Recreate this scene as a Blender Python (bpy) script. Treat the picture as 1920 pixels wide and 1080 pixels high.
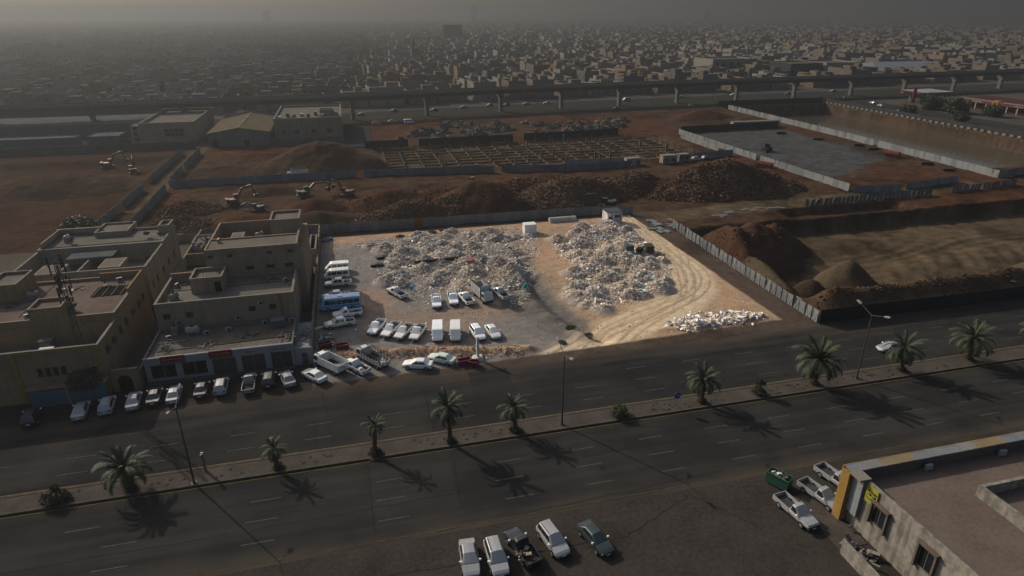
import bpy, bmesh, math, random
import numpy as np
from mathutils import Vector, Matrix

random.seed(11)
rng = np.random.default_rng(11)
R = math.radians
sc = bpy.context.scene
for o in list(bpy.data.objects):
    bpy.data.objects.remove(o)
COL = sc.collection

# ------------------------------------------------------------------ camera, sky, sun, exposure
# world: X runs along the street, Y away from it, Z up, metres; the drone hovers 50 m above (0,0)
cam_d = bpy.data.cameras.new("Camera")
cam = bpy.data.objects.new("Camera", cam_d)
COL.objects.link(cam)
cam.location = (0, 0, 50)
cam.rotation_euler = (R(90 - 23.2), 0, R(-14.2))
cam_d.sensor_width = 36.0
cam_d.lens = 22.5
cam_d.clip_start = 0.5
cam_d.clip_end = 30000
sc.camera = cam

SUN_EL, SUN_AZ = 30.5, 125.8          # azimuth counted from +X towards +Y
world = bpy.data.worlds.new("World")
sc.world = world
world.use_nodes = True
wn = world.node_tree.nodes
wl = world.node_tree.links
wn.clear()
sky = wn.new("ShaderNodeTexSky")
sky.sky_type = 'NISHITA'
sky.sun_disc = False
sky.sun_elevation = R(SUN_EL)
sky.sun_rotation = R(90 - SUN_AZ)
sky.dust_density = 5.0
sky.air_density = 1.0
bg = wn.new("ShaderNodeBackground")
bg.inputs['Strength'].default_value = 0.125
wo = wn.new("ShaderNodeOutputWorld")
wl.new(sky.outputs[0], bg.inputs[0])
wl.new(bg.outputs[0], wo.inputs[0])

sun_d = bpy.data.lights.new("Sun", 'SUN')
sun_d.energy = 4.3
sun_d.angle = R(0.55)
sun_d.color = (1.0, 0.93, 0.82)
sun = bpy.data.objects.new("Sun", sun_d)
COL.objects.link(sun)
sd = Vector((math.cos(R(SUN_AZ)) * math.cos(R(SUN_EL)), math.sin(R(SUN_AZ)) * math.cos(R(SUN_EL)), math.sin(R(SUN_EL))))
sun.rotation_euler = sd.to_track_quat('Z', 'Y').to_euler()
sun.location = sd * 300

sc.view_settings.view_transform = 'Standard'
sc.view_settings.look = 'None'
sc.view_settings.exposure = 0.0
sc.view_settings.gamma = 1.0
sc.view_settings.use_curve_mapping = False
sc.render.engine = 'CYCLES'
sc.cycles.use_denoising = True
sc.cycles.max_bounces = 6
sc.cycles.diffuse_bounces = 3
sc.cycles.glossy_bounces = 2
sc.cycles.transmission_bounces = 2
sc.cycles.volume_bounces = 1
sc.cycles.transparent_max_bounces = 8

# ------------------------------------------------------------------ helpers
def L3(c): return (c[0], c[1], c[2], 1.0)

def new_mat(name):
    m = bpy.data.materials.new(name)
    m.use_nodes = True
    nt = m.node_tree
    return m, nt, nt.nodes['Principled BSDF'], nt.nodes, nt.links

def nmat(name, col, rough=0.85, var=0.18, scale=0.5, fine=6.0, bump=0.0, metal=0.0, spec=0.3, streak=0.0, coat=0.0):
    """colour varied by two noises in world space, so copies do not repeat"""
    m, nt, b, n, l = new_mat(name)
    geo = n.new("ShaderNodeNewGeometry")
    a = n.new("ShaderNodeTexNoise"); a.inputs['Scale'].default_value = scale; a.inputs['Detail'].default_value = 5
    f = n.new("ShaderNodeTexNoise"); f.inputs['Scale'].default_value = fine; f.inputs['Detail'].default_value = 3
    l.new(geo.outputs['Position'], a.inputs['Vector'])
    l.new(geo.outputs['Position'], f.inputs['Vector'])
    ad = n.new("ShaderNodeMath"); ad.operation = 'ADD'
    l.new(a.outputs['Fac'], ad.inputs[0]); l.new(f.outputs['Fac'], ad.inputs[1])
    fac = ad.outputs[0]
    if streak:
        mp = n.new("ShaderNodeMapping"); mp.inputs['Scale'].default_value = (1.6, 1.6, 0.12)
        s = n.new("ShaderNodeTexNoise"); s.inputs['Scale'].default_value = 1.0; s.inputs['Detail'].default_value = 6
        l.new(geo.outputs['Position'], mp.inputs['Vector']); l.new(mp.outputs[0], s.inputs['Vector'])
        sm = n.new("ShaderNodeMath"); sm.operation = 'MULTIPLY_ADD'
        l.new(s.outputs['Fac'], sm.inputs[0]); sm.inputs[1].default_value = streak; l.new(fac, sm.inputs[2])
        sb = n.new("ShaderNodeMath"); sb.operation = 'SUBTRACT'; l.new(sm.outputs[0], sb.inputs[0]); sb.inputs[1].default_value = streak * 0.5
        fac = sb.outputs[0]
    mr = n.new("ShaderNodeMapRange")
    mr.inputs['From Min'].default_value = 0.7; mr.inputs['From Max'].default_value = 1.3
    mr.inputs['To Min'].default_value = 1 - var; mr.inputs['To Max'].default_value = 1 + var
    l.new(fac, mr.inputs['Value'])
    mx = n.new("ShaderNodeVectorMath"); mx.operation = 'SCALE'
    mx.inputs[0].default_value = col[:3]
    l.new(mr.outputs[0], mx.inputs['Scale'])
    l.new(mx.outputs[0], b.inputs['Base Color'])
    b.inputs['Roughness'].default_value = rough
    b.inputs['Metallic'].default_value = metal
    b.inputs['Specular IOR Level'].default_value = spec if rough < .75 else 0.0
    if coat: b.inputs['Coat Weight'].default_value = coat; b.inputs['Coat Roughness'].default_value = 0.08
    if bump:
        bp = n.new("ShaderNodeBump"); bp.inputs['Strength'].default_value = bump; bp.inputs['Distance'].default_value = 0.1
        l.new(f.outputs['Fac'], bp.inputs['Height']); l.new(bp.outputs[0], b.inputs['Normal'])
    return m

def vmat(name, var=0.25, scale=0.8, fine=5.0, rough=0.95, bump=0.5, dist=0.15):
    """soil or stone whose colour is stored per vertex"""
    m, nt, b, n, l = new_mat(name)
    at = n.new("ShaderNodeAttribute"); at.attribute_name = "Col"
    geo = n.new("ShaderNodeNewGeometry")
    a = n.new("ShaderNodeTexNoise"); a.inputs['Scale'].default_value = scale; a.inputs['Detail'].default_value = 8; a.inputs['Roughness'].default_value = 0.65
    f = n.new("ShaderNodeTexNoise"); f.inputs['Scale'].default_value = fine; f.inputs['Detail'].default_value = 6; f.inputs['Roughness'].default_value = 0.7
    l.new(geo.outputs['Position'], a.inputs['Vector']); l.new(geo.outputs['Position'], f.inputs['Vector'])
    ad = n.new("ShaderNodeMath"); ad.operation = 'ADD'
    l.new(a.outputs['Fac'], ad.inputs[0]); l.new(f.outputs['Fac'], ad.inputs[1])
    mr = n.new("ShaderNodeMapRange")
    mr.inputs['From Min'].default_value = 0.7; mr.inputs['From Max'].default_value = 1.3
    mr.inputs['To Min'].default_value = 1 - var; mr.inputs['To Max'].default_value = 1 + var
    l.new(ad.outputs[0], mr.inputs['Value'])
    mx = n.new("ShaderNodeVectorMath"); mx.operation = 'SCALE'
    l.new(at.outputs['Color'], mx.inputs[0]); l.new(mr.outputs[0], mx.inputs['Scale'])
    l.new(mx.outputs[0], b.inputs['Base Color'])
    b.inputs['Roughness'].default_value = rough
    b.inputs['Specular IOR Level'].default_value = 0.0
    if bump:
        bp = n.new("ShaderNodeBump"); bp.inputs['Strength'].default_value = bump; bp.inputs['Distance'].default_value = dist
        l.new(ad.outputs[0], bp.inputs['Height']); l.new(bp.outputs[0], b.inputs['Normal'])
    return m

class MB:
    def __init__(s): s.v = []; s.f = []; s.m = []
    def add(s, vs, fs, m=0):
        k = len(s.v); s.v.extend(vs)
        for f in fs: s.f.append(tuple(i + k for i in f)); s.m.append(m)
        return s
    def box(s, x0, y0, z0, x1, y1, z1, m=0, top=None):
        k = len(s.v)
        s.v.extend([(x0,y0,z0),(x1,y0,z0),(x1,y1,z0),(x0,y1,z0),(x0,y0,z1),(x1,y0,z1),(x1,y1,z1),(x0,y1,z1)])
        for i, f in enumerate(((0,3,2,1),(4,5,6,7),(0,1,5,4),(1,2,6,5),(2,3,7,6),(3,0,4,7))):
            s.f.append(tuple(j + k for j in f)); s.m.append(top if (top is not None and i == 1) else m)
        return s
    def obox(s, c, size, rot, m=0):
        mt = Matrix.Translation(c) @ (rot if isinstance(rot, Matrix) else Matrix.Rotation(rot, 4, 'Z'))
        a, b, d = size[0]/2, size[1]/2, size[2]/2
        vs = [tuple(mt @ Vector(p)) for p in ((-a,-b,-d),(a,-b,-d),(a,b,-d),(-a,b,-d),(-a,-b,d),(a,-b,d),(a,b,d),(-a,b,d))]
        return s.add(vs, [(0,3,2,1),(4,5,6,7),(0,1,5,4),(1,2,6,5),(2,3,7,6),(3,0,4,7)], m)
    def beam(s, p0, p1, w, h, m=0):
        p0, p1 = Vector(p0), Vector(p1); d = p1 - p0; ln = d.length
        q = d.to_track_quat('X', 'Z').to_matrix().to_4x4()
        return s.obox((p0 + p1) / 2, (ln, w, h), q, m)
    def cyl(s, p0, p1, r0, r1=None, n=8, m=0, caps=True):
        r1 = r0 if r1 is None else r1
        p0, p1 = Vector(p0), Vector(p1); d = p1 - p0
        q = d.to_track_quat('Z', 'X')
        vs = []
        for p, r in ((p0, r0), (p1, r1)):
            for i in range(n):
                a = 2 * math.pi * i / n
                vs.append(tuple(p + q @ Vector((r * math.cos(a), r * math.sin(a), 0))))
        fs = [(i, (i + 1) % n, n + (i + 1) % n, n + i) for i in range(n)]
        if caps: fs += [tuple(range(n - 1, -1, -1)), tuple(range(n, 2 * n))]
        return s.add(vs, fs, m)
    def loft(s, rings, m=0, caps=True):
        n = len(rings[0]); vs = [p for r in rings for p in r]; fs = []
        for k in range(len(rings) - 1):
            for i in range(n):
                j = (i + 1) % n
                fs.append((k*n + i, k*n + j, (k+1)*n + j, (k+1)*n + i))
        if caps: fs += [tuple(range(n - 1, -1, -1)), tuple(range((len(rings)-1)*n, len(rings)*n))]
        return s.add(vs, fs, m)
    def quad(s, a, b, c, d, m=0): return s.add([tuple(a), tuple(b), tuple(c), tuple(d)], [(0,1,2,3)], m)
    def mesh(s, name, mats, smooth=False, fix=False):
        me = bpy.data.meshes.new(name)
        me.from_pydata([tuple(v) for v in s.v], [], s.f)
        for m in (mats if isinstance(mats, (list, tuple)) else [mats]): me.materials.append(m)
        me.polygons.foreach_set('material_index', s.m)
        if smooth: me.polygons.foreach_set('use_smooth', [True] * len(s.f))
        if fix:
            bm = bmesh.new(); bm.from_mesh(me); bmesh.ops.recalc_face_normals(bm, faces=bm.faces); bm.to_mesh(me); bm.free()
        me.update()
        return me

def ob(name, me, parent=None, loc=(0,0,0), rz=0.0, rot=None):
    o = bpy.data.objects.new(name, me)
    COL.objects.link(o)
    o.location = loc
    o.rotation_euler = rot if rot is not None else (0, 0, rz)
    if parent: o.parent = parent
    return o

def empty(name, loc=(0,0,0), rz=0.0):
    o = ob(name, None, None, loc, rz); o.empty_display_size = 0.3
    return o

def tag(o, label, cat, group=None):
    o['label'] = label; o['category'] = cat
    if group: o['group'] = group
    return o

def struct(o): o['kind'] = 'structure'; return o
def stuff(o): o['kind'] = 'stuff'; return o

def big_mesh(name, verts, faces, mats, cols=None, smooth=False, mi=None):
    me = bpy.data.meshes.new(name)
    nv, nf, k = len(verts), len(faces), faces.shape[1]
    me.vertices.add(nv); me.loops.add(nf * k); me.polygons.add(nf)
    me.vertices.foreach_set('co', np.ascontiguousarray(verts, dtype=np.float32).ravel())
    me.loops.foreach_set('vertex_index', np.ascontiguousarray(faces, dtype=np.int32).ravel())
    me.polygons.foreach_set('loop_start', np.arange(0, nf * k, k, dtype=np.int32))
    me.polygons.foreach_set('loop_total', np.full(nf, k, dtype=np.int32))
    for m in (mats if isinstance(mats, (list, tuple)) else [mats]): me.materials.append(m)
    if mi is not None: me.polygons.foreach_set('material_index', np.ascontiguousarray(mi, dtype=np.int32))
    me.polygons.foreach_set('use_smooth', np.full(nf, bool(smooth)))
    if cols is not None:
        at = me.attributes.new("Col", 'FLOAT_COLOR', 'POINT')
        c4 = np.ones((nv, 4), dtype=np.float32); c4[:, :3] = cols
        at.data.foreach_set('color', c4.ravel())
    me.update(calc_edges=True); me.validate()
    return me

# ------------------------------------------------------------------ numpy noise
def _hash(ix, iy, seed):
    h = (ix.astype(np.int64) * 374761393 + iy.astype(np.int64) * 668265263 + seed * 1442695041) & 0xFFFFFFFF
    h = ((h ^ (h >> 13)) * 1274126177) & 0xFFFFFFFF
    return ((h ^ (h >> 16)) & 0xFFFFFF) / float(0xFFFFFF)

def vnoise(x, y, seed=0):
    x0 = np.floor(x); y0 = np.floor(y); fx = x - x0; fy = y - y0
    fx = fx*fx*(3-2*fx); fy = fy*fy*(3-2*fy)
    a = _hash(x0, y0, seed); b = _hash(x0+1, y0, seed); c = _hash(x0, y0+1, seed); d = _hash(x0+1, y0+1, seed)
    return (a*(1-fx)+b*fx)*(1-fy) + (c*(1-fx)+d*fx)*fy

def fbm(x, y, sc_, octv=4, seed=0):
    t = 0; a = 1; s = 0
    for k in range(octv):
        t = t + a * vnoise(x*sc_*2**k, y*sc_*2**k, seed + k*17); s += a; a *= 0.5
    return t / s

def sstep(a, b, x):
    t = np.clip((x - a) / (b - a), 0, 1); return t*t*(3-2*t)

def in_poly(x, y, poly):
    ins = np.zeros(x.shape, bool); n = len(poly)
    for i in range(n):
        x0, y0 = poly[i]; x1, y1 = poly[(i+1) % n]
        c = ((y0 > y) != (y1 > y)) & (x < (x1-x0) * (y-y0) / ((y1-y0) if y1 != y0 else 1e-9) + x0)
        ins ^= c
    return ins

def dist_path(x, y, pts):
    """signed distance to a polyline and the position along it"""
    best = np.full(x.shape, 1e9); sgn = np.zeros(x.shape); along = np.zeros(x.shape); acc = 0
    for (x0, y0), (x1, y1) in zip(pts[:-1], pts[1:]):
        dx, dy = x1-x0, y1-y0; ln = math.hypot(dx, dy)
        t = np.clip(((x-x0)*dx + (y-y0)*dy) / ln**2, 0, 1)
        px, py = x0 + t*dx, y0 + t*dy
        d = np.hypot(x-px, y-py); m = d < best
        best = np.where(m, d, best)
        sgn = np.where(m, np.sign(dx*(y-y0) - dy*(x-x0)), sgn)
        along = np.where(m, acc + t*ln, along); acc += ln
    return best, sgn, along

def smooth_path(pts, it=3):
    for _ in range(it):
        q = [pts[0]]
        for a, b in zip(pts[:-1], pts[1:]):
            q.append((a[0]*.75+b[0]*.25, a[1]*.75+b[1]*.25)); q.append((a[0]*.25+b[0]*.75, a[1]*.25+b[1]*.75))
        q.append(pts[-1]); pts = q
    return pts
# ------------------------------------------------------------------ soils, per vertex; outside the lot darkened to imitate dimmer light
GRAVEL = np.array((.178, .163, .148)); TAN = np.array((.46, .365, .245)); LRED = np.array((.36, .235, .15))
RED = np.array((.064, .033, .020)); BROWN = np.array((.056, .036, .0235)); SAND = np.array((.082, .061, .038))
SHOULDER = np.array((.068, .052, .04)); GREYFILL = np.array((.058, .059, .059)); DRED = np.array((.060, .033, .0225))
STONY = np.array((.094, .060, .040))

DIRT_ROAD = smooth_path([(71.5,153),(70.2,134.8),(68.8,121),(66.5,110),(61,101),(51.5,95.3),(41,90.3),(34.5,86.5),(28,82)])
DITCH = smooth_path([(35.5,131),(34.2,121),(33,112),(34,102),(36,94.2),(38,88.9)])
FRONT_BERM = smooth_path([(-8,93.6),(-1,91.6),(5.6,91.4),(11.4,90.2),(18.7,88.2),(25,87.6)])
RUB_L = [(-1,146.8),(13.9,151.2),(38.2,150.8),(43.2,143.8),(36.8,126.4),(31.5,112.5),(29,105),(25.5,104.5),(24.5,110.5),(19,112.5),(15,112),(11,108.5),(8.5,116.8),(2.7,123.1),(3.9,131.4),(7,138.1)]
RUB_R = [(45.7,139),(58,150),(64.1,150.3),(67,141.1),(66.3,124),(63.5,113.5),(57.5,105),(48.1,100.3),(39.9,98.3),(38.6,106.5),(40.7,114.3),(44.8,119.4),(43.4,131.8)]
RUB_F = [(50.1,90.2),(57.2,92.8),(67.4,91.8),(69.2,88.6),(58,88.0),(53.3,88)]

# earth mounds: x, y, half-length, half-depth, height, turn, soil, label
MOUNDS = [
 (-10,238,25,15,9.6,0,BROWN,'largest brown earth mound, pointed, beside the foundation site'),
 (34,172,17,11.5,8.6,0,DRED,'dark red earth mound with a smooth dark flank behind the rubble lot'),
 (62,174,21,11,7.6,0,STONY,'stony brown mound between the dark red mound and the long stony heap'),
 (110,172,28,13,10.4,0,STONY,'longest stony heap, behind the back right corner of the rubble lot'),
 (84,178,15,9,6.4,0,STONY,'stony hump joining the middle mound to the longest heap'),
 (10.7,180,17,8,4.8,0,RED,'low red ridge behind the stony mound near the back fence'),
 (14,166,14,7.2,5.4,0,STONY,'stony mound just behind the grey back fence of the lot'),
 (-10,180,10,7,3.8,0,RED,'small reddish mound in front of the dark green excavator'),
 (-10,168.5,13,5.5,3.2,0,BROWN,'low brown mound behind the tallest villa'),
 (-44,187,9,6,3.0,0,STONY,'small stony pile beside the long orange excavator'),
 (-45,173,10,6,2.9,0,STONY,'small stony pile nearest the fenced dirt lane'),
 (180,307,20,10,4.8,0,RED,'far red mound near the white site cabins'),
 (88,122,14,12.5,10.8,0,DRED,'steep dark mound in the excavation right of the lot'),
 (101,106,7,6,6.6,0,SAND,'pale sand cone on the excavation floor'),
 (88.5,101.5,5.5,4.5,4.8,0,BROWN,'small dark sand heap near the panel fence'),
 (97,127,10,8,8.2,0,DRED,'lower shoulder behind the steep dark mound'),
 (83.5,110,5,13,3.6,0,SAND,'sandy bank sloping from the panel fence'),
 (48,181,64,10.5,5.6,0,RED,'long low red ridge running behind all the back mounds'),
 (-27,171,12,6,2.8,0,RED,'low red mound behind the wide beige villa yard'),
 (-24,202,13,5,2.6,0,BROWN,'low brown bank below the long grey fence'),
 (-95,232,32,15,5.5,0,BROWN,'broad shaded spoil bank at the left edge'),
 (148,101,26,5,3.4,12,SAND,'long tracked sand bank in the excavation'),
]
_mr = np.random.default_rng(5)
HEAPS = []
def scatter_heaps(poly, n, rmin, rmax):
    xs = [p[0] for p in poly]; ys = [p[1] for p in poly]; k = 0
    while k < n:
        x = _mr.uniform(min(xs), max(xs)); y = _mr.uniform(min(ys), max(ys))
        if in_poly(np.array([x]), np.array([y]), poly)[0]:
            r = _mr.uniform(rmin, rmax); HEAPS.append((x, y, r, r * _mr.uniform(.75, 1.1), r * _mr.uniform(.36, .62))); k += 1
scatter_heaps(RUB_L, 78, 1.7, 3.8)
scatter_heaps(RUB_R, 74, 1.6, 3.7)
scatter_heaps(RUB_F, 7, .8, 1.4)
_k0 = len(HEAPS)
scatter_heaps([(20,282),(122,278),(140,312),(40,316)], 60, 2.5, 5.0)
BACK_HEAPS = HEAPS[_k0:]; LOT_HEAPS = HEAPS[:_k0]

def cone(x, y, m, seed):
    cx, cy, rx, ry, h, turn = m[:6]
    c, s = math.cos(R(turn)), math.sin(R(turn)); dx, dy = x - cx, y - cy
    u, v = (dx*c + dy*s) / rx, (-dx*s + dy*c) / ry
    r = np.sqrt(u*u + v*v) * (0.86 + 0.34 * fbm(x, y, 0.12, 4, seed))
    t = np.clip(1.03 - r, 0, 1)
    return h * (t - 0.10 * sstep(.75, 1.0, t)) * (0.90 + 0.20 * fbm(x, y, 0.35, 3, seed + 3))

def heaps_h(x, y, heaps, seed=40):
    z = np.zeros(x.shape)
    for i, (cx, cy, rx, ry, h) in enumerate(heaps):
        m = (abs(x-cx) < rx*1.3) & (abs(y-cy) < ry*1.3)
        if not m.any(): continue
        xx, yy = x[m], y[m]
        r = np.sqrt(((xx-cx)/rx)**2 + ((yy-cy)/ry)**2) * (.8 + .45*fbm(xx, yy, .5, 3, seed+i))
        z[m] = np.maximum(z[m], h * np.clip(1.05 - r, 0, .9))
    return z

def lot_fields(x, y):
    n1 = fbm(x, y, .08, 4, 1); n2 = fbm(x, y, .4, 4, 2); n3 = fbm(x, y, 1.6, 3, 3)
    z = .02 + .10*(n1-.5) + .06*(n2-.5) + .05*(n3-.5)
    d, sg, al = dist_path(x, y, DIRT_ROAD)
    on = 1 - sstep(3.2, 6.0, d + 2.0*(n2-.5))
    off = d*sg; rut = np.zeros(x.shape)
    for i_ in range(4):
        o_ = -2.2 + 1.3*i_ + 1.9*np.sin(al*.05*(1+.23*i_) + i_*2.3) + .6*np.sin(al*.17*(1+.1*i_) + i_*2.7)
        for w_ in (-.85, .85): rut = np.maximum(rut, np.exp(-((off-o_-w_)/.24)**2)*(.35+.65*vnoise(al*.07, al*0+i_*3.1, 77)))
    rut = 1 - rut*(.55+.6*n3)
    z = z + on * .035*(rut-.75)
    dd, ds, da = dist_path(x, y, DITCH)
    ditch = np.exp(-(dd/1.7)**2); bank = np.exp(-((dd*ds+3.2)/1.6)**2)*sstep(5, 12, da)*sstep(87.5, 91, y)
    z = z - .95*ditch*(.6+.8*n2) + .75*bank*(.5+n2)
    bd, bs, ba = dist_path(x, y, FRONT_BERM)
    berm = np.exp(-(bd/1.25)**2); z = z + .85*berm*(.45+1.1*n2)
    fb = np.exp(-((y-88.9)/.9)**2)*sstep(46, 50, x)*(1-sstep(68, 71, x)); z = z + .5*fb*n2*1.6
    hz = heaps_h(x, y, LOT_HEAPS); hz = hz * (.85 + .45*n3)
    z = z + hz
    # soil to the right of the lot falls from the dirt road to the fence
    edge_f = 83.2 + .9*(fbm(x, y, .25, 3, 9)-.5)*2
    front = sstep(-.3, 1.1, y - edge_f)
    z = z*front - .06*(1-front) + .05*front
    # colours
    tanmix = sstep(30, 38, x + 6*(n1-.5) + 3*(n2-.5))
    c = GRAVEL[None, :]*(.8+.4*n2[:, None])*(1-tanmix[:, None]) + np.array((.30,.212,.138))[None, :]*(.8+.4*n2[:, None])*tanmix[:, None]
    redp = np.maximum(sstep(.46, .62, n1)*.85, .8*np.exp(-(np.abs(d-7.5)/2.2)**2)*(.4+n2))*tanmix + sstep(.6, .72, n1)*.45*(1-tanmix)
    redp = np.maximum(redp, sstep(146, 151, y)*.85*(.4+n2))
    redp = np.maximum(redp, berm*.95)
    lane = np.exp(-((y-106 + 4*np.sin(x*.12))/5.5)**2)*(1-tanmix)*.55*(.5+n1)      # dusty wheel lane through the gravel
    c = c*(1-lane[:, None]) + (LRED*.72)[None, :]*lane[:, None]
    c = c*(1-redp[:, None]) + LRED[None, :]*redp[:, None]
    c = c*(1 - .13*((1-rut)*on)[:, None])*(1 - (.22*on*(fbm(al*.12, off*1.7, 1.0, 4, 19)-.4))[:, None])
    road = on*(.45+.5*rut)*(.75+.5*n2)*rut
    c = c*(1-road[:, None]) + (TAN*1.1)[None, :]*road[:, None]
    gl = np.clip(ditch*1.2 + bank + np.exp(-((dd*ds+3.2)/4.6)**2), 0, 1)*.95*(1-on)
    c = c*(1-gl[:, None]) + (GRAVEL*.62)[None, :]*gl[:, None]
    rub = sstep(.02, .3, hz)
    c = c*(1-.8*rub[:, None]) + np.array((.30,.262,.22))[None, :]*.8*rub[:, None]
    # soil darkened past the lot line to imitate dimmer light: shoulder, fence strips
    line = 85.2 + np.clip((x-14)/55, 0, 1)*2.2
    out = np.maximum.reduce([1-sstep(-.35, .35, y-line+.5*(n2-.5)), sstep(-.3, .3, x-71.6+.6*(n2-.5)), sstep(-.3, .3, y-153.6+.6*(n2-.5)+np.clip((40-x)/50, 0, 1)*0)])
    sh = SHOULDER[None, :]*(.8+.4*n2[:, None])*(1-.35*sstep(.5, .7, n1)[:, None]) + .02*(RED*3)[None, :]*n1[:, None]
    c = c*(1-out[:, None]) + sh*out[:, None]
    return z, c

def site_fields(x, y):
    n1 = fbm(x, y, .03, 4, 11); n2 = fbm(x, y, .15, 4, 12); n3 = fbm(x, y, .7, 3, 13)
    z = .35*(n2-.5) + .15*(n3-.5)
    n4 = fbm(x, y, .33, 4, 14)
    wx = x + 9*(n1-.5); wy = y + 14*(n2-.5)
    trk = np.sin(wx*.9+wy*1.35)*sstep(.5, .62, fbm(x, y, .045, 3, 15)) + np.sin(wx*-.35+wy*1.9)*sstep(.52, .62, fbm(x, y, .05, 3, 16))
    z = z + .09*trk + .45*(n4-.5)
    lab = np.zeros(x.shape, int)
    # excavation right of the lot: floor 3.6 m down, cut bank at its far side, benches and tracks
    far = 138 + 2.2*(n2-.5) + .012*(x-110)
    ex = sstep(80.5, 86, x)*sstep(93, 99, y)*(1-sstep(0, 1.6, y-far))*(1-sstep(196, 202, x))
    z = z - 3.7*ex
    ex2 = sstep(112, 116, x)*(1-sstep(150, 154, x))*sstep(140.5, 142, y)*(1-sstep(147.5, 148.6, y)); z = z - 1.7*ex2
    berm = np.exp(-((y-91.2-1.2*(n2-.5))/2.3)**2)*sstep(79.5, 84, x); z = z + 2.7*berm*(.75+.5*n2)
    tr = np.sin((y - 112 - .10*(x-110) + 3*np.sin(x*.07))*2.1)
    trm = ex*np.exp(-((y-100-.05*(x-120))/3.5)**2) + ex*np.exp(-((y-117-.1*(x-120))/5)**2)
    z = z + .16*tr*trm
    fan = ex*np.exp(-((y-108.5-.13*(x-120))/4.2)**2)*sstep(104, 116, x)
    z = z + fan*(1.6*(n2+.1) + .2*np.sin((x*.9-y*.55)*1.55 + 7*n2) + .8*(n4-.5))
    fan2 = ex*np.exp(-((y-125.5-.05*(x-130))/4.5)**2)*sstep(96, 104, x)*(1-sstep(140, 160, x))
    c_trk = np.clip(tr*trm, -1, 1)
    z = z + fan2*(.9*n2 + .28*np.sin((x*.75+y*.6)*1.7 + 3*n1))
    # left pit
    lp = (1-sstep(-70, -64.5, x))*sstep(172, 180, y)*(1-sstep(262, 270, y)); z = z - 2.2*lp*(.4+n1)
    # foundation site, one metre down
    fo = sstep(9, 12, x)*(1-sstep(132, 138, x))*sstep(219, 221, y)*(1-sstep(263, 267, y)); z = z - .9*fo
    # grey hardcore pad
    pad = sstep(149, 152, x)*(1-sstep(196, 200, x))*sstep(172, 180, y+4*n2)*(1-sstep(262, 268, y)) * (1-sstep(.0, 6, (x-152)*.55-(y-178) ))
    z = z*(1-.8*pad)
    mh = np.zeros(x.shape)
    for i, m in enumerate(MOUNDS):
        ext = 1.35
        k = (abs(x-m[0]) < m[2]*ext) & (abs(y-m[1]) < max(m[3], m[2]*abs(math.sin(R(m[5]))))*ext)
        h = cone(x[k], y[k], m, 60+i*7)
        cur = mh[k]; take = h > cur; nh = np.where(take, h, cur); mh[k] = nh
        l = lab[k]; l[take & (h > .25)] = i + 1; lab[k] = l
    mh = mh*np.where((y < 143) & (x > 70), sstep(77.8, 81.5, x), 1)
    z = z + mh
    bh = heaps_h(x, y, BACK_HEAPS, 90); z = z + bh
    pond = (x > 212)*(x < 283.2)*(y > 176)*(y < 342.2)
    z = np.where(pond, -5.2 - 3.8*sstep(188, 215, y + .45*(x-240)) + .8*(n2-.5), z)
    falloff = sstep(-170, -160, x)*(1-sstep(294, 300, x))*(1-sstep(340, 346, y)); z = np.where(pond, z, z*falloff)
    # colours
    redm = sstep(.42, .62, n1)[:, None]; c = BROWN[None, :]*(1-redm) + RED[None, :]*redm
    sm = np.maximum(ex, sstep(79, 84, x)*(1-sstep(136, 140, y)))[:, None]
    c = c*(1-sm) + (SAND*(.8+.4*n2[:, None]))*sm
    c = c*(1-berm[:, None]) + BROWN[None, :]*1.15*berm[:, None]
    lane = ((x > -61.5)*(x < -55)*(y > 160)*(y < 292))[:, None]; c = np.where(lane, (SAND*.95)[None, :], c)
    rd = dist_path(x, y, [(70,152.5),(80,150),(100,152.5),(146,154.5),(190,157)])[0]; rm = (1-sstep(3.5, 5.5, rd))[:, None]
    c = c*(1-rm) + (SAND*1.05)[None, :]*rm
    fm = fo[:, None]*.7; c = c*(1-fm) + (SAND*.95)[None, :]*fm
    c = c*(1-pad[:, None]) + GREYFILL[None, :]*pad[:, None]
    bm_ = sstep(.05, .4, bh)[:, None]; c = c*(1-bm_) + np.array((.075,.066,.055))[None, :]*bm_  # heap tone is the lot rubble darkened to imitate dimmer light
    c = c*(1-.22*c_trk[:, None])
    c = c*(.62+.76*n4[:, None])*(1-.22*np.clip(trk, -1, 1)[:, None]*.6)
    wet = sstep(.56, .7, fbm(x, y, .06, 4, 18))[:, None]; c = c*(1-.35*wet)
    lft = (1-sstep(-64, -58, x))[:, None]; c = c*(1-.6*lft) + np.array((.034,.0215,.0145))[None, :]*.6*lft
    for i, m in enumerate(MOUNDS):
        k = lab == i + 1
        c[k] = m[6]*(.82+.36*n3[k][:, None])
    c = np.where(pond[:, None], np.array((.07,.054,.037))[None, :], c)
    return z, c, lab

M_SOIL = vmat('compacted_soil', var=.38, scale=.45, fine=3.2, bump=.9, dist=.3)
M_LOT = vmat('lot_soil', var=.30, scale=.7, fine=5.5, bump=.8, dist=.14)

def hlot(x, y): return float(lot_fields(np.array([float(x)]), np.array([float(y)]))[0][0])
def hsite(x, y): return float(site_fields(np.array([float(x)]), np.array([float(y)]))[0][0])

def grid(x0, x1, y0, y1, st):
    nx = int(round((x1-x0)/st)); ny = int(round((y1-y0)/st))
    X, Y = np.meshgrid(np.linspace(x0, x1, nx+1), np.linspace(y0, y1, ny+1))
    i = np.arange(ny)[:, None]*(nx+1) + np.arange(nx)[None, :]
    F = np.stack([i, i+1, i+nx+2, i+nx+1], -1).reshape(-1, 4)
    return X.ravel(), Y.ravel(), F

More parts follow.
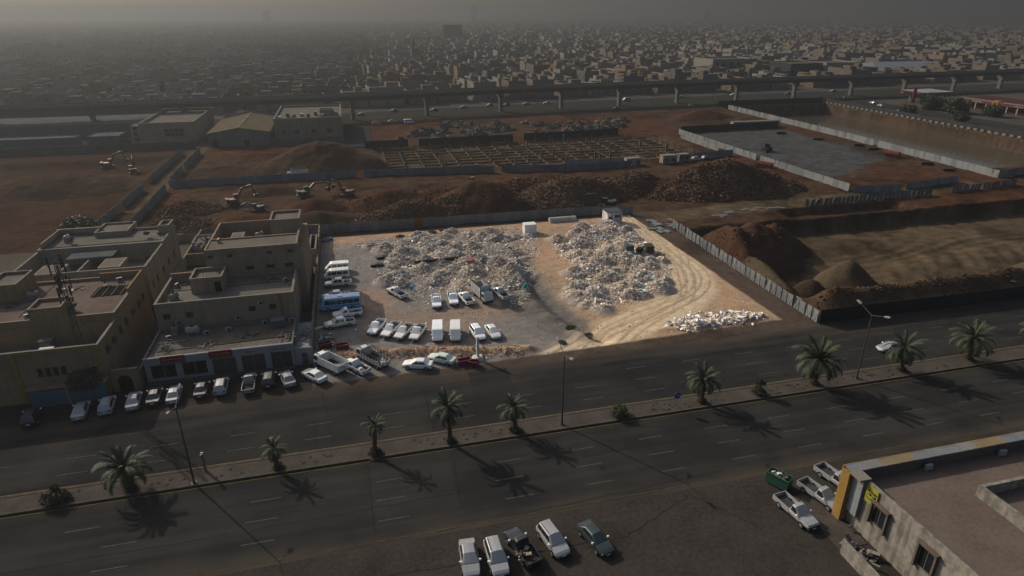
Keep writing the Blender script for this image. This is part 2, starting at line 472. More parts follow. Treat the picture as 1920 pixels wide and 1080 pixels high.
def sub_obj(name, X, Y, Z, C, F, mat, smooth=True):
    u, inv = np.unique(F, return_inverse=True)
    me = big_mesh(name, np.stack([X[u], Y[u], Z[u]], 1), inv.reshape(F.shape), mat, C[u], smooth)
    return ob(name, me)

# the cleared lot
X, Y, F = grid(-8.6, 77.0, 82.0, 156.4, 0.3)
Z, C = lot_fields(X, Y)
struct(sub_obj('lot_ground', X, Y, Z, C, F, M_LOT))
# the construction land round it; each mound its own object
X, Y, F = grid(-170, 300, 86, 346, 0.8)
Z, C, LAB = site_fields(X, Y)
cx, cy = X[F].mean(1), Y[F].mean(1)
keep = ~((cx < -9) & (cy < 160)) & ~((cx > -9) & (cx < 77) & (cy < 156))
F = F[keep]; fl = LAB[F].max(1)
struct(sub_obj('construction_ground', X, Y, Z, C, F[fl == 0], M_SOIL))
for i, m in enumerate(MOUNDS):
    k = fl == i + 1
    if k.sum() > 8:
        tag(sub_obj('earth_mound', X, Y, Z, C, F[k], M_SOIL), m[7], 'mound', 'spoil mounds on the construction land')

# the sheet that carries everything, out to the horizon
g = MB()
def rect(x0, y0, x1, y1, z=0.0, m=0): g.quad((x0,y0,z),(x1,y0,z),(x1,y1,z),(x0,y1,z), m)
rect(-9000,-600,9000,82); rect(-9000,82,-170,346); rect(300,82,9000,346); rect(-9000,346,9000,14000)
rect(-170,82,-8.6,160); rect(-170,160,-9,160.001); rect(77,82,300,86)
M_GROUND = nmat('dusty_ground', (.07,.06,.049), var=.25, scale=.06, fine=1.2, rough=.95, spec=.1)
struct(ob('ground', g.mesh('ground', M_GROUND)))

# pond: muddy water, retaining walls
wm, nt, b, n, l = new_mat('muddy_water')
b.inputs['Base Color'].default_value = (.055,.047,.032,1); b.inputs['Roughness'].default_value = .12; b.inputs['Specular IOR Level'].default_value = .5
nz = n.new("ShaderNodeTexNoise"); nz.inputs['Scale'].default_value = .8; nz.inputs['Detail'].default_value = 4
geo = n.new("ShaderNodeNewGeometry"); l.new(geo.outputs['Position'], nz.inputs['Vector'])
bp = n.new("ShaderNodeBump"); bp.inputs['Strength'].default_value = .25; bp.inputs['Distance'].default_value = .05
l.new(nz.outputs['Fac'], bp.inputs['Height']); l.new(bp.outputs[0], b.inputs['Normal'])
w = MB(); w.quad((212,178,-6),(283,178,-6),(283,342,-6),(212,342,-6))
struct(ob('pond_water', w.mesh('pond_water', wm)))
M_PILE = nmat('shotcrete_wall', (.074,.056,.041), var=.55, scale=.35, fine=2.0, streak=1.4, bump=.6)
rt = tag(empty('retaining_wall', (283.4, 260, 0)), 'rough brown retaining wall of the flooded pit', 'wall')
pm = MB().box(-.2,-1.25,-9.4,.35,1.25,.05).box(-.28,-.55,-9.4,-.2,.55,-.3).mesh('wall_panel', M_PILE)
for k in range(66): ob('wall_panel', pm, rt, (0, -83 + k*2.52, .02*((k*7) % 5)))
rt2 = tag(empty('retaining_wall', (248, 342.4, 0)), 'shaded retaining wall at the far end of the flooded pit', 'wall')
pm2 = MB().box(-1.25,-.2,-9.4,1.25,.35,.05).box(-.55,-.28,-9.4,.55,-.2,-.3).mesh('wall_panel', M_PILE)
for k in range(28): ob('wall_panel', pm2, rt2, (-34 + k*2.52, 0, .02*((k*5) % 4)))

# ------------------------------------------------------------------ street
def asphalt(name, col, dusty, amt, dust_y=None):
    m, nt, b, n, l = new_mat(name)
    geo = n.new("ShaderNodeNewGeometry")
    mp = n.new("ShaderNodeMapping"); mp.inputs['Scale'].default_value = (.035, .55, 1)
    s = n.new("ShaderNodeTexNoise"); s.inputs['Scale'].default_value = 1; s.inputs['Detail'].default_value = 6; s.inputs['Roughness'].default_value = .6
    l.new(geo.outputs['Position'], mp.inputs['Vector']); l.new(mp.outputs[0], s.inputs['Vector'])
    a = n.new("ShaderNodeTexNoise"); a.inputs['Scale'].default_value = .11; a.inputs['Detail'].default_value = 7
    f = n.new("ShaderNodeTexNoise"); f.inputs['Scale'].default_value = 14; f.inputs['Detail'].default_value = 3
    l.new(geo.outputs['Position'], a.inputs['Vector']); l.new(geo.outputs['Position'], f.inputs['Vector'])
    add = n.new("ShaderNodeMath"); add.operation = 'ADD'; l.new(s.outputs['Fac'], add.inputs[0]); l.new(a.outputs['Fac'], add.inputs[1])
    mr = n.new("ShaderNodeMapRange"); mr.inputs['From Min'].default_value = .82; mr.inputs['From Max'].default_value = 1.25; mr.inputs['To Max'].default_value = amt
    l.new(add.outputs[0], mr.inputs['Value'])
    mx = n.new("ShaderNodeMix"); mx.data_type = 'RGBA'
    l.new(mr.outputs[0], mx.inputs['Factor']); mx.inputs['A'].default_value = L3(col); mx.inputs['B'].default_value = L3(dusty)
    sp = n.new("ShaderNodeMapRange"); sp.inputs['From Min'].default_value = .3; sp.inputs['From Max'].default_value = .7; sp.inputs['To Min'].default_value = .82; sp.inputs['To Max'].default_value = 1.18
    l.new(f.outputs['Fac'], sp.inputs['Value'])
    src = mx.outputs['Result']
    if dust_y:                                              # sand blown over the edge lane
        sx = n.new("ShaderNodeSeparateXYZ"); l.new(geo.outputs['Position'], sx.inputs[0])
        my = n.new("ShaderNodeMapRange"); my.inputs['From Min'].default_value = dust_y[0]; my.inputs['From Max'].default_value = dust_y[1]; l.new(sx.outputs['Y'], my.inputs['Value'])
        nm = n.new("ShaderNodeMath"); nm.operation = 'MULTIPLY_ADD'; l.new(add.outputs[0], nm.inputs[0]); nm.inputs[1].default_value = 1.6; nm.inputs[2].default_value = -1.75
        sm = n.new("ShaderNodeMath"); sm.operation = 'ADD'; sm.use_clamp = True; l.new(my.outputs[0], sm.inputs[0]); l.new(nm.outputs[0], sm.inputs[1])
        ml = n.new("ShaderNodeMath"); ml.operation = 'MULTIPLY'; l.new(sm.outputs[0], ml.inputs[0]); l.new(my.outputs[0], ml.inputs[1])
        m2 = n.new("ShaderNodeMix"); m2.data_type = 'RGBA'; l.new(ml.outputs[0], m2.inputs['Factor']); l.new(src, m2.inputs['A']); m2.inputs['B'].default_value = (.062,.049,.038,1); src = m2.outputs['Result']
    vm = n.new("ShaderNodeVectorMath"); vm.operation = 'SCALE'; l.new(src, vm.inputs[0]); l.new(sp.outputs[0], vm.inputs['Scale'])
    l.new(vm.outputs[0], b.inputs['Base Color']); b.inputs['Roughness'].default_value = .95; b.inputs['Specular IOR Level'].default_value = 0.0
    return m
M_ROAD = asphalt('worn_asphalt', (.0185,.0185,.0182), (.032,.0305,.028), 1.0, (77.5, 84.5))
M_ROAD2 = asphalt('patched_asphalt', (.020,.0197,.0193), (.033,.0315,.0285), 1.0, (56.0, 50.5))
M_CONC = nmat('dusty_forecourt', (.036,.0315,.027), var=.3, scale=.18, fine=2.2, bump=.04)
M_KERB = nmat('kerb_concrete', (.065,.058,.052), var=.3, scale=1.5, fine=8)
M_YEL = nmat('worn_yellow_paint', (.13,.09,.025), var=.35, scale=.9, fine=9)
M_WHT = nmat('worn_white_paint', (.07,.07,.068), var=.5, scale=1.2, fine=9)
M_TAR = nmat('tar_seal', (.018,.018,.018), var=.2)

def sheet(name, x0, y0, x1, y1, z, mat, parent=None):
    s = MB(); n = 24
    for i in range(n):
        a, b_ = x0+(x1-x0)*i/n, x0+(x1-x0)*(i+1)/n
        s.quad((a,y0,z),(b_,y0,z),(b_,y1,z),(a,y1,z))
    return ob(name, s.mesh(name, mat), parent)
near = struct(sheet('near_carriageway', -260, 51.6, 420, 65.75, .012, M_ROAD2))
farr = struct(sheet('far_carriageway', -260, 69.05, 420, 83.9, .012, M_ROAD))
struct(sheet('forecourt', -260, -30, 420, 51.6, .006, M_CONC))
struct(sheet('parking_strip', -130, 83.9, -8.6, 91.7, .008, asphalt('dirty_parking_asphalt', (.024,.0225,.021), (.044,.036,.029), 1.0)))
dash = MB().quad((0,-.055,0),(3.3,-.055,0),(3.3,.055,0),(0,.055,0)).mesh('lane_dash', M_WHT)
for yy, xs in ((61.5, [-88,-74,-60.5,-46.6,-32.8,-14.5,-.7,13.4]), (58.3, [-56,-42.3,-28.5,-14.7,-.9,12.8]), (55.05, [-42.3,-28.5,-14.7,-.8,13.2])):
    for x in xs: ob('lane_dash', dash, near, (x, yy, .018))
    x = 22.8
    while x < 190: ob('lane_dash', dash, near, (x, yy, .018)); x += 9.4
for yy in (71.85, 75.05, 78.3):
    for k in range(-11 if yy < 78 else 4, 23): ob('lane_dash', dash, farr, (.3 + 9.37*k, yy, .018))
def strip(name, x0, x1, y, w, mat, parent, z=.019):
    s = MB(); n = int((x1-x0)/6)
    for i in range(n):
        a, b_ = x0+(x1-x0)*i/n, x0+(x1-x0)*(i+1)/n
        s.quad((a,y-w/2,z),(b_,y-w/2,z),(b_,y+w/2,z),(a,y+w/2,z))
    return ob(name, s.mesh(name, mat), parent)
strip('edge_line', -120, 260, 65.45, .16, M_YEL, near)
strip('edge_line', -120, 75, 52.2, .12, nmat('faded_yellow_paint', (.06,.047,.025), var=.5, scale=.8, fine=5), near)
strip('edge_line', -120, 260, 69.35, .14, M_YEL, farr)
for (x0, y0, x1, y1, par) in ((-1.6,65.2,-1.2,53.4,near),(8.8,65.0,8.1,54.6,near),(-5.5,69.4,-7.2,83,farr),(7.1,69.6,7.0,80.5,farr),(38,69.5,36.5,79,farr),(30,64.9,60,56.8,near),(-14,57,9,57.4,near),(24,59.9,75,60.3,near),(-70,56.9,-16,57.0,near),(-30,80.4,20,80.9,farr),(24,46.5,33.5,50.6,near),(33.5,50.6,38.5,44,near),(-2,47.5,24,46.5,near),(5,52,40,53.4,near)):
    d = Vector((x1-x0, y1-y0, 0)); nrm = Vector((-d.y, d.x, 0)).normalized()*.055; s = MB(); pts = []
    for k in range(13):
        t = k/12; j = .12*math.sin(k*2.3+x0) ; p = Vector((x0, y0, .016)) + d*t + nrm.normalized()*j; pts.append(p)
    for p, q in zip(pts[:-1], pts[1:]): s.quad(p-nrm, q-nrm, q+nrm, p+nrm)
    ob('crack_seal', s.mesh('crack_seal', M_TAR), par)
for x, y, par in ((25.7,57.4,near),(66.5,71.5,farr),(45.2,52.8,near),(-18.2,75.9,farr),(60.5,70.7,farr)):
    c_ = MB(); c_.cyl((0,0,0),(0,0,.012),.45,n=20); ob('manhole_cover', c_.mesh('manhole_cover', nmat('cast_iron', (.02,.02,.02))), par, (x, y, .014))
M_PATCH = asphalt('newer_asphalt_patch', (.0175,.0175,.0173), (.028,.0268,.025), 1.0); M_PATCH2 = asphalt('bleached_asphalt_patch', (.0225,.022,.021), (.036,.034,.0305), 1.0)
for x0, y0, x1, y1, par, mm_ in ((-7.4,69.6,6.9,80.4,farr,M_PATCH2),(-1.3,53.5,8.2,65.0,near,M_PATCH2),(36.8,70.0,47,78.0,farr,M_PATCH),(58,53,74,58.0,near,M_PATCH2),(-52,70,-36,76,farr,M_PATCH2),(14,75.2,20,83.2,farr,M_PATCH),(88,70.2,104,74.8,farr,M_PATCH2),(30,59.2,33.5,62.4,near,M_PATCH),(-60,54,-45,60,near,M_PATCH)):
    s = MB(); j = lambda: random.uniform(-.12,.12); s.quad((x0+j(),y0+j(),.0145),(x1+j(),y0+j(),.0145),(x1+j(),y1+j(),.0145),(x0+j(),y1+j(),.0145)); ob('asphalt_patch', s.mesh('asphalt_patch', mm_), par)
# stains on the forecourt are spilt oil, each a thin film with an uneven outline
M_OIL = nmat('oil_stain', (.022,.02,.018), var=.3, rough=.5)
for x, y, r, e in ((23.5,49.3,1.1,7),(28.6,48.7,.8,3),(25.4,50.3,.5,2),(46.5,41.5,1.2,5),(43.8,43.9,.6,1)):
    s = MB(); vs = [(0,0,0)]
    for k in range(22):
        a = 2*math.pi*k/22; q = r*(.55+.45*math.sin(k*1.7+e)*math.cos(k*.9+e*2)+.25*math.sin(k*3.1)); vs.append((q*math.cos(a)*1.25, q*math.sin(a)*.8, 0))
    s.add(vs, [(0, k+1, (k+1) % 22+1) for k in range(22)]); struct(ob('oil_stain', s.mesh('oil_stain', M_OIL), None, (x, y, .011)))

# median: paved top, kerb stones one by one
M_PAV = nmat('dusty_pavers', (.058,.0495,.0425), var=.3, scale=.4, fine=5, bump=.3)
med = struct(sheet('median', -260, 66.05, 420, 68.75, .17, M_PAV))
kerb = MB().box(-.495,-.15,-.0,.495,.15,.24).mesh('kerb_stone', M_KERB)
for k in range(-62, 122): ob('kerb_stone', kerb, med, (k*1.0, 65.90, .0), rot=(0, 0, R(random.uniform(-.4, .4))))
for k in range(-62, 122): ob('kerb_stone', kerb, med, (k*1.0, 68.90, -.03), rot=(0, 0, R(random.uniform(-.4, .4))))
paver = MB().box(-.2,-.1,0,.2,.1,.045).mesh('loose_paver', nmat('broken_paver', (.04,.032,.027), var=.4))
for k in range(90):
    cxp = random.choice((-6.5,-8,6,12.5,15,37.5,38.5,41,47.5,56,59,66,71.5,75,84,-33,-34.5,-24,-18))
    ob('loose_paver', paver, med, (cxp + random.gauss(0, 1.1), random.uniform(66.3, 68.3), .165), rot=(0, 0, random.uniform(0, 3)))
# ------------------------------------------------------------------ buildings
def stucco(name, col, var=.16): return nmat(name, col, var=var, scale=.35, fine=3.0, streak=1.0, bump=.15, rough=.92, spec=.15)
M_TANW = stucco('tan_stucco', (.20,.157,.114)); M_YELW = stucco('ochre_stucco', (.19,.138,.085)); M_BEIW = stucco('beige_stucco', (.215,.178,.134))
M_GRYW = stucco('grey_render', (0.1228,0.1153,0.1042)); M_ROOF = nmat('dusty_roof', (0.1186,0.1044,0.087), var=.22, scale=.3, fine=2.5)
M_ROOFP = nmat('pink_roof_screed', (0.106,0.0826,0.068), var=.2, scale=.3, fine=2.5); M_CAP = nmat('pale_coping', (0.1674,0.1519,0.1302), var=.2)
M_SHOP = stucco('pale_blue_render', (.185,.193,.20), .12); M_PANE = nmat('dark_glass', (.012,.014,.016), rough=.15, var=.1, spec=.5)
M_FRAME = nmat('window_frame', (.09,.08,.07), var=.1); M_DARK = nmat('dark_void', (.012,.012,.012), var=.1); M_SHUT = nmat('brown_shutter', (.05,.045,.042), var=.2, rough=.6)
M_OCH = stucco('ochre_trim', (.23,.14,.045)); M_METAL = nmat('galvanised_steel', (0.1364,0.1364,0.1364), rough=.5, metal=.5, var=.15); M_DMETAL = nmat('dark_steel', (.03,.03,.032), rough=.6, var=.2)
M_WHITEP = nmat('white_plastic', (0.2108,0.2108,0.2046), rough=.6, var=.1); M_BLUEG = nmat('blue_gate', (.04,.09,.125), rough=.6, var=.2); M_SIGNR = nmat('red_sign', (0.0992,0.0074,0.0112), rough=.5, var=.15)
M_PLATE = nmat('grey_sheet_roof', (0.079,0.0837,0.0837), rough=.9, spec=.1, var=.35, scale=.2); M_TANROOF = nmat('tan_sheet_roof', (0.093,0.0775,0.0527), rough=.9, spec=.1, var=.25, scale=.3)

def wob(name, me, parent):
    return ob(name, me, parent, tuple(-c for c in parent.location))

def thing(name, label, cat, loc, group=None): return tag(empty(name, loc), label, cat, group)

def block(root, x0, y0, x1, y1, zr, zp, mw, mr, z0=0.0, t=.25, cap=True, name='wall'):
    """four walls up to the parapet, a roof between them, a coping on top"""
    w = MB()
    w.box(x0,y0,z0,x1,y0+t,zp).box(x0,y1-t,z0,x1,y1,zp).box(x0,y0+t,z0,x0+t,y1-t,zp).box(x1-t,y0+t,z0,x1,y1-t,zp)
    o = wob(name, w.mesh(name, mw), root)
    r = MB().box(x0+t,y0+t,zr-.2,x1-t,y1-t,zr); wob('roof', r.mesh('roof', mr), root)
    if cap and zp - zr > .15:
        c = MB(); e = .04
        c.box(x0-e,y0-e,zp,x1+e,y0+t+e,zp+.06).box(x0-e,y1-t-e,zp,x1+e,y1+e,zp+.06).box(x0-e,y0+t+e,zp,x0+t+e,y1-t-e,zp+.06).box(x1-t-e,y0+t+e,zp,x1+e,y1-t-e,zp+.06)
        wob('coping', c.mesh('coping', M_CAP), root)
    return o

def window(root, face, a, p, z, w, h, frame=None, name='window', pane=None):
    """face f/r/l/b; a = wall plane, p = centre along the wall, z = sill"""
    fr = frame or M_FRAME; s = {'f': -1, 'b': 1, 'r': 1, 'l': -1}[face]
    def bx(m, u0, u1, z0, z1, d0, d1):
        lo, hi = sorted((a + s*d0, a + s*d1))
        if face in 'fb': m.box(u0, lo, z0, u1, hi, z1)
        else: m.box(lo, u0, z0, hi, u1, z1)
    f = MB(); b_ = .07
    bx(f, p-w/2-b_, p+w/2+b_, z+h, z+h+b_, -.05, .06); bx(f, p-w/2-b_, p+w/2+b_, z-b_, z, -.05, .09)
    bx(f, p-w/2-b_, p-w/2, z, z+h, -.05, .06); bx(f, p+w/2, p+w/2+b_, z, z+h, -.05, .06)
    if w > .8: bx(f, p-.025, p+.025, z, z+h, -.05, .05)
    o = wob(name, f.mesh(name, fr), root)
    g_ = MB(); bx(g_, p-w/2, p+w/2, z, z+h, -.05, .015)
    c = ob('pane', g_.mesh('pane', pane or M_PANE), o)
    return o

def ac_unit(x, y, z, rz, label):
    t = tag(empty('ac_unit', (x, y, z), rz), label, 'air conditioner', 'rooftop air conditioners')
    ob('casing', MB().box(-.42,-.16,.12,.42,.16,.72).box(-.4,-.14,0,-.3,.14,.12).box(.3,-.14,0,.4,.14,.12).mesh('casing', M_WHITEP), t)
    ob('fan_grille', MB().cyl((.12,-.165,.42),(.12,-.175,.42),.24,n=16).mesh('fan_grille', M_DARK), t)
    return t

def dish(x, y, z, rz, label, r=.55):
    t = tag(empty('satellite_dish', (x, y, z), rz), label, 'satellite dish', 'rooftop satellite dishes')
    rings = []
    for k in range(5):
        q = r*k/4 + .001; rings.append([(q*math.cos(2*math.pi*i/14), q*math.sin(2*math.pi*i/14), .22*(q/r)**2) for i in range(14)])
    d = MB().loft(rings, caps=False).mesh('bowl', nmat('dish_grey', (0.0992,0.0961,0.093), rough=.6, var=.1), smooth=True)
    ob('bowl', d, t, (0,0,.75), rot=(R(-52), 0, 0)); ob('stand', MB().cyl((0,0,0),(0,0,.75),.035,n=6).box(-.25,-.25,0,.25,.25,.03).mesh('stand', M_DMETAL), t)
    ob('receiver_arm', MB().beam((0,0,.5),(0,.62,1.15),.03,.03).box(-.05,.58,1.12,.05,.68,1.22).mesh('receiver_arm', M_DMETAL), t)
    return t

def tank(x, y, z, rz, label, mat=None, L=2.0, r=.6):
    t = tag(empty('water_tank', (x, y, z), rz), label, 'water tank', 'rooftop water tanks')
    rings = []
    for xx, q in ((-L/2,.55),(-L/2+.06,.85),(-L/2+.18,1),(-.06,1),(0,1.04),(.06,1),(L/2-.18,1),(L/2-.06,.85),(L/2,.55)):
        rings.append([(xx, r*q*math.cos(2*math.pi*i/16), .3+r+r*q*math.sin(2*math.pi*i/16)) for i in range(16)])
    ob('barrel', MB().loft(rings).mesh('barrel', mat or M_WHITEP, smooth=False), t)
    for xx in (-.6,-.2,.2,.6): ob('leg', MB().box(xx-.06,-.42,0,xx+.06,.42,.42).mesh('leg', M_WHITEP), t)
    ob('lid', MB().cyl((0,0,.3+2*r-.02),(0,0,.3+2*r+.08),.2,n=12).mesh('lid', M_DARK), t)
    return t

# ---- corner villa on the left with the mast on its terrace
v = thing('villa', 'ochre two-storey villa with blue gates and a mast on its front terrace', 'house', (-47, 90, 0))
block(v, -58, 90, -36.4, 98.4, 4.9, 7.9, M_YELW, M_ROOF, t=.28)
block(v, -57.4, 98.4, -36.42, 114.5, 8.55, 8.95, M_YELW, M_ROOFP, t=.28, name='upper_wall')
trim = MB().box(-36.75,89.9,0,-36.28,90.02,7.7).box(-47.2,89.9,0,-46.7,90.02,7.7).box(-58,89.86,7.55,-36.3,89.99,7.78).mesh('ochre_trim', M_OCH); wob('ochre_trim', trim, v)
for i, yy in enumerate((92.3, 95.2, 98.6, 101.6, 105.0, 108.4, 111.4)):
    for dy in (0, .55): window(v, 'r', -36.4, yy+dy, 5.3, .32, 1.1)
    if i in (0, 1, 4, 5): window(v, 'r', -36.4, yy+1.25, 5.35, .42, .5)
for k in range(4): window(v, 'f', 90, -44.2+.95*k, 3.9, .55, 1.25)
window(v, 'f', 98.4, -39.6, 5.9, 1.3, 1.1, pane=M_BLUEG); window(v, 'f', 98.4, -46, 5.9, 1.3, 1.1)
window(v, 'f', 90, -37.6, 4.1, .8, .55, frame=M_WHITEP)
gate = MB().box(-45.6,88.3,.1,-41.2,88.42,2.5).box(-40.7,88.3,.1,-36.2,88.42,2.7)
for k in range(15): gate.box(-45.6+.3*k,88.27,.15,-45.55+.3*k,88.3,2.45); gate.box(-40.7+.3*k,88.27,.15,-40.65+.3*k,88.3,2.65)
wob('gate', gate.mesh('gate', M_BLUEG), v)
wob('carport_roof', MB().box(-46,88.25,2.75,-36.1,89.85,2.85).box(-41.15,88.25,0,-40.75,88.5,2.75).mesh('carport_roof', M_YELW), v)
lw = MB().box(-42.2,106.5,8.52,-37.4,110.6,8.62); wob('light_well_dark_slab', lw.mesh('light_well_dark_slab', M_DARK), v)  # flat dark slab; the shade of an open well is its colour
for k in range(4): wob('light_well_beam', MB().box(-41.8+1.3*k,106.3,8.62,-41.65+1.3*k,110.8,8.75).mesh('light_well_beam', M_FRAME), v)
# arched gateway and the alley right of the villa
ag = thing('gateway', 'ochre arched gateway between the corner villa and the shops', 'gateway', (-34.2, 90.6, 0))
arch = MB(); x0, x1, zt = -36.0, -32.4, 3.5; pts = [(-35.3,0),(-35.3,1.6)] + [(-34.35-.95*math.cos(math.pi*k/8), 1.6+.95*math.sin(math.pi*k/8)) for k in range(1, 8)] + [(-33.4,1.6),(-33.4,0)]
def archwall(mb, yA, yB):
    top = [(x0,0),(x0,zt)] + [(p[0],zt) for p in pts[2:-2]] + [(x1,zt),(x1,0)]
    for y, flip in ((yA, False), (yB, True)):
        a = [(x0,y,0),(pts[0][0],y,0),(pts[1][0],y,1.6),(x0,y,1.6)]; b_ = [(pts[-1][0],y,0),(x1,y,0),(x1,y,1.6),(pts[-2][0],y,1.6)]
        for q in (a, b_): mb.add(q if not flip else q[::-1], [(0,1,2,3)])
        full = [(x0,1.6)] + pts[1:-1] + [(x1,1.6)]; tops = [(p[0], zt) for p in full]
        for k in range(len(full)-1):
            q = [(full[k][0],y,full[k][1]),(full[k+1][0],y,full[k+1][1]),(tops[k+1][0],y,zt),(tops[k][0],y,zt)]; mb.add(q if not flip else q[::-1], [(0,1,2,3)])
    for k in range(len(pts)-1): mb.quad((pts[k][0],yA,pts[k][1]),(pts[k][0],yB,pts[k][1]),(pts[k+1][0],yB,pts[k+1][1]),(pts[k+1][0],yA,pts[k+1][1]))
    mb.quad((x0,yA,zt),(x1,yA,zt),(x1,yB,zt),(x0,yB,zt))
archwall(arch, 90.2, 90.7); wob('arch', arch.mesh('arch', M_YELW), ag)
wob('door_leaf', MB().box(-35.28,90.5,0,-33.42,90.58,2.5).mesh('door_leaf', M_DARK), ag)
aw = thing('alley_wall', 'low grey wall along the alley beside the shops', 'wall', (-32.6, 97, 0)); wob('wall', MB().box(-32.75,91,0,-32.5,105.5,2.6).mesh('wall', M_GRYW), aw)

# mast with antennas
ms = thing('telecom_mast', 'dark lattice mast crowded with antennas on the ochre villa terrace', 'mast', (-40.1, 93.8, 4.9))
lat = MB(); H_ = 14.2
for i in range(3):
    a = 2*math.pi*i/3; lat.cyl((.42*math.cos(a),.42*math.sin(a),0),(.3*math.cos(a),.3*math.sin(a),H_),.05,n=5)
    for k in range(14):
        z0, z1 = k*H_/14, (k+1)*H_/14; b2 = 2*math.pi*(i+1)/3
        lat.beam((.42*math.cos(a),.42*math.sin(a),z0),(.4*math.cos(b2),.4*math.sin(b2),z1),.035,.035)
ob('lattice', lat.mesh('lattice', M_DMETAL), ms)
for k in range(18):
    a = k*2.4; zz = 8.2 + (k % 6)*1.05; rr = .75+.35*((k*7) % 3)/3; an = MB().box(-.14,-.07,0,.14,.07,1.5 if k % 3 else .7); an.beam((0,0,.5),(0,-rr+.3,.5),.04,.04)
    ob('antenna', an.mesh('antenna', nmat('antenna_grey', (.05,.052,.055), var=.2) if k < 1 else bpy.data.materials['antenna_grey']), ms, (rr*math.cos(a), rr*math.sin(a), zz), a - math.pi/2)
for a, zz in ((.3,6.5),(2.2,7),(4.4,6.2),(5.4,6.8)):
    ob('guy_wire', MB().cyl((.3*math.cos(a),.3*math.sin(a),zz),(3.1*math.cos(a),3.1*math.sin(a),.1),.022,n=4).mesh('guy_wire', M_DMETAL), ms)
for p, (x, y) in enumerate(((-43.8,92.2),(-44.9,95.5))):
    cb = thing('equipment_cabinet', ['white equipment cabinet nearest the street wall of the mast terrace','grey equipment cabinet at the back of the mast terrace'][p], 'cabinet', (x, y, 4.9))
    ob('casing', MB().box(-.9,-.7,0,.9,.7,2.1).mesh('casing', M_WHITEP if p == 0 else M_PLATE), cb); ob('door', MB().box(-.7,-.74,.1,.7,-.7,1.9).mesh('door', M_METAL), cb)
tp = MB(); 
for k in range(7): tp.obox((random.uniform(-.9,.9), random.uniform(-.5,.5), .12+.05*k), (1.1,.5,.1), random.uniform(0,3))
tag(ob('tarpaulin_pile', tp.mesh('tarpaulin_pile', nmat('blue_tarp', (.03,.08,.15), var=.3)), None, (-38.6,97.2,4.9)), 'heap of blue sheeting on the mast terrace', 'tarpaulin')

# ---- villa behind it
v2 = thing('villa', 'wide beige villa with high roof-terrace walls behind the corner villa', 'house', (-47, 117, 0))
block(v2, -58, 117, -36.6, 130, 6.4, 9.3, M_BEIW, M_ROOF, t=.3)
block(v2, -58, 130, -36.62, 140.5, 9.2, 9.6, M_BEIW, M_ROOF, t=.3, name='upper_wall')
wob('partition_wall', MB().box(-48.3,117.3,6.4,-48.05,129.9,8.6).mesh('partition_wall', M_BEIW), v2)
block(v2, -45.2, 120.0, -41.6, 124.8, 8.7, 8.72, M_BEIW, M_ROOF, z0=6.4, cap=False, name='stair_hut')
block(v2, -54.5, 118.2, -50.6, 123.0, 8.9, 8.92, M_BEIW, M_ROOF, z0=6.4, cap=False, name='stair_hut')
block(v2, -38.8, 136.5, -36.7, 140.45, 10.4, 10.9, M_BEIW, M_ROOF, z0=9.2, cap=True, name='roof_pen')
block(v2, -50.5, 137, -44.5, 143.5, 9.9, 10.2, M_BEIW, M_ROOF, z0=0, name='rear_wing')
wob('canopy', MB().box(-52.0,125.8,8.75,-44.3,130.0,8.9).box(-52.0,125.6,8.0,-44.3,125.75,8.9).mesh('canopy', M_PLATE), v2)
window(v2, 'f', 130, -38.9, 7.6, 1.5, 1.0); window(v2, 'f', 130, -54.5, 7.4, .9, .7)
for yy in (119, 122, 126.5, 131, 135.5): window(v2, 'r', -36.6, yy, 4.6, .5, 1.2)
ac_unit(-40.1,129.5,6.4,0,'air conditioner on the terrace of the wide beige villa')
for k, (x, y, z, rz) in enumerate(((-53.5,134,9.2,.6),(-40.5,134.5,9.2,.2),(-37.8,133.2,9.2,-.3))):
    dish(x, y, z, rz, ['satellite dish at the left end of the wide beige villa roof','middle satellite dish on the wide beige villa roof','satellite dish nearest the roof pen of the wide beige villa'][k], .6)
dish(-41.5,107.5+4,8.55,.4,'satellite dish at the back of the corner villa roof'); dish(-42.6,101.2,8.55,.9,'satellite dish at the front of the corner villa roof', .65)
jb = MB()
for k in range(14): jb.obox((random.gauss(0,.7), random.gauss(0,.5), .08+.03*(k % 4)), (random.uniform(.3,1.1), .2, .1), random.uniform(0,3))
tag(ob('junk_pile', jb.mesh('junk_pile', nmat('junk_grey', (.12,.11,.1), var=.4)), None, (-45.4,104.3,8.55)), 'small junk pile on the corner villa roof', 'junk')

# ---- tall villa next to the lot and its lower terrace block
v3 = thing('villa', 'tallest tan villa beside the lot with a raised roof block', 'house', (-18, 114, 0))
block(v3, -32, 101.75, -11.2, 113.5, 7.3, 8.2, M_TANW, M_ROOF, t=.28)
block(v3, -26, 113.5, -10.6, 119.6, 12.45, 12.6, M_TANW, M_ROOF, t=.3, cap=False, name='upper_wall')
block(v3, -26.02, 119.6, -10.62, 130.5, 9.6, 12.4, M_TANW, M_ROOF, t=.3, cap=False, name='rear_wall')
block(v3, -16.0, 124.2, -10.58, 130.52, 13.6, 14.0, M_TANW, M_ROOF, z0=9.6, t=.25, name='stair_hut')
block(v3, -22.6, 119.62, -20.4, 123.2, 12.43, 12.45, M_TANW, M_ROOF, z0=9.6, t=.2, cap=False, name='roof_bridge')
wob('side_fin', MB().box(-10.58,113.6,0,-9.75,131,11.0).mesh('side_fin', M_TANW), v3)
block(v3, -27.6, 107.2, -22.6, 112.2, 9.4, 9.9, M_TANW, M_ROOF, z0=7.3, name='stair_hut')
wob('door', MB().box(-23.9,107.12,7.3,-22.9,107.18,9.1).mesh('door', M_DARK), v3)
wob('ladder', MB().cyl((-25.3,106.9,7.3),(-25.3,107.15,10.6),.03,n=5).cyl((-24.85,106.9,7.3),(-24.85,107.15,10.6),.03,n=5).mesh('ladder', M_DMETAL), v3)
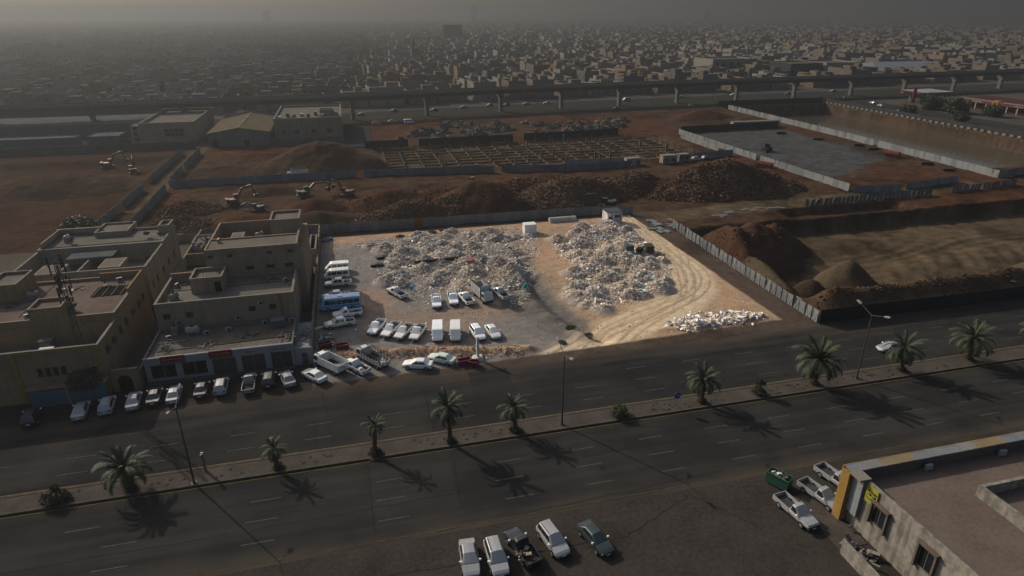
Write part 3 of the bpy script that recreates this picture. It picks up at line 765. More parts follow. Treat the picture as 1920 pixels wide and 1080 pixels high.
for xx in (-25.1, -22.0, -15.4, -11.9): window(v3, 'f', 113.5, xx, 11.1, .8, .45)
for xx in (-23.4, -19.0, -15.6, -12.4): window(v3, 'f', 113.5, xx, 8.5, 1.2, .55)
wob('drain_pipe', MB().cyl((-13.3,101.62,4),(-13.3,101.62,8),.05,n=6).mesh('drain_pipe', M_DMETAL), v3)
wob('plinth_strip', MB().box(-31.9,113.2,7.9,-26.2,113.6,8.9).mesh('plinth_strip', M_TANW), v3)

# yard walls behind the villas
yw = thing('yard_wall', 'pale yard walls between the villas and the panel fence', 'wall', (-31, 145, 0))
for q in ((-36.3,117.2,-36.05,160),(-26.2,131,-10.5,131.3),(-36.0,131.5,-26.3,131.8),(-36,142,-29.5,142.3),(-58.5,159.5,-9,159.8)):
    wob('wall', MB().box(q[0],q[1],0,q[2],q[3],2.6 if q[1] < 150 else 1.9).mesh('wall', M_BEIW), yw)
hut = thing('yard_hut', 'small white hut with a dark window in the yard behind the villas', 'hut', (-34, 150, 0))
block(hut, -35.9, 147.5, -31.2, 153, 3.0, 3.3, M_WHITEP, M_ROOF); window(hut, 'f', 147.5, -33.2, 1.2, 1.2, .9)

# lot wall with its door opening
lwll = thing('boundary_wall', 'tan boundary wall along the left side of the lot', 'wall', (-8.7, 120, 0))
for k in range(21):
    y0 = 92.2 + k*3.0; hh = 2.5 + (.12 if k % 5 == 2 else 0) + (0.5 if k > 15 else 0)
    wob('wall_panel', MB().box(-8.95,y0,0,-8.7,y0+2.985,hh).mesh('wall_panel', M_TANW), lwll)
    wob('pier', MB().box(-9.02,y0-.16,0,-8.65,y0+.16,hh+.1).mesh('pier', M_GRYW), lwll)
sy = thing('side_yard_room', 'narrow side-yard room with an open frame roof beside the boundary wall', 'room', (-9.6, 140, 0))
block(sy, -10.5, 136, -9.05, 146, 2.6, 3.6, M_TANW, M_DARK)

# ---- row of shops
sh = thing('shop_row', 'single-storey row of five shops with red signs and roller shutters', 'shops', (-21.5, 91.8, 0))
wob('rear_wall', MB().box(-32,101.4,0,-11.2,101.65,4.0).box(-32,92.2,0,-31.75,101.4,3.95).box(-11.45,92.2,0,-11.2,101.4,3.95).mesh('rear_wall', M_GRYW), sh)
wob('roof', MB().box(-31.74,92.2,3.3,-11.46,101.39,3.5).mesh('roof', nmat('patched_roof', (0.1085,0.093,0.0756), var=.4, scale=.35, fine=2)), sh)
wob('fascia', MB().box(-32,91.7,2.75,-11.2,92.18,3.95).mesh('fascia', M_SHOP), sh)
bays = [(-31.3,-27.9),(-27.0,-23.7),(-22.9,-19.6),(-18.8,-15.5),(-14.6,-11.6)]
edges = [-32.0] + [c for b_ in bays for c in b_] + [-11.2]
for k in range(0, len(edges), 2): wob('pier', MB().box(edges[k],91.72,0,edges[k+1],92.15,2.74).mesh('pier', M_SHOP), sh)
wob('step', MB().box(-32,90.7,0,-11.2,91.7,.16).mesh('step', M_KERB), sh)
for i, (a, b_) in enumerate(bays):
    if i < 2:
        o = wob('shop_window', MB().box(a,92.0,.35,b_,92.06,.45).box(a,92.0,2.66,b_,92.06,2.74).box((a+b_)/2-.03,92.0,.45,(a+b_)/2+.03,92.06,2.66).box(a,91.9,.0,b_,92.1,.35).mesh('shop_window', M_SHOP), sh)
        ob('pane', MB().box(a,92.08,.45,b_,92.1,2.74).mesh('pane', M_PANE), o)
    else:
        s = MB(); n = 18
        for k in range(n): s.box(a, 92.0+.03*(k % 2), k*2.74/n, b_, 92.1, (k+1)*2.74/n-.015)
        o = wob('roller_shutter', s.mesh('roller_shutter', M_SHUT), sh)
        ob('guide_rail', MB().box((a+b_)/2-.05,91.95,0,(a+b_)/2+.05,91.99,2.74).mesh('guide_rail', M_METAL), o)
def scrawl(x0, x1, z, h, y, seed, mat, parent):
    """cursive strokes: the lettering in the photograph is too small to read, only its shape shows"""
    r_ = random.Random(seed); m = MB(); x = x0
    while x < x1:
        w_ = r_.uniform(.12,.3); m.box(x, y-.02, z, min(x+w_, x1), y, z+h*.18)
        if r_.random() < .6: m.box(x, y-.02, z+h*.18, x+h*.16, y, z+h*r_.uniform(.5,1))
        if r_.random() < .35: m.box(x+.08, y-.02, z-h*.35, x+.08+h*.15, y, z-h*.2)
        x += w_ + (r_.uniform(.06,.15) if r_.random() < .3 else 0)
    return wob('lettering', m.mesh('lettering', mat), parent)
M_LETW = nmat('pale_lettering', (0.248,0.2232,0.2108), var=.1); M_LETY = nmat('yellow_lettering', (.4,.24,.05), var=.1); M_LETK = nmat('black_lettering', (.01,.01,.01))
for (a, b_, z0, z1, txt, lab, m2) in ((-29.7,-26.4,2.95,4.15,M_LETW,'red shop sign with pale lettering above the glass shopfronts',M_SIGNR),(-23.1,-19.9,3.0,4.1,M_LETY,'dark red shop sign with yellow lettering above a shutter',nmat('maroon_sign', (.09,.012,.02), var=.2))):
    sg = thing('shop_sign', lab, 'sign', ((a+b_)/2, 91.6, z0))
    wob('board', MB().box(a,91.5,z0,b_,91.69,z1).mesh('board', m2), sg)
    scrawl(a+.35, b_-.3, z0+.62, .36, 91.495, 3, txt, sg); scrawl(a+.35, b_-.5, z0+.22, .2, 91.495, 5, txt, sg)
scrawl(-18.0,-16.9,3.25,.32,91.69,8,M_LETK,sh); scrawl(-14.3,-12.2,3.2,.38,91.69,9,M_LETK,sh); scrawl(-13.1,-12.5,3.68,.16,91.69,10,M_LETK,sh)
wob('meter_box', MB().box(-23.6,91.62,.6,-23.2,91.72,2.3).box(-31.85,91.62,1.0,-31.45,91.72,1.6).mesh('meter_box', M_WHITEP), sh)
sd_ = thing('side_entrance', 'low wall with a lattice door between the shops and the lot', 'entrance', (-9.9, 91.8, 0))
wob('wall', MB().box(-11.15,91.8,0,-8.66,92.1,2.9).box(-11.15,92.1,2.6,-8.97,101.3,2.75).mesh('wall', M_SHOP), sd_); wob('door', MB().box(-10.1,91.75,.1,-9.3,91.79,2.0).mesh('door', M_SHUT), sd_)
tank(-26.6,99.3,3.5,.08,'white ribbed water tank on the shop roof'); tank(-29.4,100.4,3.5,1.5,'tall cream water tank behind the white ribbed tank', M_CAP, 1.3, .55)
for k, (x, y, lab) in enumerate(((-21.4,99.2,'air conditioner on the shop roof right of the white tank'),(-16.1,100.4,'air conditioner by the rear wall of the shop roof'),(-11.9,100.3,'rightmost air conditioner on the shop roof'),(-24.6,98.8,'air conditioner next to the white tank on the shop roof'),(-29.9,98.4,'leftmost air conditioner on the shop roof'))): ac_unit(x, y, 3.5, .05*k, lab)
pa = thing('package_cooler', 'large louvred cooling unit on the shop roof', 'air conditioner', (-13.9,99.3,3.5)); ob('casing', MB().box(-1,-.7,.1,1,.7,1.3).box(-1.04,-.74,1.3,1.04,.74,1.36).mesh('casing', M_METAL), pa)
for k in range(5): ob('louvre', MB().box(-.9,-.74,.25+.2*k,.9,-.7,.36+.2*k).mesh('louvre', M_PLATE), pa)
for q, (x, y, n, lab) in enumerate(((-12.2,94.8,34,'pile of broken timber on the right end of the shop roof'),(-9.9,96.0,30,'scrap heap in the yard right of the shops'),(-29.6,95.6,16,'broken roofing at the left end of the shop roof'))):
    jb = MB()
    for k in range(n): jb.obox((random.gauss(0,.55), random.gauss(0,1.1), random.uniform(.08,.5)), (random.uniform(.4,1.5), .14, .09), Matrix.Rotation(random.uniform(0,6),4,'Z') @ Matrix.Rotation(random.uniform(-.5,.5),4,'Y'), k % 2)
    tag(ob('scrap_pile', jb.mesh('scrap_pile', [nmat('pale_timber', (0.1612,0.1364,0.0992), var=.3), nmat('grey_scrap', (.10,.10,.10), var=.4)]), None, (x, y, 3.5 if q != 1 else 2.75)), lab, 'scrap')
cl = MB().cyl((-31.5,97.2,3.6),(-27.3,97.3,3.62),.09,n=8); tag(ob('pipe', cl.mesh('pipe', M_WHITEP)), 'white pipe lying across the shop roof', 'pipe')

# ---- near building at the lower right
nb = thing('corner_building', 'cream single-storey building with ochre corner and flat pink roof in the near corner', 'building', (48, 44, 0))
M_CREAM = nmat('blotchy_cream_render', (0.1674,0.155,0.1302), var=.35, scale=.6, fine=2.2, streak=1.6, bump=.2); M_PINK = nmat('pink_parapet', (0.0992,0.0775,0.0651), var=.2, scale=.5)
wob('wall', MB().box(47.9,8,0,48.2,43.4,6.3).box(47.9,43.4,0,120,43.75,6.35).mesh('wall', M_CREAM), nb)
wob('roof', MB().box(48.2,8,5.0,120,43.4,5.2).mesh('roof', M_ROOFP), nb)
wob('inner_parapet', MB().box(48.25,43.15,5.2,119.9,43.38,6.3).mesh('inner_parapet', M_PINK), nb)
CAPM = [nmat('cap_sheet_%s' % q, c_, var=.2, rough=.7) for q, c_ in (('pale', (.13,.133,.137)), ('grey', (.11,.117,.123)), ('ochre', (.16,.12,.065)), ('dull', (.14,.137,.13)))]
for k in range(36):
    x = 47.2 + k*2.02; wob('parapet_cap', MB().box(x,43.0,6.36+.015*(k % 2),x+2.0,44.1,6.5+.015*(k % 2)).box(x,44.1,6.2,x+2.0,44.18,6.52).mesh('parapet_cap', CAPM[(k*7+k//3) % 4]), nb)
wob('cap_edge', MB().box(47.1,44.18,6.15,119.9,44.3,6.45).mesh('cap_edge', M_OCH), nb)
wob('corner_pillar', MB().box(47.0,43.1,0,47.88,44.2,6.2).mesh('corner_pillar', M_OCH), nb)
wob('cap_return', MB().box(46.9,41.6,6.36,48.3,42.98,6.52).mesh('cap_return', M_CAP), nb)
wob('panel_board', MB().box(47.5,41.7,1.6,47.88,43.05,6.1).mesh('panel_board', M_SHOP), nb)
for yy, zz, ww, hh in ((39.3,2.6,1.6,2.2),(33.6,2.6,1.5,2.4),(28,2.6,1.5,2.4)):
    window(nb, 'l', 47.9, yy, zz, ww, hh, frame=nmat('pink_surround', (0.1302,0.1023,0.0837), var=.2))
    wob('window_hood', MB().box(47.45,yy-ww/2-.35,zz+hh+.1,47.9,yy+ww/2+.35,zz+hh+.3).box(47.55,yy-ww/2-.3,zz-.3,47.9,yy-ww/2-.1,zz+hh+.1).box(47.55,yy+ww/2+.1,zz-.3,47.9,yy+ww/2+.3,zz+hh+.1).mesh('window_hood', M_PINK), nb)
ys = thing('wall_sign', 'yellow poster sign on the side of the cream corner building', 'sign', (47.8, 40.7, 4.2))
ob('board', MB().box(-.06,-.75,0,.04,.75,2.0).mesh('board', nmat('yellow_sign', (0.2232,0.2108,0.0372), var=.2, scale=1.5)), ys)
lm = MB(); r_ = random.Random(4)
for row, z in enumerate((1.3, .95, .55)):
    y = -.6
    while y < .55: w_ = r_.uniform(.08,.25); lm.box(-.085, y, z, -.065, y+w_, z+.07+(.16 if r_.random() < .4 else 0)); y += w_ + r_.uniform(.03,.14)
ob('lettering', lm.mesh('lettering', M_LETK), ys)
block(nb, 58.0, 32.6, 66.5, 38.2, 5.35, 6.5, M_CREAM, M_PINK, z0=5.2, t=.35, cap=False, name='skylight_wall')
ac_unit(56.6,42.6,5.2,3.2,'air conditioner on the cream building roof nearest the ochre corner'); ac_unit(66.5,42.6,5.2,3.1,'air conditioner on the cream building roof near the right edge')
jb = MB()
for k in range(26): jb.obox((random.gauss(0,.6), random.gauss(0,1.0), random.uniform(.08,.6)), (random.uniform(.3,1.2), random.uniform(.1,.6), .1), Matrix.Rotation(random.uniform(0,6),4,'Z') @ Matrix.Rotation(random.uniform(-.5,.5),4,'Y'), k % 2)
tag(ob('junk_pile', jb.mesh('junk_pile', [M_CAP, M_DMETAL]), None, (46.0,38.8,0)), 'junk pile at the foot of the cream corner building', 'junk')
yw2 = thing('low_wall', 'low cream wall by the junk pile', 'wall', (44.2,37.5,0)); wob('wall', MB().box(44.0,33,0,44.3,39.2,1.7).mesh('wall', M_CREAM), yw2)
tag(ob('paved_patch', MB().box(44.3,39.5,.0,47.6,47.5,.06).mesh('paved_patch', M_PAV), None), 'strip of paving beside the parked pickups', 'paving')

# ---- buildings at the far left of the construction land
fb_ = thing('commercial_block', 'beige flat-roofed commercial block left of the sheet-roofed shed', 'building', (-73, 297, 0))
block(fb_, -83, 297, -62, 343, 7.6, 8.6, M_BEIW, M_ROOF, t=.5); block(fb_, -86.4, 297.5, -83.02, 305, 7.4, 7.6, M_BEIW, M_ROOF, cap=False, name='stair_tower')
for r0 in (1.6, 3.8, 5.9): window(fb_, 'f', 297.5, -84.8, r0, 1.6, 1.3)
for k in range(4):
    for r0 in (3.1, 4.7): window(fb_, 'f', 297, -72.9+1.9*k, r0, 1.5, 1.2)
whs = thing('sheet_roofed_shed', 'shed with a tan pitched sheet roof and white front wall', 'shed', (-43, 284, 0))
wob('wall', MB().add([(-55,284,0),(-31.5,284,0),(-31.5,284,5.4),(-43,284,7.3),(-55,284,5.4),(-55,335,0),(-31.5,335,0),(-31.5,335,5.4),(-43,335,7.3),(-55,335,5.4)], [(0,1,2,3,4),(9,8,7,6,5),(1,6,7,2),(5,0,4,9)]).mesh('wall', nmat('white_block_wall', (0.124,0.124,0.1209), var=.2, scale=.4)), whs)
wob('roof', MB().add([(-55.5,283.4,5.42),(-43,283.4,7.45),(-43,335.5,7.45),(-55.5,335.5,5.42),(-31,283.4,5.42),(-31,335.5,5.42)], [(0,1,2,3),(1,4,5,2)]).mesh('roof', M_TANROOF), whs)
wob('ridge_cap', MB().box(-43.25,283.4,7.44,-42.75,335.5,7.56).mesh('ridge_cap', M_CAP), whs)
for xx, ww in ((-52.5,2.4),(-40.5,2.0)): wob('door', MB().box(xx-ww/2,283.9,0,xx+ww/2,283.98,2.6).mesh('door', M_DARK), whs)
bb = thing('apartment_block', 'tan two-storey block with cluttered roof beside the largest earth mound', 'building', (-16, 288, 0))
block(bb, -29.5, 288, -2, 330, 9.0, 9.8, M_TANW, M_ROOF, t=.5)
for k, xx in enumerate((-26,-20.5,-14,-7.5)): window(bb, 'f', 288, xx, 3.6, 1.6, 1.5); wob('pilaster', MB().box(xx+2.6,287.85,0,xx+2.9,288,9.6).mesh('pilaster', M_TANW), bb)
for k in range(9): wob('roof_box', MB().box(-28+2.9*k,292+(k*5) % 9,9.0,-26.6+2.9*k,294+(k*5) % 9,10.1+.3*(k % 3)).mesh('roof_box', (M_WHITEP, M_PLATE, M_CAP)[k % 3]), bb)
block(bb, -11, 298, -5, 303, 11.4, 11.7, M_BEIW, M_ROOF, z0=9, name='stair_hut')
for k, (x0, y0, x1, y1, h_, mr, lab) in enumerate(((-150,296,-107,303,4.2,M_PLATE,'low shed with a pale green-grey roof at the left edge'),(-165,322,-88,352,5.6,M_PLATE,'long low shed with a dirty white roof left of the beige block'),(-175,372,-92,392,6.5,nmat('rust_roof', (0.093,0.0527,0.0372), var=.25),'long shed with a rust-brown roof edge below the viaduct'),(-104,300,-92,312,3.6,M_PLATE,'small grey shed in front of the long low shed'))):
    s = thing('shed', lab, 'shed', ((x0+x1)/2, y0, 0)); block(s, x0, y0, x1, y1, h_-.25, h_, nmat('shed_wall_%d' % k, ((.08,.09,.09),(.075,.085,.095),(.09,.065,.05),(.075,.08,.088))[k], var=.2), mr, t=.3, cap=False)
    for q in range(int((x1-x0)//4)): wob('wall_rib', MB().box(x0+2+4*q,y0-.12,0,x0+2.2+4*q,y0,h_-.1).mesh('wall_rib', M_PLATE), s)
for k, (x0, x1, yy, lab) in enumerate(((-160,-57,283.5,'long grey compound wall left of the sheet-roofed shed'),(-31,-3,279.5,'grey compound wall in front of the tan block'))):
    s = thing('compound_wall', lab, 'wall', ((x0+x1)/2, yy, 0)); n = int((x1-x0)//4)
    for q in range(n): wob('wall_panel', MB().box(x0+4*q,yy,0,x0+4*q+3.9,yy+.25,3.0).box(x0+4*q+3.9,yy-.1,0,x0+4*q+4,yy+.3,3.15).mesh('wall_panel', M_PLATE), s)

# more roof clutter on the villas
for k, (x, y, z, lab) in enumerate(((-55.5,103,8.55,'tank at the left of the corner villa roof'),(-50.5,108,8.55,'tank near the middle of the corner villa roof'),(-18.6,127.5,9.6,'tank in the open roof well of the tallest villa'),(-29.8,105,7.3,'tank at the left end of the low terrace roof'),(-55,136,9.2,'tank at the left end of the wide beige villa roof'))): tank(x, y, z, .4*k, 'water ' + lab, M_CAP if k % 2 else None, 1.6, .5)
for k, (x, y, z, lab) in enumerate(((-53,110.8,8.55,'at the back of the corner villa roof'),(-39.6,112.6,8.55,'in the back corner of the corner villa roof'),(-48.5,100.2,8.55,'at the front of the corner villa roof'),(-13.0,108.8,7.3,'on the low terrace beside the tallest villa'),(-30.6,110.8,7.3,'at the back of the low terrace'),(-24.2,117.8,12.45,'on the raised roof block of the tallest villa'))): ac_unit(x, y, z, .3*k, 'air conditioner ' + lab)
for k, (x0, y0, x1, y1, z, lab) in enumerate(((-56,99.5,-38,99.6,8.6,'pipe run along the front of the corner villa roof'),(-50,101,-49.6,113.5,8.6,'pipe run down the middle of the corner villa roof'),(-31,109,-12,109.3,7.36,'pipe run across the low terrace roof'),(-25.5,118.8,-11.2,119.0,12.5,'pipe run along the raised roof block'),(-57,132.2,-38,132.6,9.26,'pipe run across the wide beige villa roof'),(-30.8,94.5,-12,95.2,3.56,'pipe run across the shop roof'))):
    tag(ob('pipe_run', MB().cyl((x0,y0,z),(x1,y1,z),.06,n=6).mesh('pipe_run', M_DMETAL)), lab, 'pipe')
r_ = random.Random(31)
for k, (x, y, z, lab) in enumerate(((-53,105.5,8.55,'timber offcuts on the left of the corner villa roof'),(-46,110.5,8.55,'timber offcuts at the back of the corner villa roof'),(-15.5,110.6,7.3,'dark boards on the low terrace by the tallest villa'),(-29,112,7.3,'debris at the left back of the low terrace'),(-40,122,6.4,'rubbish bags in the walled court of the wide villa'),(-52,127,6.4,'clutter under the canopy of the wide villa'),(-18,97.5,3.5,'offcuts in the middle of the shop roof'),(-24,95,3.5,'debris near the front of the shop roof'))):
    jb = MB()
    for q in range(12): jb.obox((r_.gauss(0,.9), r_.gauss(0,.6), .05+.04*(q % 3)), (r_.uniform(.3,1.6), r_.uniform(.1,.4), .07), r_.uniform(0,3), q % 3)
    tag(ob('roof_debris', jb.mesh('roof_debris', [M_FRAME, M_CAP, M_DMETAL]), None, (x, y, z)), lab, 'debris')

block(v, -56.5, 107.5, -52.2, 113.8, 11.0, 11.4, M_YELW, M_ROOF, z0=8.55, t=.2, name='stair_hut')
block(v, -47.5, 98.45, -43.2, 102.5, 10.2, 10.6, M_YELW, M_ROOFP, z0=8.55, t=.2, name='roof_room')
wob('parapet_step', MB().box(-43.0,114.2,8.95,-36.44,114.48,9.7).box(-36.68,106,8.97,-36.42,114.2,9.7).mesh('parapet_step', M_YELW), v)
wob('parapet_step', MB().box(-58,139.9,9.62,-50,140.4,10.5).box(-57.7,131,9.62,-57.45,139.8,10.5).mesh('parapet_step', M_BEIW), v2)
wob('cornice', MB().box(-26.15,113.35,12.0,-10.5,113.48,12.15).mesh('cornice', M_CAP), v3)
for xx in (-30.5,-27.2,-17.8,-14.6): window(v3, 'f', 101.75, xx, 5.6, .9, .8)
for k, (x, y, z) in enumerate(((-20.2,101.62,4.4),(-29.0,101.62,4.6),(-16.4,101.62,6.6))): ac_unit(x, y-.2, z, 0, ['air conditioner on the wall above the shop roof','air conditioner on the wall above the white tank','highest air conditioner on the terrace wall'][k])
# ------------------------------------------------------------------ far road, viaduct, city
VIA = [(-420,322),(-260,325),(-131,331),(-83,334),(-27,337),(11,341),(89,352),(168,359.5),(257,365),(343,369),(451,377),(620,390),(800,404)]
def via_y(x):
    for (x0, y0), (x1, y1) in zip(VIA[:-1], VIA[1:]):
        if x0 <= x <= x1: return y0 + (y1-y0)*(x-x0)/(x1-x0)
    return VIA[-1][1] if x > 0 else VIA[0][1]
M_FROAD = asphalt('far_asphalt', (.026,.0265,.028), (.038,.0375,.035), 1.0)
def ribbon(name, o0, o1, z, mat, kind=True, extra=0):
    m = MB()
    for (x0, y0), (x1, y1) in zip(VIA[:-1], VIA[1:]): m.quad((x0,y0+o0,z),(x1,y1+o0,z),(x1,y1+o1,z),(x0,y0+o1,z))
    o = ob(name, m.mesh(name, mat)); return struct(o)
ribbon('boulevard', -21, -3.2, .03, M_FROAD); ribbon('boulevard', 11.5, 30, .03, M_FROAD); ribbon('pavement', 30, 44, .05, nmat('city_paving', (0.062,0.0558,0.0496), var=.3, scale=.1))
ribbon('boulevard_median', -3.2, 11.5, .10, nmat('planted_median', (0.031,0.0322,0.0223), var=.4, scale=.2))
struct(sheet('side_street', 288, 200, 318, 345, .02, M_FROAD)); struct(sheet('side_street', -2, 268, 10, 322, .36, M_FROAD))
M_VIA = nmat('viaduct_concrete', (.13,.12,.108), var=.14, scale=.15, fine=1.5, streak=1.0); M_VIAD = nmat('track_bed', (0.031,0.0322,0.0347), var=.2)
vd = thing('viaduct', 'long concrete railway viaduct on flared piers crossing the whole view', 'viaduct', (100, 358, 0))
def deck_ring(p, d):
    nx, ny = -d[1], d[0]
    prof = ((0,12.9),(.3,12.9),(.3,12.1),(8.7,12.1),(8.7,12.9),(9,12.9),(9,11.6),(6.6,10.9),(6.0,9.5),(3.0,9.5),(2.4,10.9),(0,11.6))
    return [(p[0]+nx*q, p[1]+ny*q, z) for q, z in prof]
fine = []
for (x0, y0), (x1, y1) in zip(VIA[:-1], VIA[1:]):
    n = max(1, int((x1-x0)//36)); fine += [(x0+(x1-x0)*k/n, y0+(y1-y0)*k/n) for k in range(n)]
fine.append(VIA[-1])
for k, (a, b_) in enumerate(zip(fine[:-1], fine[1:])):
    d = Vector((b_[0]-a[0], b_[1]-a[1])).normalized(); r0 = deck_ring(a, d); r1 = deck_ring((b_[0]-d.x*.12, b_[1]-d.y*.12), d)
    wob('deck_span', MB().loft([r0, r1]).mesh('deck_span', M_VIA, fix=True), vd)
    tr = MB(); nx, ny = -d.y, d.x
    for off in (2.4, 5.6): tr.loft([[(p[0]+nx*(off+e), p[1]+ny*(off+e), z) for e, z in ((0,12.12),(1.2,12.12),(1.2,12.28),(0,12.28))] for p in (a, b_)])
    wob('track', tr.mesh('track', M_VIAD, fix=True), vd)
    rl = MB()
    for q in range(12):
        t = q/12; rl.box(a[0]+(b_[0]-a[0])*t-.05, a[1]+(b_[1]-a[1])*t+.05, 12.9, a[0]+(b_[0]-a[0])*t+.05, a[1]+(b_[1]-a[1])*t+.15, 13.5)
    rl.beam((a[0],a[1]+.1,13.5),(b_[0],b_[1]+.1,13.5),.07,.07); wob('railing', rl.mesh('railing', M_VIAD), vd)
pr = []
for z, wx, wy in ((0,1.0,1.5),(5.2,.95,1.4),(7.4,1.05,1.9),(8.7,1.25,2.9),(9.48,1.35,3.3)): pr.append([(-wx,-wy*.7,z),(-wx*.6,-wy,z),(wx*.6,-wy,z),(wx,-wy*.7,z),(wx,wy*.7,z),(wx*.6,wy,z),(-wx*.6,wy,z),(-wx,wy*.7,z)])
pier = MB().loft(pr).mesh('pier', M_VIA, fix=True)
for x in (-340,-302,-264,-226,-188,-150,-112,-74,-36,3.5,42,83.6,120,157,196,238,281,326,371,416,461,506,551,600): ob('pier', pier, vd, (x-100, via_y(x)+4.5-358, 0), rz=R(6))
def lamp_bent(x, y, rz, lab):
    t = tag(empty('street_lamp', (x, y, 0), rz), lab, 'street lamp', 'lamps along the boulevard')
    ob('pole', MB().cyl((0,0,0),(0,0,9),.14,.09,6).cyl((0,0,9),(1.1,0,10.1),.08,n=5).cyl((1.1,0,10.1),(2.4,0,10.3),.07,n=5).mesh('pole', M_METAL), t); ob('lamp_head', MB().box(2.2,-.15,10.2,3.0,.15,10.4).mesh('lamp_head', M_METAL), t)
for k, x in enumerate((60,103,128,175,216,262)): lamp_bent(x, via_y(x)-3.6, R(-90), 'bent street lamp beside the viaduct, number %s from the left' % ['one','two','three','four','five','six'][k])

# ---- houses
WALLC = [tuple(v*.76 for v in c) for c in [(.19,.155,.12),(.22,.19,.155),(.16,.13,.10),(.235,.215,.18),(.18,.16,.14),(.20,.15,.105),(.25,.24,.22),(.14,.125,.11)]]
WALLN = ['tan','beige','brown','cream','greyish','sandy','off-white','drab']
WALLM = [nmat('house_wall_%s' % WALLN[i].replace('-','_'), c, var=.14, scale=.12, fine=1.0, streak=.8) for i, c in enumerate(WALLC)]
M_HROOF = nmat('house_roof', (.088,.078,.066), var=.3, scale=.15, fine=1.0); M_HWIN = nmat('house_window', (.028,.03,.032), var=.2, rough=.3)
def house_parts(w, d, h, hut, seed):
    r_ = random.Random(seed); t = .3; b_ = MB()
    b_.box(-w/2,-d/2,0,w/2,-d/2+t,h).box(-w/2,d/2-t,0,w/2,d/2,h).box(-w/2,-d/2+t,0,-w/2+t,d/2-t,h).box(w/2-t,-d/2+t,0,w/2,d/2-t,h)
    b_.box(-w/2+t,-d/2+t,h-1.3,w/2-t,d/2-t,h-1.1,1)
    if r_.random() < .5: b_.box(-w/2,-d/2-1.6,0,-w/2+w*.45,-d/2-.002,h-r_.uniform(1,3.5),0,1)
    if r_.random() < .5: b_.box(w*.1,-d/2-.6,3.2,w*.45,-d/2-.002,3.5,0); b_.box(w*.1,-d/2-.6,h-1.8,w*.45,-d/2-.002,h-1.5,0)
    body = b_.mesh('house', [WALLM[0], M_HROOF])
    rc = MB(); hm = MB(); hw = w*r_.uniform(.25,.4); hd = d*r_.uniform(.25,.4); hx = r_.uniform(-.5,.5)*(w-hw-1); hy = r_.uniform(-.1,.5)*(d-hd-1)
    hm.box(hx-hw/2,hy-hd/2,h-1.1,hx+hw/2,hy+hd/2,h+1.9,0,1); rc.box(hx-.5,hy-hd/2-.06,h-1.05,hx+.5,hy-hd/2-.01,h+.9,1)
    for k in range(r_.randint(1,4)):
        x, y = r_.uniform(-.4,.4)*w, r_.uniform(-.4,.1)*d; s = r_.uniform(.5,1.0); rc.box(x-s,y-s,h-1.1,x+s,y+s,h-1.1+s*1.4,0)
    hutm = hm.mesh('stair_hut', [WALLM[0], M_HROOF, M_HWIN]); rcm = rc.mesh('roof_clutter', [M_HROOF, M_HWIN])
    wm_ = MB()
    for fl in range(int((h-1)//3.2)):
        z = 1.1+3.2*fl; n = r_.choice((2,3,3,4))
        for k in range(n):
            x = -w/2+w*(k+.5)/n+r_.uniform(-.4,.4); ww = r_.uniform(.5,1.0); hh = r_.uniform(1.2,1.9); wm_.box(x-ww/2,-d/2-.05,z,x+ww/2,-d/2-.012,z+hh)
        n = r_.choice((1,2,3))
        for k in range(n):
            y = -d/2+d*(k+.5)/n+r_.uniform(-.5,.5); wm_.box(-w/2-.05,y-.4,z,-w/2-.012,y+.4,z+1.4); wm_.box(w/2+.012,y-.4,z,w/2+.05,y+.4,z+1.4)
    return body, hutm, wm_.mesh('windows', M_HWIN), rcm
HV = [house_parts(random.uniform(11,20), random.uniform(13,20), random.choice((7.6,8.2,8.6,10.8,11.4,7.9)), True, 100+i) for i in range(16)]
cth, sth, cal, sal = math.cos(R(23.2)), math.sin(R(23.2)), math.cos(R(14.2)), math.sin(R(14.2))
def project(x, y, z=4.0):
    u = x*cal - y*sal; v_ = x*sal + y*cal; zz = z-50; dep = v_*cth - zz*sth
    return 960+1200*u/dep, 540-1200*(v_*sth+zz*cth)/dep, dep
NOGO = [(352,470,425,520),(300,505,345,545),(440,480,540,535),(45,690,100,720)]
spots = []
row = 0; yoff = 62
while yoff < 3800:
    far_f = 1 + max(0, yoff-900)/2600
    step = random.uniform(18,24)*far_f; x = -900 if yoff < 900 else -2200; xe = 1500 if yoff < 900 else 4200
    while x < xe:
        wv = random.uniform(15,24)*far_f
        yy = via_y(max(-420, min(800, x))) + yoff + random.uniform(-2.5,2.5)
        px, py, dep = project(x, yy)
        if -60 < px < 1980 and py > 0 and random.random() > .09 and not any(a < x < c and b_ < yy < d for a, b_, c, d in NOGO):
            spots.append((dep, x, yy, row, far_f))
        x += wv + (random.uniform(9,13)*far_f if random.random() < .22 else 0)
    yoff += step + (11*far_f if row % 2 else 0); row += 1
spots.sort()
indiv, rest = spots[:300], spots[300:]
rows = {}
for s in indiv: rows.setdefault(s[3], []).append(s)
ORD = lambda n: '%d%s' % (n, 'th' if 10 <= n % 100 <= 20 else {1:'st',2:'nd',3:'rd'}.get(n % 10, 'th'))
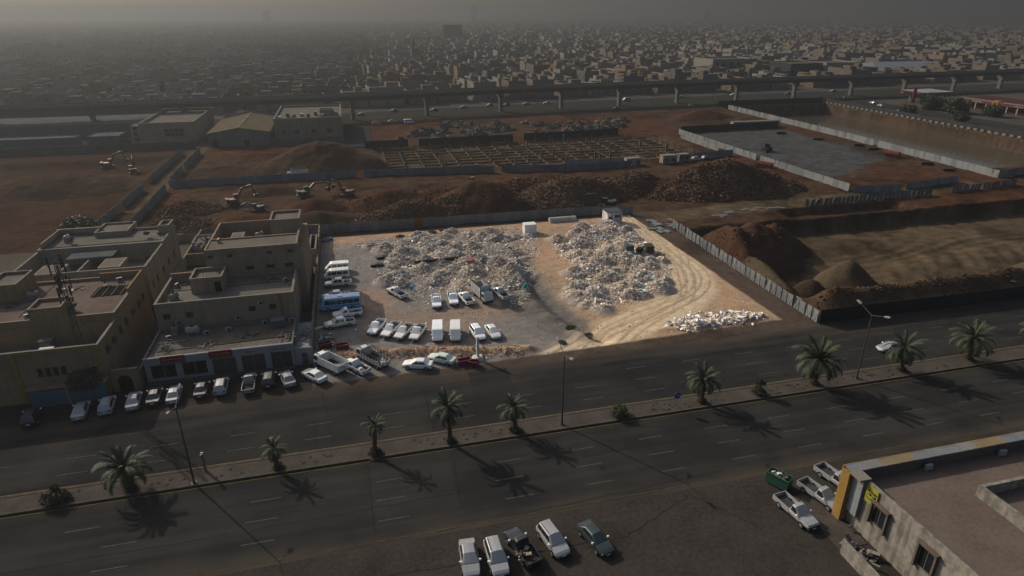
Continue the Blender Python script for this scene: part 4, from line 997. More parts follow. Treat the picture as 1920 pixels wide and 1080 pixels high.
for r_i, lst in rows.items():
    lst.sort(key=lambda s: s[1])
    for q, (dep, x, y, rr, ff) in enumerate(lst):
        hi = random.randrange(len(HV)); wi = random.randrange(len(WALLM)); bme, hme, wme, rme = HV[hi]
        o = ob('house', bme, None, (x, y, 0), R(random.choice((0,0,0,90,-90,180))+random.uniform(-2,2)+3))
        st = 'three' if max(v_.co.z for v_ in bme.vertices) > 10 else 'two'
        tag(o, '%s %s-storey house, %s from the left in the %s row behind the viaduct' % (WALLN[wi], st, ORD(q+1), ORD(r_i+1)), 'house', 'houses behind the viaduct')
        h2 = ob('stair_hut', hme, o); w2 = stuff(ob('windows', wme, o)); stuff(ob('roof_clutter', rme, o))
        for oo in (o, h2): oo.material_slots[0].link = 'OBJECT'; oo.material_slots[0].material = WALLM[wi]
# the rest of the city
V_, F_, C_, MI = [], [], [], []
def cbox(x0, y0, z0, x1, y1, z1, col, rcol, top=True):
    k = len(V_); V_.extend(((x0,y0,z0),(x1,y0,z0),(x1,y1,z0),(x0,y1,z0),(x0,y0,z1),(x1,y0,z1),(x1,y1,z1),(x0,y1,z1))); C_.extend([col]*8)
    F_.extend(((k,k+1,k+5,k+4),(k+1,k+2,k+6,k+5),(k+2,k+3,k+7,k+6),(k+3,k,k+4,k+7)))
    if top:
        k = len(V_); V_.extend(((x0,y0,z1),(x1,y0,z1),(x1,y1,z1),(x0,y1,z1))); C_.extend([rcol]*4); F_.append((k,k+1,k+2,k+3))
for dep, x, y, rr, ff in rest:
    bigf = random.choice((1,1,1,1,1,1,1.3,.8,1.5,2.3)); w = random.uniform(11,19)*ff*bigf; d = random.uniform(12,19)*ff*min(bigf,1.4); h = random.choice((4.2,4.5,7,7.8,8.4,8.8,10.5,11.5)); f_ = random.uniform(.75,1.2)
    c = tuple(v_*f_ for v_ in random.choice(WALLC)); rc = tuple(v_*random.uniform(.85,1.3) for v_ in (.088,.08,.069)); dk = (.03,.03,.032)
    x0, x1, y0, y1 = x-w/2, x+w/2, y-d/2, y+d/2
    cbox(x0, y0, 0, x1, y1, h, c, rc)
    cbox(x0, y0, h, x1, y0+.3, h+1.1, c, c); cbox(x0, y0+.3, h, x0+.3, y1, h+1.1, c, c); cbox(x1-.3, y0+.3, h, x1, y1, h+1.1, c, c)
    hx, hy = random.uniform(x0+2, x1-5), random.uniform(y0+3, y1-5); cbox(hx, hy, h+.002, hx+3.5*ff, hy+4*ff, h+3, c, rc)
    if random.random() < .5: cbox(hx-2.5, hy-1, h+.002, hx-1, hy+.5, h+1.6, (.2,.2,.19), (.2,.2,.19))
    if dep < 1700:
        for fl in range(int(h//3.2)):
            for q in range(3):
                a = x0+w*(q+.5)/3+random.uniform(-.6,.6); z = 1+3.2*fl
                k = len(V_); V_.extend(((a-.5,y0-.05,z),(a+.5,y0-.05,z),(a+.5,y0-.05,z+1.6),(a-.5,y0-.05,z+1.6))); C_.extend([dk]*4); F_.append((k,k+1,k+2,k+3))
        if random.random() < .55: cbox(x0-2.2, y0-3, 0, x0-2, y1+2, 2.8, c, c); cbox(x0-2, y0-3, 0, x1+1, y0-2.8, 2.8, c, c)
me = big_mesh('distant_houses', np.array(V_), np.array(F_), vmat('distant_walls', var=.18, scale=.1, fine=.8, bump=0), np.array(C_))
o = stuff(ob('distant_houses', me)); o['label'] = 'flat-roofed houses of the far city fading into haze'; o['category'] = 'houses'

# landmarks in the city
def arcade_building(x0, y0, x1, y1, h, lab, mat, nb_):
    t = thing('arcade_building', lab, 'building', ((x0+x1)/2, y0, 0)); block(t, x0, y0, x1, y1, h-1, h, mat, M_HROOF, t=.5)
    n = nb_
    for k in range(n):
        xc = x0 + (x1-x0)*(k+.5)/n; w_ = (x1-x0)/n*.28; zb = 2; zt = h-4.2
        pts_ = [(xc-w_,zb),(xc+w_,zb),(xc+w_,zt)] + [(xc+w_*math.cos(math.pi*q/6), zt+w_*math.sin(math.pi*q/6)) for q in range(1,6)] + [(xc-w_,zt)]
        m = MB(); m.add([(p[0],y0-.06,p[1]) for p in pts_], [tuple(range(len(pts_)))]); wob('arched_window', m.mesh('arched_window', M_HWIN), t)
        wob('pilaster', MB().box(x0+(x1-x0)*k/n-.35,y0-.3,0,x0+(x1-x0)*k/n+.35,y0-.002,h+.5).mesh('pilaster', mat), t)
M_CRM = nmat('cream_city_wall', (0.186,0.1705,0.1426), var=.15, scale=.1, streak=.8)
arcade_building(386,474,420,510,13,'cream arcaded building with tall arched windows right of centre behind the viaduct', M_CRM, 9)
arcade_building(302,508,344,540,15,'wide cream hall with arched windows left of the dark glass block', M_CRM, 6)
gb = thing('glass_block', 'dark glass-fronted block beside the cream arcaded building', 'building', (369, 474, 0)); block(gb, 354, 476, 384, 505, 12, 12.8, nmat('dark_cladding', (0.0372,0.0403,0.0465), var=.2), M_HROOF)
for k in range(8): wob('mullion', MB().box(355+3.7*k,475.8,0,355.5+3.7*k,476,12).mesh('mullion', M_PLATE), gb)
hs = thing('hangar', 'wide hall with a pale blue-grey sheet roof behind the viaduct at right', 'hall', (490, 484, 0))
wob('wall', MB().box(444,484,0,536,530,6).mesh('wall', WALLM[4]), hs); wob('roof', MB().add([(443,483,6.05),(537,483,6.05),(537,531,6.05),(443,531,6.05),(460,506,10.5),(520,506,10.5)],[(0,1,5,4),(1,2,5),(2,3,4,5),(3,0,4)]).mesh('roof', nmat('pale_sheet_roof', (0.124,0.1364,0.1488), rough=.5)), hs)
mn = thing('minaret', 'slender minaret with a balcony rising above the houses', 'minaret', (73.5, 700, 0))
ob('shaft', MB().box(-2.2,-2.2,0,2.2,2.2,17).cyl((0,0,17),(0,0,24),1.7,1.5,8).mesh('shaft', WALLM[2]), mn); ob('balcony', MB().cyl((0,0,17),(0,0,18),2.8,2.9,8).cyl((0,0,23),(0,0,23.6),2.1,n=8).mesh('balcony', WALLM[1]), mn); ob('spire', MB().cyl((0,0,24),(0,0,29),1.4,.1,8).mesh('spire', WALLM[3]), mn)
for k, (x, y, w_, h_, lab) in enumerate(((-330,3600,34,60,'left hazy tower on the horizon'),(760,3900,30,88,'tallest hazy tower on the horizon, in the middle'),(2000,3500,36,62,'right hazy tower on the horizon'))):
    t_ = thing('distant_tower', lab, 'tower', (x, y, 0)); ob('shaft', MB().box(-w_/2,-w_/2,0,w_/2,w_/2,h_).mesh('shaft', WALLM[4]), t_); ob('crown', MB().box(-w_/3,-w_/3,h_,w_/3,w_/3,h_+6).mesh('crown', WALLM[2]), t_)
    for q in range(int(h_//8)): ob('window_band', MB().box(-w_/2+1,-w_/2-.2,4+8*q,w_/2-1,-w_/2-.02,8+8*q).mesh('window_band', M_HWIN), t_)
tw = thing('office_slab', 'tall dark office slab on the far skyline', 'building', (205, 1270, 0)); block(tw, 190, 1270, 225, 1290, 30, 31, nmat('far_slab', (0.0558,0.062,0.062), var=.2), M_HROOF)
for k in range(8): wob('window_band', MB().box(190.5,1269.8,3+3.4*k,224.5,1269.98,4.8+3.4*k).mesh('window_band', M_HWIN), tw)
# shops on the boulevard at the right edge
rs = thing('red_shop_front', 'low shop with a red fascia and white columns at the right edge', 'shops', (352, 296, 0))
wob('wall', MB().box(351,268,0,372,312,5.2).mesh('wall', nmat('dark_red_wall', (.06,.025,.025), var=.2)), rs); wob('fascia', MB().box(348,268,3.6,350.98,286,5.0).box(348,290,3.6,350.98,312,5.0).mesh('fascia', M_SIGNR), rs); wob('coping', MB().box(347.8,267.8,5.0,351,312.2,5.25).mesh('coping', M_CAP), rs)
wob('portal', MB().box(347.6,286.2,0,351,287.2,5.9).box(347.6,288.8,0,351,289.8,5.9).box(347.6,287.2,4.8,351,288.8,5.9).mesh('portal', M_OCH), rs)
for yy in (269,275,281,293.5,300,306,311): wob('column', MB().box(348.2,yy-.35,0,348.9,yy+.35,3.6).mesh('column', M_WHITEP), rs)
lt = MB(); r_ = random.Random(2)
for y0, n in ((272,9),(296,10)):
    y = y0
    for k in range(n): lt.box(347.93,y,4.0,347.99,y+.5,4.2+r_.choice((.1,.4))); y += .62
wob('lettering', lt.mesh('lettering', M_LETW), rs)
pv = thing('petrol_canopy', 'red and white petrol station canopy under the viaduct at right', 'canopy', (349, 335, 0)); wob('canopy', MB().box(338,326,5.4,360,344,6.4).mesh('canopy', M_WHITEP), pv); wob('fascia', MB().box(337.9,325.8,5.5,360.1,325.99,6.3).box(337.7,325.8,5.5,337.99,344.2,6.3).mesh('fascia', M_SIGNR), pv)
for x, y in ((342,330),(356,330),(342,340),(356,340)): wob('column', MB().box(x-.3,y-.3,0,x+.3,y+.3,5.4).mesh('column', M_WHITEP), pv)
wob('totem', MB().box(334,330,0,336,330.6,9).mesh('totem', M_SIGNR), pv)
# ------------------------------------------------------------------ fences
M_PAN = [nmat('fence_panel_%s' % k, c, rough=.55, var=.14, scale=.4, fine=3, streak=.9) for k, c in (('pale', (.17,.173,.173)), ('grey', (.12,.127,.131)), ('dull', (.095,.102,.108)))]
M_BLK = nmat('black_sheeting', (.010,.011,.012), rough=.6, var=.3); M_POST = nmat('fence_post', (.05,.05,.05), var=.2)
def corr_panel(w, h, mats, depth=.035, n=8):
    m = MB(); xs = [-w/2 + w*k/n for k in range(n+1)]
    for k in range(n):
        d0, d1 = depth*(k % 2), depth*((k+1) % 2); a, b_ = xs[k], xs[k+1]
        m.quad((a,d0,0),(b_,d1,0),(b_,d1,h),(a,d0,h)); m.quad((a,d0+.02,h),(b_,d1+.02,h),(b_,d1+.02,0),(a,d0+.02,0)); m.quad((a,d0,h),(b_,d1,h),(b_,d1+.02,h),(a,d0+.02,h))
    return m.mesh('panel', mats)
PANEL = {}
def fence(label, pts, h=2.4, pw=2.0, mats=(1,), zf=None, gap=.06, name='site_fence', tilt=2.0, post=True, mis=.03):
    cx = sum(p[0] for p in pts)/len(pts); cy = sum(p[1] for p in pts)/len(pts)
    root = thing(name, label, 'fence', (cx, cy, 0))
    for (x0, y0), (x1, y1) in zip(pts[:-1], pts[1:]):
        ln = math.hypot(x1-x0, y1-y0); n = max(1, int(round(ln/pw))); a = math.atan2(y1-y0, x1-x0); w = ln/n
        for k in range(n):
            if random.random() < mis and n > 6: continue
            x, y = x0+(x1-x0)*(k+.5)/n, y0+(y1-y0)*(k+.5)/n; z = zf(x, y) if zf else 0
            mi = random.choice(mats); key = (round(w, 2), h, mi)
            if key not in PANEL: PANEL[key] = corr_panel(w-gap, h, M_BLK if mi == 9 else M_PAN[mi])
            ob('panel', PANEL[key], root, (x-cx, y-cy, z-.05), rot=(R(random.gauss(0, tilt)), 0, a + R(random.gauss(0, .6))))
            if post:
                pk = ('post', h)
                if pk not in PANEL: PANEL[pk] = MB().box(-.04,.05,0,.04,.13,h+.12).beam((0,.12,h*.8),(0,1.1,0),.05,.05).mesh('post', M_POST)
                ob('post', PANEL[pk], root, (x0+(x1-x0)*k/n-cx, y0+(y1-y0)*k/n-cy, z-.05), rz=a)
    return root
fence('grey panel fence along the back of the rubble lot', [(-43,160.6),(-9,157.2),(64,156.0),(72.5,153.6)], 2.5, 2.4, (1,2), mis=0)
tag(ob('gate_panel', MB().box(-1.1,-.06,0,1.1,0,2.5).mesh('gate_panel', nmat('rusty_gate', (.14,.075,.02), var=.4)), None, (15.2,156.6,0)), 'rusty ochre gate panel in the grey back fence', 'gate')
fence('pale panel fence between the lot and the excavation', [(76.8,84.8),(77.2,118),(77.6,141)], 2.3, 1.75, (0,0,1), tilt=3.5, mis=.02, gap=.16)
fence('black sheet fence along the street right of the lot', [(76.9,84.4),(190,83.6)], 2.75, 3.0, (9,), name='black_fence', tilt=.4, gap=.0, mis=0)
fence('grey panel fence on the left of the dirt lane', [(-62.8,172),(-62.2,214)], 2.5, 2.2, (1,2), zf=None); fence('grey panel fence at the upper left of the dirt lane', [(-62.7,223),(-62.4,271)], 2.5, 2.2, (1,2))
fence('grey panel fence on the right of the dirt lane', [(-55,166),(-55.5,212)], 2.5, 2.2, (2,1)); fence('grey panel fence at the upper right of the dirt lane', [(-56,222),(-56.1,271)], 2.5, 2.2, (2,1))
fence('long grey fence in front of the largest earth mound and foundations', [(-55.5,216.5),(11,216.2),(45,212.2),(79,207),(96,208.5)], 2.4, 2.4, (2,1,1), mis=.02)
fence('pale fence at the front right of the foundation site', [(74,214.8),(96,213.5)], 2.4, 2.4, (1,0)); fence('grey fence behind the parked site cars', [(118,214.5),(142,217)], 2.4, 2.4, (1,))
fence('black sheet fence behind the left of the foundation site', [(6.3,265.6),(23.6,265.8)], 3.0, 3, (9,), name='black_fence', tilt=.5, mis=0); fence('black sheet fence behind the middle of the foundation site', [(28,266),(68,267)], 3.0, 3, (9,), name='black_fence', tilt=.5, mis=0); fence('black sheet fence behind the right of the foundation site', [(73,267.6),(97,269),(118,271.5)], 3.0, 3, (9,), name='black_fence', tilt=.5, mis=0)
fence('black sheet fence in front of the white site cabins', [(147,268),(199,270)], 3.0, 3, (9,), name='black_fence', tilt=.5, mis=0)
fence('pale panel fence round the grey hardcore pad', [(145,266),(145.6,214),(146.2,188),(147,158.5),(157,156.6),(189,161.5)], 2.4, 2.2, (0,0,1), mis=.02)
fence('second pale fence line beside the foundation site', [(140.6,256),(141.2,226)], 2.4, 2.2, (0,1), mis=.05)
fence('long pale fence between the hardcore pad and the flooded pit', [(211,333),(210.6,250),(207,163)], 2.6, 2.4, (0,0,1), mis=.01); fence('short pale fence at the right end of the pad', [(207,163),(224,166)], 2.6, 2.4, (0,1))
fence('leaning slatted fence along the upper cut of the excavation', [(123,149.2),(168,150.8)], 2.1, 1.5, (2,), tilt=9, gap=.3); fence('leaning slatted fence at the right end of the upper cut', [(176,151.3),(204,154.2)], 2.1, 1.5, (2,), tilt=9, gap=.3)
fence('dark mesh fence on top of the long pit wall', [(284.6,345),(284.6,180)], 2.6, 3.0, (9,), name='black_fence', tilt=.4, mis=0); fence('black sheet fence at the far end of the pit', [(213,346.5),(284,346.5)], 3.0, 3, (9,), name='black_fence', tilt=.4, mis=0)
bar = MB().box(-.9,-.3,0,.9,.3,.25).box(-.9,-.14,.25,.9,.14,.85).mesh('concrete_barrier', M_CAP)
for k in range(46): tag(ob('concrete_barrier', bar, None, (283.9, 342-3.6*k, .05), R(90+random.uniform(-5,5))), 'pale concrete block on the pit rim, %s from its far corner' % ORD(k+1), 'barrier', 'blocks on the pit rim')
fp = MB()
for k in range(16): fp.obox((random.gauss(0,2.2), random.gauss(0,2.6), .1+.05*k % .4), (2.2,1.1,.04), Matrix.Rotation(random.uniform(0,3),4,'Z') @ Matrix.Rotation(random.uniform(-.25,.25),4,'X'))
tag(ob('sheet_pile', fp.mesh('sheet_pile', M_PAN[1]), None, (76.2,142.5,.15)), 'collapsed pale fence sheets at the back right corner of the lot', 'sheets')
for q, (x, y) in enumerate(((104,150),(113,150.5),(95,147.6))):
    fp = MB()
    for k in range(4): fp.obox((random.gauss(0,2.6), random.gauss(0,.8), .04+.02*k), (2.6,1.1,.04), random.gauss(.1,.3))
    tag(ob('sheet_pile', fp.mesh('sheet_pile', M_PAN[2]), None, (x, y, hsite(x, y)+.05)), ['flattened fence sheets at the foot of the leaning fence','flattened fence sheets beside the longest stony heap','flattened fence sheets nearest the dirt track bend'][q], 'sheets')

# ------------------------------------------------------------------ foundation site
M_BEAM = nmat('ground_beam', (.085,.07,.052), var=.25, scale=.3); M_RUST = nmat('rebar', (.11,.06,.035), var=.3)
fs_ = thing('foundation_site', 'grid of ground beams and rebar column stubs inside black fences', 'foundations', (70, 240, -.9))
ysb = [221.5+5.2*k for k in range(9)]; xsb = [13+6.4*k for k in range(19)]
for k, y in enumerate(ysb):
    for q in range(len(xsb)-1):
        if random.random() < .88: ob('ground_beam', MB().box(xsb[q]-70,-.17,0,xsb[q+1]-70-.6,.17,.5).mesh('ground_beam', M_BEAM), fs_, (0, y-240, 0))
for x in xsb:
    for q in range(len(ysb)-1):
        if random.random() < .88: ob('ground_beam', MB().box(-.17,ysb[q]-240+.3,0,.17,ysb[q+1]-240-.3,.48).mesh('ground_beam', M_BEAM), fs_, (x-70.3, 0, 0))
stub = MB().box(-.2,-.2,0,.2,.2,1.5,0); 
for dx in (-.2,.2):
    for dy in (-.2,.2): stub.cyl((dx,dy,1.3),(dx*1.2,dy*1.2,3.2),.045,n=4,m=1)
stub = stub.mesh('column_stub', [M_BEAM, M_RUST]); tall = MB().box(-.3,-.3,0,.3,.3,3.4).mesh('column_stub', M_BEAM)
for y in ysb:
    for x in xsb:
        if random.random() < .85: ob('column_stub', tall if random.random() < .12 else stub, fs_, (x-70.3+random.uniform(-.2,.2), y-240, .1))
fxs = sorted(random.uniform(14,128) for _ in range(26))
for k in range(26):
    tb = MB()
    for q in range(6): tb.obox((random.gauss(0,.8), random.gauss(0,.5), .1+.06*q), (random.uniform(1.5,3.2),.22,.1), random.uniform(0,3))
    tag(ob('formwork_pile', tb.mesh('formwork_pile', M_BEAM), None, (fxs[k], random.uniform(222,262), -.8)), 'loose formwork boards between the ground beams, %s pile from the left' % ORD(k+1), 'timber', 'formwork piles in the foundation site')

# ------------------------------------------------------------------ cabins, kiosks, tanks
def cabin(x, y, rz, L, w, h, mat, lab, cat='cabin', nwin=2, name='site_cabin'):
    t = tag(empty(name, (x, y, hsite(x, y) if not (-9 < x < 77 and y < 156) else hlot(x, y)), rz), lab, cat)
    ob('shell', MB().box(-L/2,-w/2,.1,L/2,w/2,h).mesh('shell', mat), t); ob('roof', MB().box(-L/2-.08,-w/2-.08,h,L/2+.08,w/2+.08,h+.12).mesh('roof', M_CAP), t)
    for k in range(nwin): ob('window', MB().box(-L/2+L*(k+.3)/nwin,-w/2-.04,1.1,-L/2+L*(k+.3)/nwin+1.0,-w/2-.005,1.9).mesh('window', M_PANE), t)
    ob('door', MB().box(L/2-1.3,-w/2-.04,.15,L/2-.5,-w/2-.005,2.0).mesh('door', M_PLATE), t)
    return t
M_KIOSK = nmat('white_painted_steel', (.6,.61,.6), rough=.5, var=.08, streak=.4)
M_CABW = nmat('dimmed_white_cabin', (.2,.2,.195), rough=.6, var=.1, streak=.5)  # cabin white darkened to imitate dimmer light outside the lot
cabin(98.1,211.4,0,5.5,2.6,2.7,M_CABW,'white cabin at the corner of the foundation fence'); cabin(112.0,211.2,0,5.5,2.8,2.9,M_BEIW,'beige cabin left of the parked site cars'); cabin(118.5,212.6,0,4,2.6,2.7,M_GRYW,'grey cabin between the beige cabin and the site cars')
for k in range(4): cabin(180+6.3*k,274.5,0,6.1,2.6,2.8,M_CABW,['leftmost white cabin of the far row','second white cabin of the far row from the left','third white cabin of the far row from the left','rightmost white cabin of the far row'][k])
kb = thing('white_kiosk', 'plain white box cabin among the rubble at the back of the lot', 'cabin', (41.3,145.6,hlot(41.3,144)))
ob('shell', MB().box(-1.5,-1.1,0,1.5,1.1,2.3).mesh('shell', M_KIOSK), kb); ob('roof', MB().box(-1.55,-1.15,2.3,1.55,1.15,2.42).mesh('roof', M_KIOSK), kb)
kc = thing('guard_kiosk', 'white and grey kiosk with stained wall at the back corner of the lot', 'kiosk', (64.4,148.6,.15))
ob('shell', MB().box(-2,-1.8,0,2,1.8,3.1).mesh('shell', nmat('stained_white', (.5,.5,.49), var=.35, scale=.8, streak=2.0)), kc); ob('roof', MB().box(-2.15,-1.95,3.1,2.15,1.95,3.28).mesh('roof', M_DMETAL), kc); ob('window', MB().box(-.1,-1.85,1.7,1.6,-1.8,2.5).mesh('window', M_PANE), kc); ob('door', MB().box(-1.7,-1.85,.1,-.8,-1.8,2.1).mesh('door', M_PLATE), kc)
tkk = thing('half_round_tank', 'long half-round concrete tank lying by the back fence', 'tank', (52.3,152.9,.1)); rg = []
for x in (-3.6,3.6): rg.append([(x,-1.0,0)]+[(x,1.0*math.cos(math.pi-math.pi*k/10),1.0*math.sin(math.pi*k/10)+.15) for k in range(11)]+[(x,1.0,0)])
ob('barrel', MB().loft(rg).mesh('barrel', nmat('tank_concrete', (.34,.32,.28), var=.2), fix=True), tkk)
def tanker(x, y, rz, lab):
    t = tag(empty('fuel_tank', (x, y, hsite(x, y)), rz), lab, 'tank'); rg = []
    for xx, q in ((-3,.5),(-2.8,1),(2.8,1),(3,.5)): rg.append([(xx,.9*q*math.cos(2*math.pi*k/12),1.3+.9*q*math.sin(2*math.pi*k/12)) for k in range(12)])
    ob('barrel', MB().loft(rg).mesh('barrel', nmat('orange_red_paint', (0.13,0.0358,0.0228), var=.2)), t)
    for xx in (-2,2): ob('cradle', MB().box(xx-.2,-.8,0,xx+.2,.8,.6).mesh('cradle', M_DMETAL), t)
tanker(141.6,196,R(-62),'orange-red cylindrical tank beside the pale pad fence'); tanker(200,201,R(-70),'orange-red cylindrical tank beside the long pit fence')
for k, (x, y) in enumerate(((190,255),(196,238),(203,214),(203,222),(201,186),(200,176))):
    s = MB(); s.box(-2,-1,0,2,1,.9); s.box(-1.7,-.8,.9,1.7,.8,1.0)
    tag(ob('dark_skip', s.mesh('dark_skip', M_BLK), None, (x, y, hsite(x, y)), R(-20)), 'dark covered stack on the grey pad, number %s from the far end' % ['one','two','three','four','five','six'][k], 'stack', 'dark stacks on the pad')

# ------------------------------------------------------------------ machines
def excavator(x, y, rz, paint, lab, swing=0.0, boom=55, stick=-70, s=1.0):
    t = tag(empty('excavator', (x, y, hsite(x, y)), rz), lab, 'excavator'); s *= .86; t.scale = (s, s, s)
    trk = MB()
    rgp = [(-2.1,.25),(-1.8,.02),(1.8,.02),(2.1,.25),(2.1,.6),(1.8,.85),(-1.8,.85),(-2.1,.6)]
    trk.loft([[(p[0],yy,p[1]) for p in rgp] for yy in (-.28,.28)]); trk = trk.mesh('track', M_DMETAL, fix=True)
    for yy in (-1.15,1.15): ob('track', trk, t, (0,yy,0))
    ob('undercarriage', MB().box(-1,-.9,.4,1,.9,.95).cyl((0,0,.9),(0,0,1.15),.8,n=12).mesh('undercarriage', M_DMETAL), t)
    up = ob('house', MB().box(-2.2,-1.25,1.15,.6,1.25,2.05).box(-2.3,-1.2,1.2,-1.5,1.2,2.3).box(.6,-1.25,1.15,1.2,-.4,1.9).mesh('house', paint), t, rz=swing)
    ob('cab', MB().box(.1,.35,2.05,1.4,1.25,3.0).box(.05,.3,3.0,1.45,1.3,3.08).mesh('cab', paint), up); ob('cab_window', MB().box(.2,1.25,2.2,1.3,1.27,2.9).box(1.4,.42,2.15,1.43,1.18,2.9).mesh('cab_window', M_PANE), up)
    a = R(boom); p0 = Vector((.9,0,1.8)); p1 = p0 + Vector((math.cos(a)*3.2,0,math.sin(a)*3.2)); a2 = R(boom-45); p2 = p1 + Vector((math.cos(a2)*2.6,0,math.sin(a2)*2.6)); a3 = R(stick); p3 = p2 + Vector((math.cos(a3)*2.9,0,math.sin(a3)*2.9))
    ob('boom', MB().beam(p0,p1,.42,.6).beam(p1-Vector((.1,0,0)),p2,.38,.5).mesh('boom', paint), up); ob('stick', MB().beam(p2+Vector((0,0,.15)),p3,.32,.4).mesh('stick', paint), up)
    bk = MB(); pr_ = [(0,.2),(.9,.0),(.9,-.25),(.3,-1.0),(-.35,-.8),(-.4,-.2)]
    bk.loft([[(p3.x+q[0],yy,p3.z+q[1]) for q in pr_] for yy in (-.55,.55)]); ob('bucket', bk.mesh('bucket', M_DMETAL, fix=True), up)
    ob('hydraulic_ram', MB().cyl(p0+Vector((.3,.3,-.3)),p1+Vector((.2,.3,-.1)),.09,n=6).cyl(p1+Vector((.2,0,.35)),p2+Vector((-.2,0,.45)),.09,n=6).mesh('hydraulic_ram', M_METAL), up)
    return t
M_ORX = nmat('orange_machine_paint', (.105,.034,.02), rough=.5, var=.2); M_GNX = nmat('dark_green_machine_paint', (.035,.05,.035), rough=.5, var=.2); M_YLX = nmat('ochre_machine_paint', (0.091,0.0553,0.0195), rough=.5, var=.2); M_DKX = nmat('dark_machine_paint', (.028,.03,.032), rough=.5, var=.2)
excavator(-33,190,R(20),M_ORX,'orange excavator with raised boom by the small stony piles',boom=60,s=1.15); excavator(-26,182.5,R(160),M_GNX,'small dark green excavator in front of the orange one',boom=20,stick=-40,s=.9)
excavator(-86,262,R(10),M_ORX,'leftmost orange excavator on the far spoil',boom=62,s=1.2); excavator(-74,248,R(100),M_ORX,'orange excavator facing the compound wall left of the dirt lane',boom=70,s=1.1)
excavator(-14,194,R(20),M_GNX,'dark green excavator with its boom stretched low behind the small reddish mound',boom=42,stick=-25,s=1.15); excavator(-2,192,R(150),M_ORX,'orange-armed excavator behind the low red ridge',boom=58,s=1.1)
excavator(68.3,161.5,R(165),M_DKX,'dark excavator behind the guard kiosk, arm reaching left',boom=40,stick=-80,s=1.2)
def loader(x, y, rz, paint, lab):
    t = tag(empty('wheel_loader', (x, y, hsite(x, y)), rz), lab, 'loader')
    ob('chassis', MB().box(-2.6,-.9,.7,.2,.9,1.8).box(.2,-.6,.6,1.8,.6,1.3).mesh('chassis', paint), t); ob('cab', MB().box(-.9,-.75,1.8,.3,.75,3.1).mesh('cab', M_PANE), t); ob('cab_roof', MB().box(-1,-.85,3.1,.4,.85,3.22).mesh('cab_roof', paint), t)
    ob('lift_arm', MB().beam((.6,-.5,1.4),(2.9,-.5,.7),.18,.3).beam((.6,.5,1.4),(2.9,.5,.7),.18,.3).mesh('lift_arm', paint), t); bk = MB(); bk.loft([[(2.7+q[0],yy,.1+q[1]) for q in ((0,0),(1,0),(.25,.35),(.1,1.0),(0,1.0))] for yy in (-1.2,1.2)]); ob('bucket', bk.mesh('bucket', M_DMETAL, fix=True), t)
    wme = MB().cyl((0,-.25,0),(0,.25,0),.7,n=14).mesh('wheel', M_DARK)
    for xx in (-1.6,1.2):
        for yy in (-1.05,1.05): ob('wheel', wme, t, (xx,yy,.7))
loader(36,194,R(200),M_YLX,'ochre wheel loader on the ridge behind the dark red mound'); loader(159.5,221,R(-150),M_DKX,'dark wheel loader on the grey hardcore pad')

# ------------------------------------------------------------------ vegetation
M_LEAFS = [nmat('leaf_%s' % k, c, rough=.7, var=.35, scale=1.5, fine=5, spec=.2) for k, c in (('palm', (.040,.048,.026)), ('olive', (.044,.048,.030)), ('shrub', (.052,.052,.026)), ('tree', (.040,.055,.028)))]
M_BARK = nmat('palm_bark', (.075,.055,.038), var=.35, scale=3, fine=12, bump=.8)
def frond_mesh(L, droop, seed):
    r_ = random.Random(seed); m = MB(); pts_ = []; x = z = 0.0; a = .0; n = 11
    for k in range(n+1):
        pts_.append(Vector((x, 0, z))); x += L/n*math.cos(a); z += L/n*math.sin(a); a -= droop/n*(.5+1.3*k/n)
    for k in range(n):
        w = .018*(1-k/n)+.005; p, q = pts_[k], pts_[k+1]
        m.quad(p+Vector((0,-w,0)), q+Vector((0,-w*.8,0)), q+Vector((0,w*.8,0)), p+Vector((0,w,0)))
        if k < 1: continue
        for j in range(5):
            c = p.lerp(q, j/5); t = (k+j/5)/n; ll = L*.25*math.sin(math.pi*min(1, .12+.80*t))**.7*r_.uniform(.75,1.15); d = (q-p).normalized()
            for s in (-1, 1):
                tip = c + d*ll*.70 + Vector((0, s*ll*.64, -ll*r_.uniform(.05,.55))); b0 = c + d*.013; b1 = c - d*.017
                m.add([tuple(b1), tuple(b0), tuple(tip)], [(0,1,2)] if s > 0 else [(0,2,1)])
    return m.mesh('frond', M_LEAFS[0])
FRM = M_LEAFS[0]
FR = [[frond_mesh(1.0, dr, 30+i*5+j) for j in range(2)] for i, dr in enumerate((.8,1.5,2.1,2.6))]
DEAD = [frond_mesh(1.0, 2.2, 90+j) for j in range(2)]
M_DEAD = nmat('dead_frond', (.075,.055,.032), var=.3)
for d_ in DEAD: d_.materials[0] = M_DEAD
def bush_mesh(r, h, n, mat, seed, leaf=.12):
    q = np.random.default_rng(seed); nc = 70; aa = q.uniform(0, 6.283, nc); ra = r*.78*np.sqrt(q.random(nc)); cc = np.stack([ra*np.cos(aa), ra*np.sin(aa), h*.95*np.sqrt(np.clip(1-(ra/r)**2, 0, 1))*q.uniform(.25,1,nc)], 1)
    idx = q.integers(0, nc, n); p = cc[idx] + q.normal(0, r*.10, (n, 3)); p[:, 2] = np.clip(p[:, 2], .03, h*1.1)
    u = q.normal(size=(n,3)); u /= np.linalg.norm(u, axis=1)[:, None]; v_ = np.cross(u, q.normal(size=(n,3))); v_ /= np.linalg.norm(v_, axis=1)[:, None]; s = leaf*q.uniform(.6,1.4,(n,1))
    V4 = np.stack([p-u*s-v_*s*.5, p+u*s-v_*s*.5, p+u*s+v_*s*.5, p-u*s+v_*s*.5], 1).reshape(-1,3)
    return big_mesh('foliage', V4, np.arange(4*n).reshape(-1,4), mat)
BUSH = [bush_mesh(1.0, .95, 3600, M_LEAFS[2], i+1, .042) for i in range(3)]
